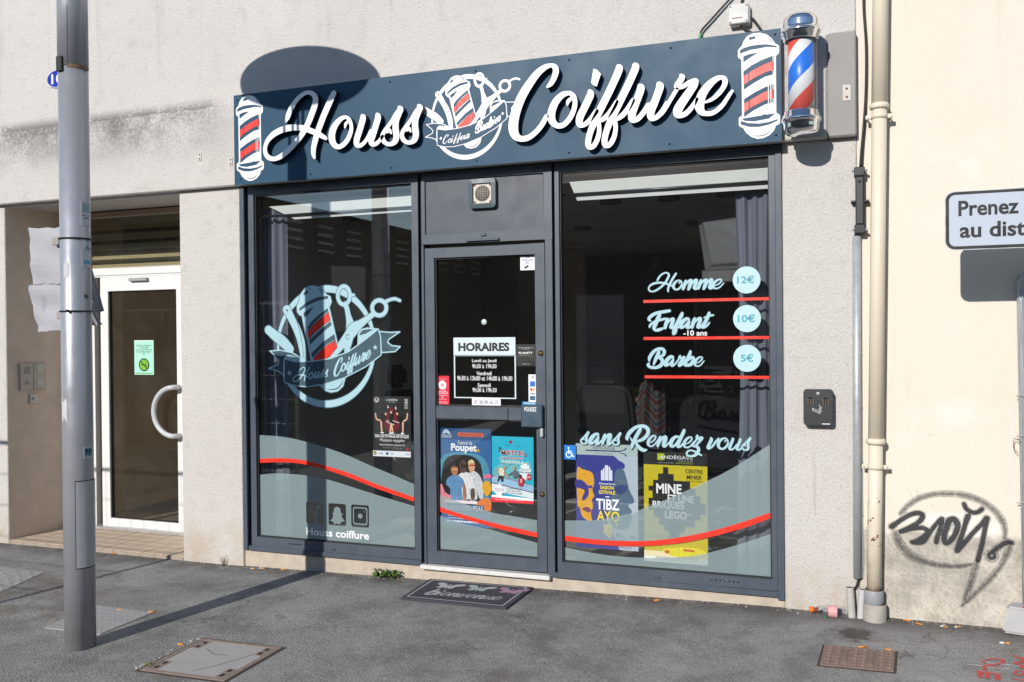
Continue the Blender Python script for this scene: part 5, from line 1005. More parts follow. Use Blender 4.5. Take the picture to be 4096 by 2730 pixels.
# barber chairs
LEATHER = mat('black_leather', (.022, .022, .024), .32, var=.25, vscale=9); PIPING = mat('white_piping', (.60, .60, .60), .5)
def barber_chair(x, y, rz, label, pipe=False):
    T = thing('barber_chair', label, 'barber chair', (x, y, .101), 'barber chairs in the shop'); c, s = math.cos(rz), math.sin(rz)
    def tf(mb):
        mb.v = [(x+a*c-b*s, y+a*s+b*c, z+.101) for a, b, z in mb.v]; return mb
    tf(MB().lathe([(.0005,0),(.29,0),(.30,.02),(.10,.05),(.05,.07),(.05,.36),(.0005,.36)], 0, 0, 28)).build('base', CHROME, T)
    tf(MB().box(-.27,.27,-.27,.25,.40,.54)).build('seat', LEATHER, T, .045, 3)
    mb = MB()
    for k in range(7):
        t_ = k/6
    pts = rrect(-.25, .56, .25, 1.10, .10, 6)
    mb = MB(); n = len(pts)
    f0 = [(px, .20+(pz-.55)*.25, pz) for px, pz in pts]; f1 = [(px, .32+(pz-.55)*.25, pz) for px, pz in pts]
    mb.add(f0+f1, [tuple(range(n)), tuple(range(2*n-1, n-1, -1))]+[(i,(i+1)%n,(i+1)%n+n,i+n) for i in range(n)])
    bk = tf(mb).build('backrest', LEATHER, T, .03, 2)
    if pipe: tf(MB().tube([(px, .325+(pz-.55)*.25, pz) for px, pz in pts+pts[:1]], .007, 6)).build('piping', PIPING, bk)
    tf(MB().box(-.13,.13,.36,.45,1.12,1.30)).build('headrest', LEATHER, T, .035, 2)
    for sx in (-1, 1):
        ar = tf(MB().box(sx*.30-.035, sx*.30+.035, -.22, .24, .66, .715)).build('armrest', LEATHER, T, .02, 2)
        tf(MB().tube([(sx*.30, -.18, .66), (sx*.30, -.16, .5), (sx*.27, -.1, .45)], .016, 8)).build('arm_support', CHROME, ar)
        tf(MB().box(sx*.30-.036, sx*.30+.036, -.27, -.225, .655, .72)).build('arm_cap', CHROME, ar, .008)
    tf(MB().tube([(-.18,-.25,.42),(-.18,-.45,.2),(-.18,-.55,.16),(.18,-.55,.16),(.18,-.45,.2),(.18,-.25,.42)], .017, 8)).build('footrest_frame', CHROME, T)
    tf(MB().box(-.17,.17,-.60,-.48,.15,.175)).build('footrest', CHROME, T, .008)
barber_chair(-.98, 1.25, math.radians(200), 'black leather barber chair with chrome arms beside the right curtain')
barber_chair(-1.85, 2.3, math.radians(170), 'black leather barber chair standing behind the concert poster')
barber_chair(-2.92, .95, math.radians(95), 'black leather barber chair with white piping below the skating poster', True)
# striped gown on a hook, counter and bottles
def m_gown():
    t = NT('striped_gown'); x = t.xyz(); w = t.math('FRACT', t.math('MULTIPLY', t.math('ADD', x[2], t.math('MULTIPLY', t.math('ABSOLUTE', t.math('SINE', t.math('MULTIPLY', x[0], 16.))), .10)), 9.))
    col = t.mix(t.step(w, .30, .33), (.07, .065, .062), (.06, .010, .010)); col = t.mix(t.step(w, .62, .65), col, (.07, .065, .062)); col = t.mix(t.step(w, .80, .83), col, (.012, .015, .035)); return t.fin(col, .85)
a = FP(2548, 1500, 1.9); b = FP(2665, 1750, 1.9); vs = []
top = FP(2600, 1340, 1.9)[1]
for j in range(13):
    tt = j/12; z = top+(b[1]-.1-top)*tt
    for i in range(25):
        s_ = i/24; wdt = .05+.21*min(1, tt*1.6); cx = (a[0]+b[0])/2; vs.append((cx+(s_-.5)*wdt, 1.9+.03*math.sin(s_*14+tt*2), z))
fs = [(j*25+i, j*25+i+1, (j+1)*25+i+1, (j+1)*25+i) for j in range(12) for i in range(24)]
tag(MB().add(vs, fs, 0, True).add([(p, q+.004, r) for p, q, r in vs], [f[::-1] for f in fs], 0, True).build('barber_gown', m_gown()), 'red white and blue striped barber gown hanging behind the price list', 'gown')
ct = thing('counter', 'dark styling counter along the beige panel in the shop', 'counter', (-1.2, 3.6, .1))
MB().box(-2.1, -.40, 3.35, 3.95, .95, 1.0).build('worktop', mat('counter_top', (.16, .14, .12), .4), ct, .004); MB().box(-2.05, -.42, 3.42, 3.93, .103, .949).build('cabinet', mat('counter_black', (.02, .02, .02), .5), ct, .004)
for u in (2838, 2930):
    p = FP(u, 1420, 3.6); t = thing('bottle', 'green lotion bottle standing on the shop counter', 'bottle', (p[0], 3.6, 1.0), 'green bottles on the counter')
    MB().lathe([(.0005,1.001),(.04,1.001),(.042,1.02),(.042,1.16),(.03,1.19),(.015,1.20)], p[0], 3.6, 16).build('body', mat('green_plastic', (.02, .10, .06), .25), t); MB().lathe([(.015,1.201),(.016,1.235),(.006,1.24),(.006,1.27),(.0005,1.27)], p[0], 3.6, 12).build('pump', BLACK, t)
yb_ = FP(2510, 1440, 3.5); t = thing('tool_box', 'yellow topped tool box on the shop counter', 'box', (yb_[0], 3.6, 1.0))
MB().box(yb_[0]-.22, yb_[0]+.2, 3.5, 3.7, 1.001, 1.09).build('tray', mat('dull_yellow', (.30, .22, .02), .5), t, .006); MB().tube([(yb_[0]-.15,3.6,1.09),(yb_[0]-.1,3.6,1.15),(yb_[0]+.1,3.6,1.15),(yb_[0]+.15,3.6,1.09)], .01, 8).build('handle', BLACK, t)
# ------------------------------------------------------------------ next house, downpipe, cables
nb = thing('cream_house', 'cream rendered house wall with grey cement base and sprayed tag', 'house', (4, 3, 0))
NY = .004
box('wall', XR+.001, 9, NY, .32, -.12, 7.6, CREAM, nb, 0)
box('side_wall', 8.75, 9, .32, 6.5, -.12, 7.6, CREAM, nb); box('rear_wall', XR+.001, 9, 6.5, 6.75, -.12, 7.6, CREAM, nb); box('roof', XR, 9.2, -.2, 6.9, 7.6, 7.8, mat('roof_tile_red', (.30, .12, .07), .8), nb)
# sprayed tag: soft halo under a denser line
def spray(name, c, a, dens):
    t = NT(name); n_ = t.math('MULTIPLY', t.step(t.noise(260, 2., .7), .30, .62), t.step(t.noise(35, 3., .6), .2, .5))
    t.set(t.b.inputs['Alpha'], t.math('MULTIPLY', t.math('ADD', t.math('MULTIPLY', n_, dens), 1-dens), a)); return t.fin(c, .8)
SP1 = spray('black_spray', (.035, .036, .042), .92, .35); SP2 = spray('black_overspray', (.05, .052, .06), .42, .9)
TAG = [[(85,512,34),(170,450,26),(290,375,26),(400,345,28),(460,375,30),(425,450,28),(310,520,26),(190,575,26),(330,540,26),(470,530,28),(530,585,30),(460,650,28),(380,700,30),(340,705,26),(460,705,26),(540,600,26),(630,480,24),(700,415,26),(690,500,26),(650,620,28),(630,705,26)],
       [(880,470,34),(850,420,32),(790,440,36),(760,520,34),(725,640,32),(745,715,28),(810,680,30),(870,590,32),(895,490,34),(870,440,30)],
       [(1020,385,34),(985,480,28),(950,600,28),(910,720,28),(885,815,26),(960,730,26),(1080,590,26),(1180,490,26),(1250,415,36)],
       [(970,235,26),(1000,295,26),(1070,340,26),(1140,335,26),(1190,300,28)], [(1250,415,30),(1225,560,26),(1190,740,26),(1140,930,28)]]
THIN = [[(1140,930,28),(1080,1140,28),(1010,1320,26),(960,1470,16)], [(1540,720,30),(1510,830,30),(1440,970,28),(1320,1130,28),(1170,1280,24),(1040,1400,22),(940,1490,14)], [(1310,870,58),(1312,872,58)], [(1300,850,34),(1350,800,30),(1430,740,30),(1510,705,34),(1555,715,28)]]
OVAL = [[(190,350,24),(290,250,30),(420,165,32),(580,120,30),(780,108,34),(980,130,36),(1180,200,36),(1340,310,36),(1440,440,36),(1475,560,30),(1470,660,20)], [(130,600,40),(180,720,44),(290,850,44),(440,930,38),(620,980,30),(800,1000,26),(940,1000,24),(1060,975,14)]]
gs = lambda L, k: [('+','s',[(a, b, r*k) for a, b, r in SK('G', s, NY)]) for s in L]
art('graffiti_overspray', gs(TAG+THIN, 1.55)+gs(OVAL, 1.35), NY-.0012, SP2, nb, .006)
art('graffiti_line', gs(TAG, 1.02)+gs([THIN[2], THIN[3]], .92)+[('-','s',[(a, b, .006) for a, b, r in SK('G', [(1312,868,8),(1314,868,8)], NY)])], NY-.0024, SP1, nb, .004)
art('graffiti_line', gs(THIN[:2], .62)+gs(OVAL, .62), NY-.0024, spray('grey_spray', (.05, .052, .06), .42, .7), nb, .005)
# downpipe
def m_pipe():
    t = NT('cream_pipe_paint'); x = t.xyz(); col = t.mix(t.noise(3., 3.), (.66, .58, .45), (.76, .69, .56))
    pl_ = t.math('MULTIPLY', t.step(t.noise(17, 4., .7), .60, .63), t.math('MULTIPLY', t.step(x[2], .85, .70), t.step(x[2], .42, .5)))
    col = t.mix(pl_, col, (.17, .05, .04)); col = t.mix(t.step(t.math('ADD', x[2], t.math('MULTIPLY', t.noise(20, 3.), .06)), .27, .22), col, (.25, .11, .06))
    dirt = t.math('MULTIPLY', t.step(x[2], .75, .25), t.step(t.noise(9, 4., .7), .4, .65)); col = t.mix(t.math('MULTIPLY', dirt, .4), col, (.35, .28, .2)); return t.fin(col, .55)
PIPE = m_pipe()
PY = -.062
dp = thing('downpipe', 'cream painted round downpipe with rust patches between the two houses', 'downpipe', (.13, PY, .03))
def pc(v): # pipe centre at picture height v
    t = (v-200)/(2300-200); a = FP(3520, 200, PY); b = FP(3497, 2300, PY); return (a[0]+(b[0]-a[0])*t, PY, a[1]+(b[1]-a[1])*t)
def along(z):
    a, b = pc(200), pc(2300); t = (z-a[2])/(b[2]-a[2]); return (a[0]+(b[0]-a[0])*t, PY, z)
MB().tube([along(z) for z in (7.5, 3.6, 2.86)], .041, 20).build('pipe_section', PIPE, dp); MB().tube([along(z) for z in (2.875, 2.0, 1.02)], .039, 20).build('pipe_section', PIPE, dp); MB().tube([along(z) for z in (1.04, .6, .19)], .0375, 20).build('pipe_section', PIPE, dp)
for z in (2.86, 1.03): MB().tube([along(z-.02), along(z-.012), along(z+.0), along(z+.012)], [.046, .051, .051, .044], 20).build('joint_collar', PIPE, dp)
for z in (2.80, .885):
    p = along(z); cl = MB().tube([along(z-.012), along(z+.012)], .0425, 20).build('pipe_clamp', PIPE, dp)
    for s in (-1, 1):
        MB().box(p[0]+s*.056-.014, p[0]+s*.056+.014, PY-.006, PY+.006, z-.012, z+.012).build('clamp_lug', PIPE, cl, .003); MB().tube([(p[0]+s*.058, PY-.012, z), (p[0]+s*.058, NY, z)], .005, 8).build('clamp_bolt', STEEL, cl)
p = along(.12); MB().lathe([(.047,.21),(.05,.205),(.05,.12),(.047,.118)], p[0], PY, 20).build('socket', mat('grey_pvc', (.30, .32, .33), .5), dp); MB().lathe([(.056,.135),(.06,.13),(.062,.0),(.062,-.02)], p[0]+.004, PY, 20).build('socket', mat('grey_pvc_stained', (.36, .33, .29), .6, var=.35, vscale=12), dp)
# cable, splice box and steel cover
CBL = mat('black_cable', (.018, .018, .018), .6)
def cpath(pts, Y): return [(*FP(u, v, Y)[:1], Y, FP(u, v, Y)[1]) for u, v in pts]
def smooth3(p): return [tuple(q) for q in crom(p)]
c1 = thing('wall_cable', 'black cable running down the corner into the splice box', 'cable', (.06, -.02, 2.5))
MB().tube(smooth3(cpath([(3454,-60),(3455,40),(3464,180),(3464,330),(3458,460),(3446,600),(3441,668)], -.02)), .0065, 8).build('cable', CBL, c1); MB().tube(smooth3(cpath([(3463,300),(3462,450),(3452,580),(3447,668)], -.016)), .005, 8).build('cable', CBL, c1)
a = FP(3417, 665, -.035); b = FP(3460, 935, -.035); sp = thing('splice_box', 'black cable splice box clamped above the steel cable cover', 'splice box', ((a[0]+b[0])/2, -.035, b[1]))
BK = mat('black_moulding', (.030, .031, .034), .45); xm = (a[0]+b[0])/2
MB().box(xm-.022, xm+.022, -.055, -.012, b[1]+.05, a[1]-.06).build('body', BK, sp, .006)
for z in (a[1]-.035, b[1]+.025):
    e = MB().box(xm-.028, xm+.028, -.060, -.008, z-.025, z+.025).build('end_cap', BK, sp, .004)
    for k in range(4): MB().box(xm-.022+k*.012, xm-.016+k*.012, -.064, -.0605, z-.02, z+.02).build('rib', BK, e)
for z in (a[1]-.03, b[1]+.02):
    for s in (-1, 1): MB().lathe([(.0004,-.060),(.007,-.058),(.007,-.045)], xm+s*.034, z, 10, axis='y').build('bolt', STEEL, sp)
MB().box(xm-.045, xm+.05, -.05, .0, (a[1]+b[1])/2-.012, (a[1]+b[1])/2-.004).build('strap', BK, sp)
MB().lathe([(.0004,-.0585),(.007,-.058),(.008,-.0545)], xm, a[1]-.09, 10, axis='y').build('bolt', BLACK, sp)
cc = thing('cable_cover', 'galvanised steel cable cover strip fixed to the corner of the building', 'cable cover', (.04, -.03, .2))
a = FP(3427, 945, -.03); b = FP(3428, 2315, -.03)
MB().tube([(a[0], -.012, a[1]), (b[0]+.003, -.012, b[1])], .0235, 14).build('channel', STEEL, cc); MB().box(b[0]+.024, b[0]+.034, -.004, .0, b[1], a[1]).build('flange', STEEL, cc)
for k in range(7):
    z = b[1]+.05+k*.3; MB().lathe([(.0004,-.009),(.005,-.007),(.006,-.003)], b[0]+.031, z, 8, axis='y').build('fixing', STEEL, cc)
for pts, r, lab, m_ in (([(3438,2300),(3428,2340),(3415,2360)], .006, 'black cable leaving the steel cover above the pavement', CBL),):
    tag(MB().tube(smooth3(cpath(pts, -.02)), r, 8).build('cable_end', m_), lab, 'cable')
for (ua, va, ub, vb, r, lab, mm) in ((3399,2350,3408,2475,.0215,'pale grey pipe stub scuffed with red standing at the wall foot', mat('stub_grey', (.46, .44, .42), .7, var=.3, vscale=25)), (3449,2358,3441,2468,.0195,'clean grey pipe stub leaning beside the downpipe', mat('stub_grey_clean', (.50, .50, .50), .6, var=.12))):
    a = FP(ua, va, -.05); b = FP(ub, vb, -.05); T = thing('pipe_stub', lab, 'pipe', (b[0], -.05, gz(b[0], -.05)))
    MB().tube([(a[0],-.045,a[1]), (b[0],-.05,gz(b[0],-.05)-.02)], r, 16, cap=False).build('pipe', mm, T); MB().tube([(a[0],-.045,a[1]-.002), (a[0],-.045,a[1]-.004)], r*.8, 16).build('bore', DARK, T)
# junction box above the sign
a = FP(2913, 22, -.05); b = FP(2998, 85, -.05); jb = thing('junction_box', 'square white electrical junction box above the shop sign', 'junction box', ((a[0]+b[0])/2, -.03, b[1]))
xa, xb, za, zb2 = a[0], b[0]-.004, b[1]-.008, a[1]+.0
MB().box(xa+.006, xb+.006, -.045, .001, za-.004, zb2-.006).build('casing', mat('weathered_white_plastic', (.58, .58, .56), .55, var=.1), jb, .006); MB().box(xa, xb, -.056, -.0455, za, zb2).build('lid', mat('weathered_white_plastic', (.58,.58,.56)), jb, .005)
for x in (xa+.012, xb-.012):
    for z in (za+.012, zb2-.012): MB().lathe([(.0004,-.0575),(.006,-.0572),(.006,-.056)], x, z, 10, axis='y').build('screw', GREYPLASTIC, jb)
MB().box(xa+.02, xb-.035, -.0566, -.0561, za+.03, za+.036).build('lettering', mat('brown_print', (.18, .08, .05), .6), jb)
for pts, lab in (([(2935,-30),(2925,-10),(2880,40),(2840,85),(2810,118),(2800,140),(2796,165)], 'black cable looping from the upper wall to the sign top'), ([(2970,-40),(2968,-5),(2967,15)], 'black cable entering the junction box from above'), ([(2958,100),(2975,112),(2995,124),(3010,135)], 'short black cable from the junction box underside into the sign'), ([(3000,68),(3015,80),(3030,100),(3048,125)], 'black cable from the junction box side into the sign')):
    tag(MB().tube(smooth3(cpath(pts, -.022)), .0065, 8).build('wall_cable', CBL), lab, 'cable')
pts = cpath([(2803,135),(2798,152),(2793,168)], -.024); tag(MB().tube(smooth3(pts), .0078, 8).build('cable_sleeve', mat('green_yellow_sleeve', (.12, .42, .12), .5)), 'green earth sleeve on the cable end above the sign', 'cable sleeve')
# ------------------------------------------------------------------ barber pole
BY = -.225; ctr = [FP(3204, v, BY) for v in (57, 553)]; X0_ = (ctr[0][0]+ctr[1][0])/2; ZB, ZTOP = ctr[1][1]+.012, ctr[0][1]-.004; R0 = abs(FP(3285,300,BY)[0]-FP(3122,300,BY)[0])/2*.985
def m_barber():
    t = NT('barber_stripes'); tc = t.n('TexCoord'); q = t.n('SeparateXYZ'); t.l(tc.outputs['Object'], q.inputs[0])
    ang = t.math('DIVIDE', t.math('ARCTAN2', q.outputs[1], q.outputs[0]), 2*math.pi)
    w = t.math('FRACT', t.math('ADD', t.math('SUBTRACT', t.math('MULTIPLY', q.outputs[2], 2.45), ang), 1.80))
    r = t.n('ValToRGB'); r.color_ramp.interpolation = 'CONSTANT'; e = r.color_ramp.elements; e[0].position = 0; e[0].color = (.85, .085, .045, 1); e[1].position = .27; e[1].color = (.78, .78, .80, 1)
    for p_, c_ in ((.50, (.015, .16, .70, 1)), (.80, (.78, .78, .80, 1))):
        k = e.new(p_); k.color = c_
    t.l(w, r.inputs[0]); return t.fin(r.outputs[0], .35)
bp = thing('barber_pole', 'chrome capped barber pole with red white and blue spiral stripes beside the sign', 'barber pole', (X0_, BY, ZB))
HH = ZTOP-ZB; zc0 = ZB+.19*HH*1.05; zc1 = ZTOP-.235*HH*.93
rt_ = abs(FP(3268,300,BY)[0]-FP(3137,300,BY)[0])/2
o = MB().lathe([(.0005, zc0-.01), (rt_*.80, zc0-.01), (rt_*.80, zc1+.01), (.0005, zc1+.01)], X0_, BY, 40).build('striped_cylinder', m_barber(), bp)
MB().lathe([(rt_, zc0-.005), (rt_, zc1+.005)], X0_, BY, 40).build('clear_tube', CLEAR, bp)
def capprof(z, s, h):
    return [(rt_*1.0, z), (rt_*1.07, z+s*.004), (rt_*1.07, z+s*.018), (R0*.93, z+s*.022), (R0*.94, z+s*.036), (R0, z+s*.040), (R0*1.0, z+s*.052), (R0*.95, z+s*.058), (R0*.92, z+s*.062), (R0*.90, z+s*.075), (R0*.90, z+s*(h-.045)), (R0*.86, z+s*(h-.022)), (R0*.72, z+s*(h-.008)), (R0*.45, z+s*(h-.001)), (.0005, z+s*h)]
MB().lathe(capprof(zc1, 1, ZTOP-zc1), X0_, BY, 44).build('top_cap', CHROME, bp); MB().lathe(capprof(zc0, -1, zc0-ZB), X0_, BY, 44).build('bottom_cap', CHROME, bp)
for z in (zc1+.06, zc0-.06): MB().box(X0_-.025, X0_+.025, BY+.06, -.053, z-.018, z+.018).build('wall_bracket', CHROME, bp, .003)
# ------------------------------------------------------------------ wall ashtray
a = FP(3214, 1702, -.06); b = FP(3332, 1560, -.06); ash = thing('wall_ashtray', 'black wall mounted ashtray box with a cigarette symbol on the pillar', 'ashtray', ((a[0]+b[0])/2, -.03, a[1]))
AM = mat('black_powder_coat', (.030, .030, .032), .5); pts = rrect(a[0], a[1], b[0], b[1], .018)
mb = MB().prism(pts, -.062, .0); mb.build('body', AM, ash, .004, 2)
cxm = (a[0]+b[0])/2; zt_ = b[1]
for s in (-1, 1):
    h = [(cxm+s*.040+.021*math.cos(t_), zt_-.072+.028*max(0, math.sin(t_))) for t_ in np.linspace(0, math.pi, 10)]+[(cxm+s*.040-.021, zt_-.085), (cxm+s*.040+.021, zt_-.085)]
    op_ = MB().add([(x, -.0626, z) for x, z in h], [tuple(range(len(h)))]).build('opening', DARK, ash)
    mb = MB()
    for k in range(9): mb.box(cxm+s*.040-.018+(k%3)*.014, cxm+s*.040-.010+(k%3)*.014, -.0636, -.063, zt_-.083+(k//3)*.011, zt_-.077+(k//3)*.011)
    mb.build('ash_grid', mat('rusty_grid', (.20, .15, .11), .7), op_)
MB().lathe([(.0004,-.067),(.009,-.066),(.010,-.0625)], cxm-.0, zt_-.022, 14, axis='y').build('lock', STEEL, ash)
st_ = lambda *p: ('+','S',[(cxm+x, zt_+z, .0011) for x, z in p])
art('cigarette_symbol', [st_((-.03,-.105),(.012,-.125)), st_((-.026,-.118),(.010,-.134)), st_((-.03,-.105),(-.03,-.117),(-.026,-.118)), st_((.012,-.125),(.010,-.134)), st_((.010,-.120),(.004,-.108),(.012,-.098),(.006,-.086)), st_((.018,-.122),(.013,-.108),(.020,-.098))], -.0632, WHITE, ash, .0009)
MB().box(cxm+.02, cxm+.062, -.0640, -.0625, a[1]+.008, a[1]+.013).build('label_strip', WHITE, ash)
# ------------------------------------------------------------------ house number
a = FP(187, 322, -.006); c = FP(229, 316, -.006); hn = thing('house_number', 'oval blue enamel house number plate on the pale wall', 'number plate', (c[0], -.004, c[1]-.06))
el = circ(c[0], c[1], c[0]-a[0], 36, .072); MB().prism(el, -.009, -.001).build('plate', mat('cobalt_enamel', (.012, .03, .36), .15), hn, .002)
mb = MB(); el2 = circ(c[0], c[1], (c[0]-a[0])*.95, 36, .067); art_into(mb, [('+','p',circ(c[0], c[1], (c[0]-a[0])*.97, 36, .069)), ('-','p',circ(c[0], c[1], (c[0]-a[0])*.93, 36, .065))], -.0096, .0015); flatobj('rim_line', mb, WHITE, hn)
text('numeral', '10', c[0]-.058, c[0]+.062, c[1]-.040, c[1]+.040, -.0097, WHITE, hn, .02)
# ------------------------------------------------------------------ intercom on the recess wall
IX = -6.379; ic_ = thing('intercom', 'beige door entry intercom panel with call buttons on the recess wall', 'intercom', (IX, .235, 1.2))
BEI = mat('beige_intercom', (.48, .43, .37), .5); BEI2 = mat('grey_grille', (.22, .20, .18), .6)
MB().box(IX, IX+.022, .11, .235, 1.205, 1.43).build('speaker_panel', BEI, ic_, .004); MB().box(IX, IX+.020, .238, .365, 1.205, 1.43).build('button_panel', BEI, ic_, .004)
for k in range(5): MB().box(IX+.0225, IX+.0235, .145, .205, 1.345+k*.012, 1.351+k*.012).build('speaker_slot', BEI2, ic_)
MB().tube([(IX+.021,.172,1.27),(IX+.026,.172,1.27)], .018, 16).build('camera_ring', mat('intercom_ring', (.32,.29,.25), .4), ic_)
for g0 in (1.345, 1.235):
    for k in range(4): MB().box(IX+.0205, IX+.0235, .268, .335, g0+k*.018, g0+.012+k*.018).build('call_button', mat('button_white', (.62, .60, .54), .4), ic_)
ks = thing('key_switch', 'small square steel key switch below the intercom', 'key switch', (IX, .25, 1.09)); MB().box(IX, IX+.012, .205, .285, 1.095, 1.175).build('plate', mat('brushed_plate', (.50,.50,.48), .35, .7), ks, .003); MB().tube([(IX+.011,.245,1.135),(IX+.02,.245,1.135)], .014, 14).build('barrel', STEEL, ks)
# ------------------------------------------------------------------ street lamp (its disc reflector stands above the picture and throws the round shadow)
LX, LYY = -3.905, -1.655; LG = gz(LX, LYY); RB, RTP = .0785, .0745
lamp = thing('street_lamp', 'thick grey metal street lamp column with service hatch, stickers and cable ties', 'street lamp', (LX, LYY, LG))
def m_lamp():
    t = NT('silver_grey_lacquer'); x = t.xyz(); col = t.mix(t.noise(2.5, 4.), (.34, .355, .39), (.40, .415, .45))
    sc = t.step(t.noise(60, 4., .75), .66, .70); col = t.mix(t.math('MULTIPLY', sc, .6), col, (.50, .51, .53)); dk = t.step(t.noise(24, 4., .7), .70, .76); col = t.mix(t.math('MULTIPLY', dk, .5), col, (.07, .065, .06))
    low = t.math('MULTIPLY', t.step(x[2], .35, .0), t.step(t.noise(11, 4., .7), .35, .65)); col = t.mix(t.math('MULTIPLY', low, .45), col, (.30, .27, .22)); return t.fin(col, t.step(t.noise(12, 3.), .3, .7, .30, .44), .35)
LM = m_lamp()
MB().tube([(LX, LYY, LG-.05), (LX, LYY, 1.2), (LX, LYY, 3.08)], [RB, .0775, .0755], 48).build('column', LM, lamp)
MB().tube([(LX, LYY, 3.083), (LX, LYY, 3.60), (LX, LYY, 3.65), (LX, LYY, 3.68)], [.0775, .076, .060, .02], 40).build('upper_column', LM, lamp)
for k in range(3):
    a = math.radians(25+120*k); MB().tube([(LX+.062*math.cos(a), LYY+.062*math.sin(a), 3.60), (LX+.062*math.cos(a), LYY+.062*math.sin(a), 4.17)], .011, 8).build('support_rod', LM, lamp)
MB().lathe([(.0005, 4.165), (.50, 4.15), (.555, 4.165), (.555, 4.18), (.40, 4.205), (.0005, 4.22)], LX, LYY, 56).build('reflector_disc', mat('white_reflector', (.7, .7, .7), .4), lamp)
MB().box(LX-.03, LX+.012, LYY-.088, LYY-.072, 3.05, 3.13).build('hatch_catch', BLACK, lamp, .004)
def onpole(u, v, R):
    "angle and height of a photo point on the column"
    k = ray(u, v); o = np.array([0., -CAM_D, CAM_Z]); dx, dy = o[0]-LX, o[1]-LYY; A = k[0]**2+k[1]**2; B = 2*(dx*k[0]+dy*k[1]); C = dx*dx+dy*dy-R*R
    D_ = max(0., B*B-4*A*C); t = (-B-math.sqrt(D_))/(2*A); P = o+k*t; return math.atan2(P[1]-LYY, P[0]-LX), P[2]
def patch(name, u0, v0, u1, v1, dr_, m_, parent=lamp, jag=0., n=10, seed=1):
    R = .0775+dr_; a0, z1 = onpole(u0, v0, R); a1, z0 = onpole(u1, v1, R); r = random.Random(seed); vs = []
    if a1 < a0: a1 += 2*math.pi
    for i in range(n+1):
        a = a0+(a1-a0)*i/n; j0 = r.uniform(-jag, jag); j1 = r.uniform(-jag, jag); vs += [(LX+R*math.cos(a), LYY+R*math.sin(a), z0+j0), (LX+R*math.cos(a), LYY+R*math.sin(a), z1+j1)]
    return MB().add(vs, [(2*i, 2*i+2, 2*i+3, 2*i+1) for i in range(n)], 0, True).build(name, m_, parent)
# hatch low on the column
hd = mat('hatch_lacquer', (.235, .250, .275), .4, .3); a0, z1 = onpole(302, 1930, .080); a1 = a0+2.2; z0 = onpole(310, 2275, .08)[1]
vs = []; n = 18
for i in range(n+1):
    a = a0+(a1-a0)*i/n; vs += [(LX+.0815*math.cos(a), LYY+.0815*math.sin(a), z0), (LX+.0815*math.cos(a), LYY+.0815*math.sin(a), z1), (LX+.077*math.cos(a), LYY+.077*math.sin(a), z0), (LX+.077*math.cos(a), LYY+.077*math.sin(a), z1)]
fs = []
for i in range(n): b = 4*i; fs += [(b, b+4, b+5, b+1), (b, b+2, b+6, b+4), (b+1, b+5, b+7, b+3)]
fs += [(0, 1, 3, 2), (4*n, 4*n+2, 4*n+3, 4*n+1)]
hatch = MB().add(vs, fs).build('service_hatch', LM, lamp)
vs = []
for i in range(n+1):
    a = a0-.05+(a1-a0+.1)*i/n; vs += [(LX+.0786*math.cos(a), LYY+.0786*math.sin(a), z0-.006), (LX+.0786*math.cos(a), LYY+.0786*math.sin(a), z1+.005)]
MB().add(vs, [(2*i, 2*i+2, 2*i+3, 2*i+1) for i in range(n)]).build('hatch_gap', DARK, lamp)
a_, z_ = onpole(355, 1940, .083); MB().lathe([(.0004, 0), (.006, 0)], 0, 0, 8).build('hatch_screw', DARK, hatch).location = Vector((LX+.082*math.cos(a_), LYY+.082*math.sin(a_), z_))-wloc(hatch)
# upper access seam
patch('seam', 268, 20, 270, 268, .0006, DARK, n=1); patch('seam', 268, 268, 353, 272, .0006, mat('rust_line', (.20, .12, .07), .8))
for v in (952, 1245):
    a_, z_ = onpole(300, v, .08); tie = MB().tube([(LX+.080*math.cos(t), LYY+.080*math.sin(t), z_) for t in np.linspace(0, 2*math.pi, 41)], .0045, 6).build('cable_tie', BLACK, lamp)
MB().box(LX+.02, LX+.034, LYY-.09, LYY-.076, onpole(345, 1245, .08)[1]-.008, onpole(345, 1245, .08)[1]+.008).build('cable_tie_head', BLACK, lamp, .002)
# stickers and scraps
poleST = lambda nm, lab, *a, **k: tag(patch(nm, *a, parent=None, **k), lab, 'sticker')
WH = mat('sticker_white', (.55, .56, .58), .5)
T = thing('sticker', 'white football sticker with dark text bars on the lamp column', 'sticker', (LX, LYY, 2.1))
patch('paper', 317, 802, 360, 908, .0006, WH, T); a, b = (330, 345), (0, 0)
patch('print', 330, 812, 360, 855, .0010, mat('sticker_blue_ball', (.25, .38, .44), .5), T); patch('print', 325, 861, 358, 868, .0010, BLACK, T); patch('print', 334, 871, 356, 878, .0010, BLACK, T)
T = thing('sticker', 'torn white and blue sticker remains on the lamp column', 'sticker', (LX, LYY, 1.9)); patch('paper', 322, 1000, 362, 1074, .0006, WH, T, .012, 14, 3); patch('print', 336, 1040, 362, 1058, .0010, mat('sticker_cyan', (.05, .35, .55), .5), T, .006, 8, 4); patch('print', 346, 988, 362, 1000, .0010, mat('sticker_cyan', (.05,.35,.55)), T, .006, 8, 5)
poleST('sticker', 'scratched white paint scrap on the lamp column', 254, 1055, 276, 1108, .0006, WH, jag=.018, n=9, seed=6)
poleST('sticker', 'ragged white paper scrap low on the lamp column', 248, 1600, 268, 1678, .0006, WH, jag=.02, n=7, seed=8)
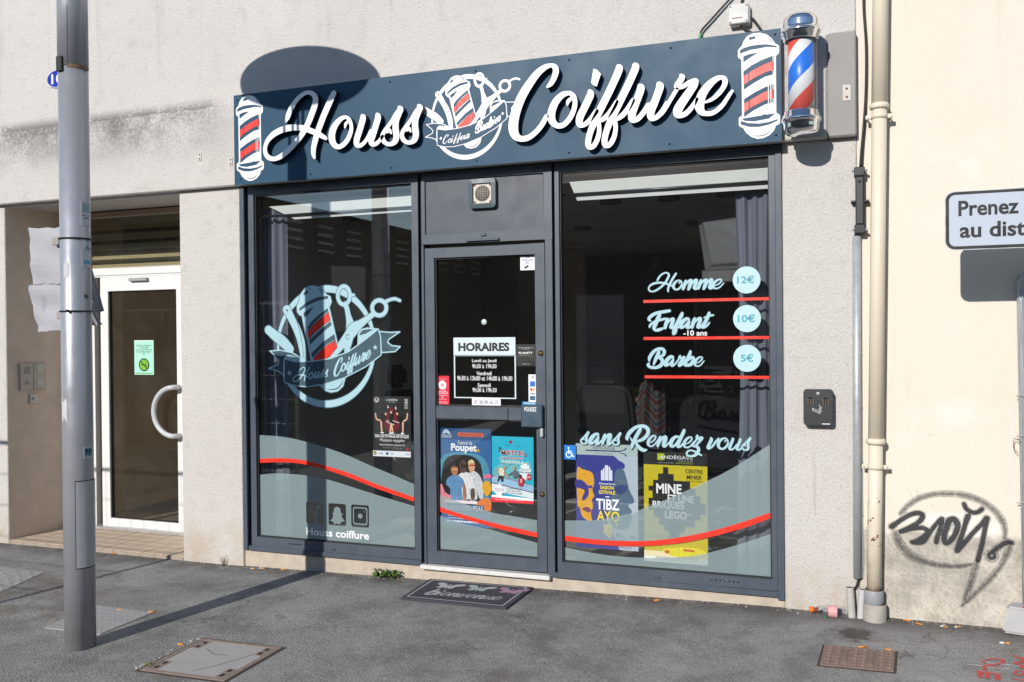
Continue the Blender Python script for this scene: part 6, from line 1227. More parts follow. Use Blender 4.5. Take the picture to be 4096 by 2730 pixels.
T = thing('sticker', 'small square sticker with teal monster print on the lamp column', 'sticker', (LX, LYY, 1.1)); patch('paper', 331, 1788, 371, 1828, .0006, mat('sticker_pale', (.5,.54,.54), .5), T); patch('print', 338, 1794, 368, 1822, .0010, mat('sticker_teal', (.03, .20, .23), .5), T, .006, 10, 9); patch('print', 342, 1800, 352, 1810, .0014, BLACK, T, .003, 4); patch('print', 356, 1800, 364, 1809, .0014, BLACK, T, .003, 4)
poleST('sticker', 'small green sticker dot on the lamp column', 337, 1178, 354, 1194, .0006, mat('sticker_green', (.05, .12, .02), .5), jag=.004, n=6)
# boards tied to the column
def m_board():
    t = NT('corrugated_board'); x = t.xyz(); col = t.mix(t.noise(4., 5., .7), (.33, .33, .37), (.47, .47, .50)); st = t.step(t.noise(9, 5., .75), .58, .66)
    col = t.mix(t.math('MULTIPLY', st, .5), col, (.22, .22, .25)); fl = t.math('FRACT', t.math('MULTIPLY', x[0], 160.)); col = t.mix(t.math('MULTIPLY', t.step(fl, .7, .9), .15), col, (.2, .2, .22)); return t.fin(col, .6)
BOARD = m_board()
def sheet(P00, P10, P11, P01, amp, seed, n=9):
    """crumpled corrugated sheet spanned by four corners, ragged along its outer edge"""
    r = random.Random(seed); ph = [r.uniform(0, 6.28) for _ in range(6)]; C4 = [np.array(p, float) for p in (P00, P10, P11, P01)]; vs = []
    for j in range(n+1):
        for i in range(n+1):
            u, v = i/n, j/n; p = C4[0]*(1-u)*(1-v)+C4[1]*u*(1-v)+C4[2]*u*v+C4[3]*(1-u)*v
            d = amp*(math.sin(4*u+5*v+ph[0])+.6*math.sin(11*v-3*u+ph[1])+.5*abs(math.sin(7*u+2*v+ph[2])))
            if i == 0: p = p+np.array([r.uniform(-.006, .006), 0, r.uniform(-.004, .004)])
            if j in (0, n): p = p+np.array([0, 0, r.uniform(-.005, .005)])
            vs.append((p[0], p[1]+d, p[2]))
    m_ = n+1; fs = [(j*m_+i, j*m_+i+1, (j+1)*m_+i+1, (j+1)*m_+i) for j in range(n) for i in range(n)]
    bd = [i for i in range(m_)]+[j*m_+n for j in range(1, m_)]+[n*m_+i for i in range(n-1, -1, -1)]+[j*m_ for j in range(n-1, 0, -1)]
    N = len(vs); mb = MB().add(vs+[(a, b_+.004, c) for a, b_, c in vs], fs+[tuple(q+N for q in f[::-1]) for f in fs]+[(bd[k], bd[(k+1) % len(bd)], bd[(k+1) % len(bd)]+N, bd[k]+N) for k in range(len(bd))]); return mb
def board(lab, left, right, y, dy, seed):
    T = thing('advert_board', lab, 'board', (LX, y, FP(*left[2], y)[1]))
    q = lambda u, v, yy: (FP(u, v, yy)[0], yy, FP(u, v, yy)[1])
    sheet(q(*left[0], y+.012), q(*left[1], y+.012), q(*left[2], y+.012), q(*left[3], y+.012), .005, seed).build('left_wing', BOARD, T)
    sheet(q(*right[2], y+dy), q(*right[0], y+.012), q(*right[4], y+.012), q(*right[3], y+dy), .004, seed+1).build('right_wing', BOARD, T)
    return T
board('upper blank grey advertising board tied behind the lamp column', [(108,911),(300,911),(300,1136),(133,1136)], [(330,960),(368,962),(413,1243),(380,1255),(330,1150)], LYY+.082, .10, 21)
board('lower blank creased advertising board tied behind the lamp column', [(113,1142),(300,1135),(300,1316),(150,1326)], [(330,1160),(372,1210),(407,1298),(372,1304),(330,1300)], LYY+.096, .09, 33)
for u, v, lab in ((220, 966, 'strip of foam clamped under the upper cable tie'), (238, 1262, 'small foam pad clamped under the lower cable tie')):
    p = FP(u, v, LYY+.07); tag(MB().box(p[0]-.014, p[0]+.035, LYY+.060, LYY+.078, p[1]-.022, p[1]+.022).build('foam_pad', mat('grey_foam', (.34, .31, .29), .8), None, .003), lab, 'foam pad')
# ------------------------------------------------------------------ site fence panel left of the picture, seen by its shadow
fc = thing('site_fence', 'galvanised temporary mesh fence panel standing left of the lamp column', 'fence', (-7.1, -2.5, -.05))
fx0, fx1, fy = -8.82, -5.37, -2.5; fg = gz(-7, fy)
for x in (fx0, fx1): MB().tube([(x, fy, fg), (x, fy, 2.0)], .021, 10).build('post', STEEL, fc)
for z in (.22, 1.98): MB().tube([(fx0, fy, z), (fx1, fy, z)], .016, 8).build('rail', STEEL, fc)
mb = MB()
for k in range(1, 26): x = fx0+(fx1-fx0)*k/26; mb.tube([(x, fy, .22), (x, fy, 1.98)], .0025, 5)
for k in range(1, 7): z = .22+1.76*k/7; mb.tube([(fx0, fy-.004, z), (fx1, fy-.004, z)], .0032, 5)
o = mb.build('mesh_infill', STEEL, fc); o['kind'] = 'stuff'
for x in (fx0, fx1): MB().box(x-.12, x+.12, fy-.3, fy+.3, fg-.01, fg+.12).build('foot_block', CONC, fc, .02)
# ------------------------------------------------------------------ right: road sign, site fence post in its block
RY = -.50
rs = thing('road_sign', 'white rectangular road sign with black border telling drivers to take a ticket', 'road sign', (1.05, RY, 0))
def c6(x, y): return FP(3600+x/1.96, 700+y/1.96, RY)
L0 = c6(350, 350)[0]; zt0 = c6(430, 130)[1]; zb0 = c6(430, 592)[1]; Wd = .86
MB().prism(rrect(L0, zb0, L0+Wd, zt0, .045, 7), RY, RY+.004).build('plate', mat('sign_alu_edge', (.62, .63, .64), .35, .5), rs)
MB().prism(rrect(L0+.004, zb0+.004, L0+Wd-.004, zt0-.004, .042, 7), RY-.0012, RY-.0004).build('border', mat('sign_black', (.022, .021, .022), .4), rs)
MB().prism(rrect(L0+.0195, zb0+.0185, L0+Wd-.0195, zt0-.0185, .028, 7), RY-.0024, RY-.0014).build('field', mat('retroreflective_white', (.46, .52, .60), .45, var=.03), rs)
xa = c6(455, 0)[0]; zb_ = c6(455, 328)[1]; zt_ = c6(455, 206)[1]; xb = c6(932, 297)[0]
text('lettering', 'Prenez', xa, xb, zb_, zt_, RY-.003, mat('sign_black', (.022,.021,.022)), rs, .026)
x2 = c6(465, 0)[0]; zb_2 = c6(470, 498)[1]; h_ = c6(760, 358)[1]-c6(760, 482)[1]
vs_, fs_, dim = glyphs('au dist', .012); w_au = c6(985, 460)[0]-x2
text_split('lettering', 'au dist', [.40], x2, x2+w_au, zb_2, zb_2+h_, RY-.003, mat('sign_black', (.022,.021,.022)), rs, .026)
px = L0+Wd*.52
pxp = c6(972, 500)[0]+.055
MB().box(pxp-.02, pxp+.02, RY+.005, RY+.05, gz(.9, RY), zt0+.02).build('post', STEEL, rs, .004)
for z in (zb0+.03, zt0-.03): MB().box(pxp-.072, pxp+.072, RY+.0045, RY+.012, z-.012, z+.012).build('clamp', STEEL, rs)
# fence post wrapped in wire, standing in the concrete foot
fb = thing('concrete_foot', 'grey concrete fence foot block on the pavement by the cream wall', 'concrete block', (.95, -.2, gz(.9, -.2)))
bx0, by0 = GP(4008, 2539); g_ = gz(bx0, by0); top = g_+.145
mb = MB(); ang = math.radians(-12); ca, sa = math.cos(ang), math.sin(ang)
def rotp(x, y): return (bx0+x*ca-y*sa, by0+x*sa+y*ca)
bot = [rotp(0, 0), rotp(.62, 0), rotp(.62, .21), rotp(0, .21)]; tp = [rotp(.022, .02), rotp(.60, .02), rotp(.60, .19), rotp(.022, .19)]
mb.add([(x, y, g_+.008) for x, y in bot]+[(x, y, top) for x, y in tp], [(3,2,1,0),(4,5,6,7),(0,1,5,4),(1,2,6,5),(2,3,7,6),(3,0,4,7)]); mb.build('block', CONC, fb, .012, 2)
for k in range(9): 
    q = rotp(.05+.06*k, .009); MB().lathe([(.0004, -.001), (.006, 0)], 0, 0, 8, axis='y').build('air_pit', mat('pit_dark', (.2,.2,.2), .9), fb).location = Vector((q[0], q[1]-.0035, g_+.03+.022*((k*7) % 5)))-wloc(fb)
tape = MB(); q0 = rotp(.13, .05)
MB().add([(q0[0]-.045, q0[1]-.02, top+.004), (q0[0]+.14, q0[1]-.05, top+.008), (q0[0]+.15, q0[1]+.0, top+.006), (q0[0]-.02, q0[1]+.02, top+.012)], [(0,1,2,3)]).build('barrier_tape', mat('red_white_tape', (.70, .68, .68), .4), None)
bpy.data.objects['barrier_tape']['label'] = 'scrap of red and white barrier tape on the concrete foot'; bpy.data.objects['barrier_tape']['category'] = 'tape'
MB().add([(q0[0]-.045, q0[1]-.02, top+.0052), (q0[0]-.0, q0[1]-.028, top+.0066), (q0[0]+.01, q0[1]+.016, top+.0125), (q0[0]-.02, q0[1]+.02, top+.0135)], [(0,1,2,3)]).build('red_band', mat('tape_red', (.70, .03, .03), .4), bpy.data.objects['barrier_tape'])
fp = thing('site_fence_post', 'galvanised fence frame bundle wrapped in wire beside the road sign', 'fence post', (.87, -.22, top))
Yf = by0+.09
t0 = FP(4077, 1115, Yf); b0 = FP(4100, 2420, Yf)
MB().tube([(t0[0]+.16, Yf, t0[1]+.012), (t0[0]+.05, Yf, t0[1]+.012), (t0[0]+.02, Yf, t0[1]+.004), (t0[0]+.006, Yf, t0[1]-.03), (t0[0]+.006, Yf, t0[1]-.08), (b0[0]+.008, Yf, top-.03)], .0195, 14).build('frame_tube', STEEL, fp)
MB().tube([(t0[0]+.024, Yf+.055, t0[1]+.12), (t0[0]+.037, Yf+.055, top-.02)], .034, 14).build('inner_tube', mat('green_sleeve', (.03, .46, .29), .45), fp)
rr = random.Random(4)
for k in range(7):
    x = t0[0]+.0+.016*k; pts_ = [(x+rr.uniform(-.008,.008)+(b0[0]-t0[0])*q-.012*math.sin(q*3+k), Yf-.026+rr.uniform(-.005,.005), t0[1]-.06+(top+.06-t0[1])*q) for q in np.linspace(0, 1, 9)]
    MB().tube(smooth3(pts_), .0022, 5).build('wire', STEEL, fp)
for z in (t0[1]-.02, 1.28, 1.07, .72):
    MB().tube([(t0[0]-.02+.02*k, Yf-.026-.006*math.sin(k), z+.01*math.sin(k*1.7)) for k in range(8)], .003, 5).build('tie_wire', STEEL, fp)
MB().tube(smooth3([(t0[0]+.0, Yf-.03, 1.04), (t0[0]-.03, Yf-.03, 1.06), (t0[0]-.035, Yf-.03, 1.01), (t0[0]-.015, Yf-.03, .985)]), .002, 5).build('loose_wire', mat('rust_wire', (.25, .13, .06), .7), fp)
# ------------------------------------------------------------------ covers in the pavement
RUST = mat('rusty_cast_iron', (.21, .15, .125), .75, var=.35, vscale=35, bump=.4, bscale=120)
def gpr(pts, dz0, dz1): 
    mb = MB(); n = len(pts); mb.zprism(pts, lambda x, y: gz(x, y)+dz0, lambda x, y: gz(x, y)+dz1); return mb
JOINT = mat('dirt_joint', (.06, .045, .035), .95, var=.3, vscale=60)
FRAMEI = mat('rusty_frame_steel', (.25, .19, .16), .75, var=.35, vscale=35, bump=.4, bscale=120)
mc = thing('access_cover', 'concrete filled access cover in a rusty steel frame in front of the lamp column', 'access cover', (-3.06, -1.6, -.02))
mx0, mx1, my0, my1 = -3.325, -2.812, -1.845, -1.372
gpr([(mx0-.016,my0-.013),(mx1+.013,my0-.016),(mx1+.017,my1+.012),(mx0-.012,my1+.017)], -.01, .0022).build('dirt_joint', JOINT, mc)
gpr([(mx0+.03,my0+.03),(mx1-.03,my0+.03),(mx1-.03,my1-.03),(mx0+.03,my1-.03)], -.02, .0045).build('infill', mat('smooth_concrete_infill', (.37, .355, .345), .8, var=.12, vscale=9, bump=.15), mc)
for pts in ([(mx0,my0),(mx1,my0),(mx1-.027,my0+.027),(mx0+.027,my0+.027)],[(mx1,my0),(mx1,my1),(mx1-.027,my1-.027),(mx1-.027,my0+.027)],[(mx1,my1),(mx0,my1),(mx0+.027,my1-.027),(mx1-.027,my1-.027)],[(mx0,my1),(mx0,my0),(mx0+.027,my0+.027),(mx0+.027,my1-.027)]): gpr(pts, -.02, .0062).build('frame_bar', FRAMEI, mc, .002)
for cx_, cy_ in ((mx0+.058,my0+.085),(mx1-.058,my0+.085),(mx1-.058,my1-.085),(mx0+.058,my1-.085)):
    lp = gpr([(cx_-.028,cy_-.06),(cx_+.028,cy_-.06),(cx_+.028,cy_+.06),(cx_-.028,cy_+.06)], -.01, .0058).build('lifting_plate', FRAMEI, mc, .004)
    for s in (-.028, .03): gpr([(cx_-.01,cy_+s-.016),(cx_+.01,cy_+s-.016),(cx_+.01,cy_+s+.016),(cx_-.01,cy_+s+.016)], -.01, .0064).build('key_slot', DARK, lp)
for pts in ([(-3.2,-1.5),(-3.1,-1.56),(-3.02,-1.55)],[(-3.05,-1.78),(-2.98,-1.68),(-2.93,-1.58),(-2.9,-1.5)]):
    MB().tube([(x, y, gz(x, y)+.0043) for x, y in pts], .0016, 4).build('crack', DARK, mc)
ch = thing('chequer_cover', 'light grey metal cover plate with raised dots behind the lamp column', 'cover plate', (-4.17, -1.27, -.03))
cp = [GP(176,2514), GP(381,2424), GP(610,2455), GP(400,2540)]; PLT = mat('grey_metal_plate', (.34, .345, .35), .55, .2, var=.15, vscale=20)
gpr([cp[0], cp[3], cp[2], cp[1]], -.015, .006).build('plate', PLT, ch, .002)
for i in range(9):
    for j in range(8):
        a_, b_ = (i+.6)/9.3, (j+.6)/8.3; p = np.array(cp[0])*(1-a_)*(1-b_)+np.array(cp[3])*a_*(1-b_)+np.array(cp[2])*a_*b_+np.array(cp[1])*(1-a_)*b_
        d_ = .012; th = .6 if (i+j) % 2 else -.6; c_, s_ = math.cos(th)*d_, math.sin(th)*d_; n_ = (-math.sin(th)*.005, math.cos(th)*.005); x, y = p; z = gz(x, y)+.0055
        MB().add([(x-c_-n_[0],y-s_-n_[1],z),(x+c_-n_[0],y+s_-n_[1],z),(x+c_+n_[0],y+s_+n_[1],z),(x-c_+n_[0],y-s_+n_[1],z),(x-c_*.7,y-s_*.7,z+.0035),(x+c_*.7,y+s_*.7,z+.0035)], [(0,1,5,4),(1,2,5),(2,3,4,5),(3,0,4)]).build('raised_dot', PLT, ch)
ic2 = thing('cast_iron_cover', 'small rusty cast iron cover with ribbed pattern beside the downpipe', 'cover plate', (.03, -.7, .03))
q4 = [GP(3278,2664), GP(3575,2692), GP(3582,2610), GP(3298,2584)]; gpr([(q4[0][0]-.012,q4[0][1]-.01),(q4[1][0]+.01,q4[1][1]-.012),(q4[2][0]+.012,q4[2][1]+.01),(q4[3][0]-.01,q4[3][1]+.012)], -.01, .0022).build('dirt_joint', JOINT, ic2); gpr(q4, -.02, .007).build('plate', RUST, ic2, .002)
bl = lambda a_, b_: tuple(np.array(q4[0])*(1-a_)*(1-b_)+np.array(q4[1])*a_*(1-b_)+np.array(q4[2])*a_*b_+np.array(q4[3])*(1-a_)*b_)
for i in range(8):
    for j in range(6):
        if i in (2, 5) and 0 < j < 5: continue
        for dx_, dy_ in (((0,0),(.05,.06)), ((.05,.06),(.10,0))):
            a_, b_ = .03+i*.12, .06+j*.155; p = bl(a_+dx_[0], b_+dx_[1]); q = bl(a_+dy_[0], b_+dy_[1])
            d = np.array(q)-np.array(p); d /= np.linalg.norm(d); n_ = np.array([-d[1], d[0]])*.0045; z = gz(*p)+.0065
            MB().add([(p[0]-n_[0],p[1]-n_[1],z),(q[0]-n_[0],q[1]-n_[1],z),(q[0]+n_[0],q[1]+n_[1],z),(p[0]+n_[0],p[1]+n_[1],z),(p[0],p[1],z+.008),(q[0],q[1],z+.008)], [(0,1,5,4),(1,2,5),(2,3,4,5),(3,0,4)]).build('rib', RUST, ic2)
for i in (2, 5): a_ = .05+i*.12; gpr([bl(a_, .2), bl(a_+.06, .2), bl(a_+.06, .85), bl(a_, .85)], .006, .0105).build('bar', RUST, ic2, .001)
# drainage grate at the left edge
gq = [GP(-20,2380), GP(-20,2270), GP(180,2290), GP(60,2345)]; gt = thing('drain_grate', 'pale perforated drain cover at the left edge of the pavement', 'drain cover', (gq[0][0], gq[0][1], -.03)); gpr([gq[0], gq[3], gq[2], gq[1]], -.01, .004).build('plate', PLT, gt)
for k in range(24):
    a_, b_ = ((k*7) % 12+.5)/12.5, ((k*5) % 8+.5)/8.5; p = np.array(gq[0])*(1-a_)*(1-b_)+np.array(gq[3])*a_*(1-b_)+np.array(gq[2])*a_*b_+np.array(gq[1])*(1-a_)*b_; gpr([(p[0]-.012,p[1]-.012),(p[0]+.012,p[1]-.012),(p[0]+.012,p[1]+.012),(p[0]-.012,p[1]+.012)], .003, .0062).build('stud', PLT, gt)
# ------------------------------------------------------------------ doormat
def m_mat():
    t = NT('charcoal_doormat'); n_ = t.noise(420, 2., .7); col = t.mix(n_, (.045, .044, .055), (.125, .122, .145)); t.bump(n_, .8, .006); return t.fin(col, .95, spec=.1)
dm = thing('doormat', 'charcoal doormat with butterflies and the word bienvenue below the shop door', 'doormat', (-2.25, -.22, .01))
dq = [(-2.606,-.438), (-1.896,-.458), (-1.882,-.012), (-2.612,-.004)]
DX, DY = -2.606, -.445
mzf = lambda p, h: gz(*p)+h
gpr(dq, .001, .014).build('pile', m_mat(), dm, .004)
def dl(h): return lambda p: (p[0], p[1], gz(p[0], p[1])+h)
CR = lambda n_, c_: (lambda t: (t.bump(t.noise(420, 2.), .7, .005), t.fin(t.mix(t.noise(380, 2., .7), tuple(x*.72 for x in c_), c_), .95, spec=.1))[1])(NT(n_))
cream = CR('mat_cream', (.56, .55, .57)); mint = CR('mat_mint', (.46, .53, .52)); pink = CR('mat_pink', (.50, .30, .44))
ins = .035; bq = [(-2.606+ins,-.438+.03),(-1.896-ins,-.458+.03),(-1.882-ins,-.012-.03),(-2.612+ins,-.004-.03)]
art('border_line', [('+','S',[(a, b, .005) for a, b in bq+bq[:1]])], 0, cream, dm, .004, lift=dl(.0152), toward=(0,0,1))
for k, m_ in ((0, cream), (1, mint), (2, pink)):
    bx_ = -2.42+k*.215; by_ = -.135
    def W(*p): return ('+','c',[(bx_+x, by_+y) for x, y in p])
    art('butterfly', [W((-.005,-.005),(-.03,.05),(-.075,.062),(-.085,.03),(-.05,-.005),(-.065,-.04),(-.035,-.05),(-.01,-.03)), W((.01,-.005),(.05,.045),(.105,.055),(.10,.02),(.06,-.005),(.05,-.045),(.02,-.05)), ('+','S',[(bx_,by_-.05,.006),(bx_+.004,by_+.035,.006)])], 0, m_, dm, .005, lift=dl(.0152), toward=(0,0,1))
ws = []; pos = 0.
for ch_ in 'bienvenue':
    g = scaled(ch_) if ch_ != 'i' else scaled('i')
    if ch_ in ('n', 'v', 'b'):
        a, b, c, d, r = gbox(GL[ch_]); kk = {'n': .19, 'v': .19, 'b': .36}[ch_]/(d-b); g = xf(GL[ch_], lambda x, z: (x*kk, (z-b)*kk+2.87), kk)
    a, b, c, d, r = gbox(g); ws += xf(g, lambda x, z, a=a, o=pos: (x-a+o, z), 1.); pos += (c-a)*1.0
sx_ = .50/pos
art('mat_lettering', xf(ws, lambda x, z: (-2.485+x*sx_, -.335+(z-2.87)*.34), sx_*.85), 0, cream, dm, .0035, lift=dl(.0154), toward=(0,0,1))
# ------------------------------------------------------------------ plastic bottle, caps and litter at the wall foot
bt = thing('plastic_bottle', 'empty clear plastic bottle with pink label and orange cap at the wall foot', 'bottle', (-.1, -.06, .05))
A = np.array(GP(3238, 2462)+(0,)); B_ = np.array(GP(3385, 2478)+(0,)); A[2] = gz(A[0], A[1])+.034; B_[2] = gz(B_[0], B_[1])+.034; B_[1] = A[1]-.0
ax = (B_-A); Ln = np.linalg.norm(ax); at_ = lambda t: tuple(A+ax*t)
MB().tube([at_(t) for t in (.14,.2,.3,.42,.48,.5,.78,.8,.9,.97,1.0)], [.013,.016,.028,.032,.031,.0325,.0325,.031,.032,.030,.018], 20).build('body', m_glass('bottle_pet', (.90,.90,.92), .05, .5, .02), bt)
MB().tube([at_(t) for t in (.10,.14,.2,.24)], [.013,.0125,.015,.02], 16).build('neck_residue', mat('red_residue', (.25,.04,.02), .3), bt)
MB().tube([at_(t) for t in (-.01,.0,.11,.12)], [.012,.0165,.0165,.014], 18).build('cap', mat('orange_cap', (.85,.16,.01), .4), bt); MB().tube([at_(t) for t in (.52,.76)], .0331, 20, cap=False).build('label', mat('pink_label', (.70,.34,.36), .5, var=.25, vscale=45), bt)
p = GP(3302, 2470); tag(MB().lathe([(.0005,gz(*p)+.010),(.014,gz(*p)+.010),(.015,gz(*p)+.008),(.015,gz(*p))], *p, 18).build('plastic_litter', mat('green_cap', (.02,.16,.06), .4)), 'small green bottle cap on the asphalt beside the plastic bottle', 'bottle cap')
BUTT = mat('cigarette_filter', (.68, .28, .06), .8, var=.2, vscale=90); PAPER = mat('cigarette_paper', (.66, .63, .58), .8)
def butt(u, v, label, group, white=False, rot=None, s=1.):
    x, y = GP(u, v); r = random.Random(int(u*7+v)); a = r.uniform(-.6, .6) if rot is None else rot; z = gz(x, y)+.005; L = .017*s*r.uniform(.8, 1.25); d = np.array([math.cos(a), math.sin(a), r.uniform(-.08, .08)]); c = np.array([x, y, z])
    T = thing('cigarette_butt', label, 'cigarette butt', (x, y, gz(x, y)), group); MB().tube([c-d*L*(1 if not white else -.1), c+d*L], .0042*s, 7).build('filter', BUTT, T)
    if white: MB().tube([c-d*L*1.1, c-d*L*.12], .0041*s, 7).build('paper', PAPER, T)
for u, v in ((1013,2278),(1050,2277)): butt(u, v, 'half smoked cigarette butt on the asphalt under the left display window', 'butts under the left display window', True, .1, 1.2)
butt(1134, 2281, 'short orange cigarette filter beside the lamp shadow under the left display window', None, False, .2)
for u, v in ((3628,2485),(3676,2500),(3776,2511),(3833,2512)): butt(u, v, 'orange cigarette butt at the foot of the cream wall', 'butts at the foot of the cream wall', v > 2505, None, 1.)
for u, v in ((3450,2592),(3553,2604)): butt(u, v, 'orange cigarette butt lying on the edge of the small cast iron cover', 'butts on the cast iron cover', False, .5 if u < 3500 else -.4, 1.1)
butt(4020, 2577, 'orange cigarette butt on open asphalt in front of the concrete foot', None, True, -.2, 1.35)
butt(2630, 2405, 'orange cigarette butt alone on the asphalt under the right display window', None, False, .4, 1.2)
butt(3422, 2455, 'orange cigarette butt wedged between the two pipe stubs', None, False, 1.2, 1.)
for u, v in ((482,2443),(606,2451)): butt(u, v, 'cigarette butt on or beside the dotted metal cover plate', 'butts by the dotted cover plate', False, .3, 1.2)
for u, v in ((453,2217),(722,2582)): butt(u, v, 'cigarette butt in the gritty asphalt', 'butts in the gritty asphalt', False, 0., 1.2)
# pebbles and grit along the wall foot and round the access cover
GR = mat('pale_grit', (.42, .39, .35), .9, var=.3, vscale=50); r = random.Random(12); mb = MB()
def pebble(x, y, s):
    z = gz(x, y); a = r.uniform(0, 6.28); n = 6; ring_ = [(x+s*r.uniform(.7,1.1)*math.cos(a+k*1.047), y+s*r.uniform(.6,1.)*math.sin(a+k*1.047), z+s*.25) for k in range(n)]
    mb.add(ring_+[(x, y, z+s*r.uniform(.6,.9)), (x, y, z-.002)], [(k, (k+1)%n, n) for k in range(n)]+[((k+1)%n, k, n+1) for k in range(n)])
for _ in range(230): pebble(r.uniform(-4.6, .7), -.004-abs(r.gauss(0, .035)), r.uniform(.0025, .008))
for _ in range(120): pebble(r.uniform(-3.4, -2.75), r.choice((mx0-.02, 0)) if False else r.uniform(-1.9, -1.3), r.uniform(.002, .005))
for _ in range(16): t_ = r.random(); pebble(mx0-.03+r.gauss(0,.012), my0+t_*(my1-my0), r.uniform(.005,.014))
for _ in range(160): pebble(r.uniform(-4.6, .9), r.uniform(-1.9, -.1), r.uniform(.0015, .0045))
o = mb.build('grit', GR); tag(o, 'scattered pale grit on the asphalt', 'grit', kind='stuff')
# weeds
LEAF = mat('weed_leaf', (.085, .17, .025), .6, var=.3, vscale=40); DRY = mat('dry_stem', (.16, .07, .04), .8)
def leaf_into(mb, base, ang, L, w, rise, r):
    pts = []; m_ = 6
    for k in range(m_+1):
        t = k/m_; x = base[0]+math.cos(ang)*L*t; y = base[1]+math.sin(ang)*L*t; z = base[2]+rise*math.sin(t*2.4)*L; ww = w*math.sin(math.pi*min(1, t*.93+.06))*(1.25 if k % 2 else .7); nx, ny = -math.sin(ang)*ww, math.cos(ang)*ww
        pts.append([(x-nx, y-ny, z+.15*ww), (x, y, z), (x+nx, y+ny, z+.15*ww)])
    b = [p for q in pts for p in q]; mb.add(b, [f for k in range(m_) for f in ((3*k, 3*k+3, 3*k+4, 3*k+1), (3*k+1, 3*k+4, 3*k+5, 3*k+2))])
def weed(u, v, n_, L, lab, spread=.05, seed=0):
    x, y = GP(u, v); y = min(y, -.012); r = random.Random(seed); T = thing('weed', lab, 'weed', (x, y, gz(x, y)), None)
    for k in range(n_):
        mb = MB(); bx_ = x+r.uniform(-spread, spread); a = r.uniform(math.pi*.98, math.pi*2.02); leaf_into(mb, (bx_, y+r.uniform(-.008, .0), gz(x, y)+.002), a, L*r.uniform(.6, 1.15), L*.17, r.uniform(.25, .9), r); mb.build('leaf', LEAF, T)
weed(1523, 2308, 26, .062, 'leafy green weed growing at the plinth foot, left clump', .035, 1); weed(1578, 2305, 24, .066, 'leafy green weed growing at the plinth foot beside the doormat', .035, 2)
x, y = GP(945, 2242); y = -.02; T = thing('dry_weed', 'reddish dry weed stems at the pillar foot', 'weed', (x, y, gz(x, y)))
for k in range(6): MB().tube([(x+.004*k, y, gz(x, y)), (x-.012+.007*k, y-.006, gz(x, y)+.03+.008*(k % 3)), (x-.022+.010*k, y-.01, gz(x, y)+.042+.012*(k % 3))], .0016, 5).build('stem', DRY, T)
x, y = GP(930, 2258); tag(MB().tube([(x-.02,y,gz(x,y)+.006),(x+.005,y+.006,gz(x,y)+.009),(x+.025,y,gz(x,y)+.005)], .006, 7).build('orange_scrap', mat('orange_scrap', (.80,.16,.03), .6)), 'bright orange scrap beside the dry weed', 'scrap')
x, y = GP(596, 2664); T = thing('moss_tuft', 'small yellow green moss tuft at the corner of the access cover', 'moss', (x, y, gz(x, y))); r = random.Random(5)
for k in range(26):
    mb = MB(); leaf_into(mb, (x+r.uniform(-.02,.02), y+r.uniform(-.012,.012), gz(x,y)), r.uniform(0,6.28), .014, .003, .8, r); mb.build('leaf', mat('moss_leaf', (.24,.22,.05), .8), T)
# sprayed utility marks on the asphalt
PR = spray('red_road_paint', (.66, .075, .07), .92, .55); PW = spray('white_road_paint', (.66, .66, .66), .85, .75)
gk = lambda *p: ('+','s',SK('N', p, 0, VG))
tag(art('white_marking', [gk((110,1243,14),(250,1255,16),(400,1280,14),(600,1305,12),(880,1332,10)), gk((320,1190,12),(450,1205,14),(650,1225,13),(850,1248,13),(1100,1275,12))], 0, PW, None, .005, lift=dl(.0035), toward=(0,0,1)), 'two faded white chalk lines sprayed on the asphalt', 'paint mark')
tag(art('red_marking', [gk((460,1155,16),(560,1140,18),(680,1145,18),(770,1170,22),(770,1205,20),(680,1235,18),(520,1255,16),(420,1280,20),(425,1350,26)), gk((360,1180,22),(420,1210,20)), gk((440,1265,16),(600,1285,14),(770,1300,10)), gk((265,1380,20),(380,1395,22),(540,1415,22),(700,1435,22)), gk((330,1400,26),(340,1490,28)), gk((470,1420,26),(480,1505,28)), gk((645,1440,28),(680,1540,30)),
    gk((950,1080,16),(1040,1105,18),(1130,1140,20),(1160,1130,20)), gk((1160,1130,26),(1150,1190,28),(1010,1215,24),(1010,1240,20),(1120,1265,22),(1120,1310,24)), gk(*[(1075+95*math.cos(a), 1412+38*math.sin(a), 17) for a in np.linspace(0, 6.283, 13)]), gk((950,1525,14),(1100,1545,18),(1250,1575,18))], 0, PR, None, .005, lift=dl(.0060), toward=(0,0,1)), 'red sprayed utility letters on the asphalt near the concrete foot', 'paint mark')
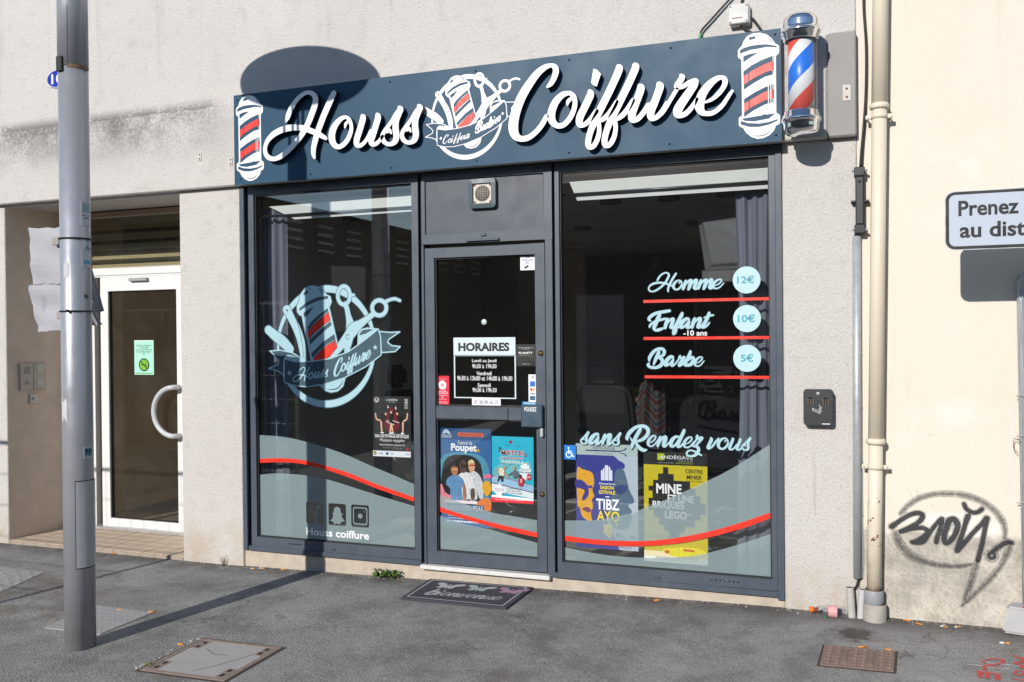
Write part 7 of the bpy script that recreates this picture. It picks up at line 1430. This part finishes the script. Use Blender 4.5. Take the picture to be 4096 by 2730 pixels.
# ------------------------------------------------------------------ across the street, seen in the glass
def shed(name, label, x0, x1, y0, y1, ze, zr, along_y, wallm, roofm, vents=None, windows=()):
    T = thing(name, label, 'building', ((x0+x1)/2, (y0+y1)/2, -.2)); box('wall', x0, x1, y0, y1, -.3, ze, wallm, T, 0)
    o = .35
    if along_y: xm = (x0+x1)/2; vs = [(x0-o,y0-o,ze-.1),(xm,y0-o,zr),(x1+o,y0-o,ze-.1),(x0-o,y1+o,ze-.1),(xm,y1+o,zr),(x1+o,y1+o,ze-.1)]
    else: ym = (y0+y1)/2; vs = [(x0-o,y0-o,ze-.1),(x0-o,ym,zr),(x0-o,y1+o,ze-.1),(x1+o,y0-o,ze-.1),(x1+o,ym,zr),(x1+o,y1+o,ze-.1)]
    MB().add(vs, [(0,1,4,3),(1,2,5,4),(0,2,1),(3,4,5),(0,3,5,2)]).build('roof', roofm, T)
    return T
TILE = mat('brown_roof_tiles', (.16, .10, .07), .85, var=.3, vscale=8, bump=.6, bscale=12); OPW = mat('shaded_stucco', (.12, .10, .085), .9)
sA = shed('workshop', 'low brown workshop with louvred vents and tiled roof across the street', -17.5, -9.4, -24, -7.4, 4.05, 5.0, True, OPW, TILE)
SLAT = mat('louvre_daylight', (.85, .84, .80), .6)  # pale colour stands in for daylight seen through the open louvres
for k in range(9):
    y0 = -8.1-k*1.05
    bk_ = MB().box(-9.398, -9.37, y0-.55, y0, 3.15, 3.85).build('vent_recess', mat('vent_dark', (.08, .07, .06), .8), sA)
    for j in range(4): MB().box(-9.372, -9.33, y0-.52, y0-.03, 3.22+j*.155, 3.27+j*.155).build('vent_slat', SLAT, bk_)
box('base_wall', -9.399, -9.34, -24, -7.4, -.3, 1.5, mat('dark_base', (.08, .07, .06), .9), sA, 0)
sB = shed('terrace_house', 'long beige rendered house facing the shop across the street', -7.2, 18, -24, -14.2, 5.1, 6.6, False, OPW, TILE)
for k in range(6):
    x0 = -5.8+k*3.6; w_ = MB().box(x0, x0+1.1, -14.23, -14.198, 1.0 if k % 3 else -.15, 2.5).build('window', mat('opposite_frame', (.45,.44,.42), .6), sB, 0); MB().box(x0+.08, x0+1.02, -14.242, -14.231, 1.08 if k % 3 else .1, 2.42).build('pane', mat('opposite_pane', (.02,.025,.03), .1), w_)
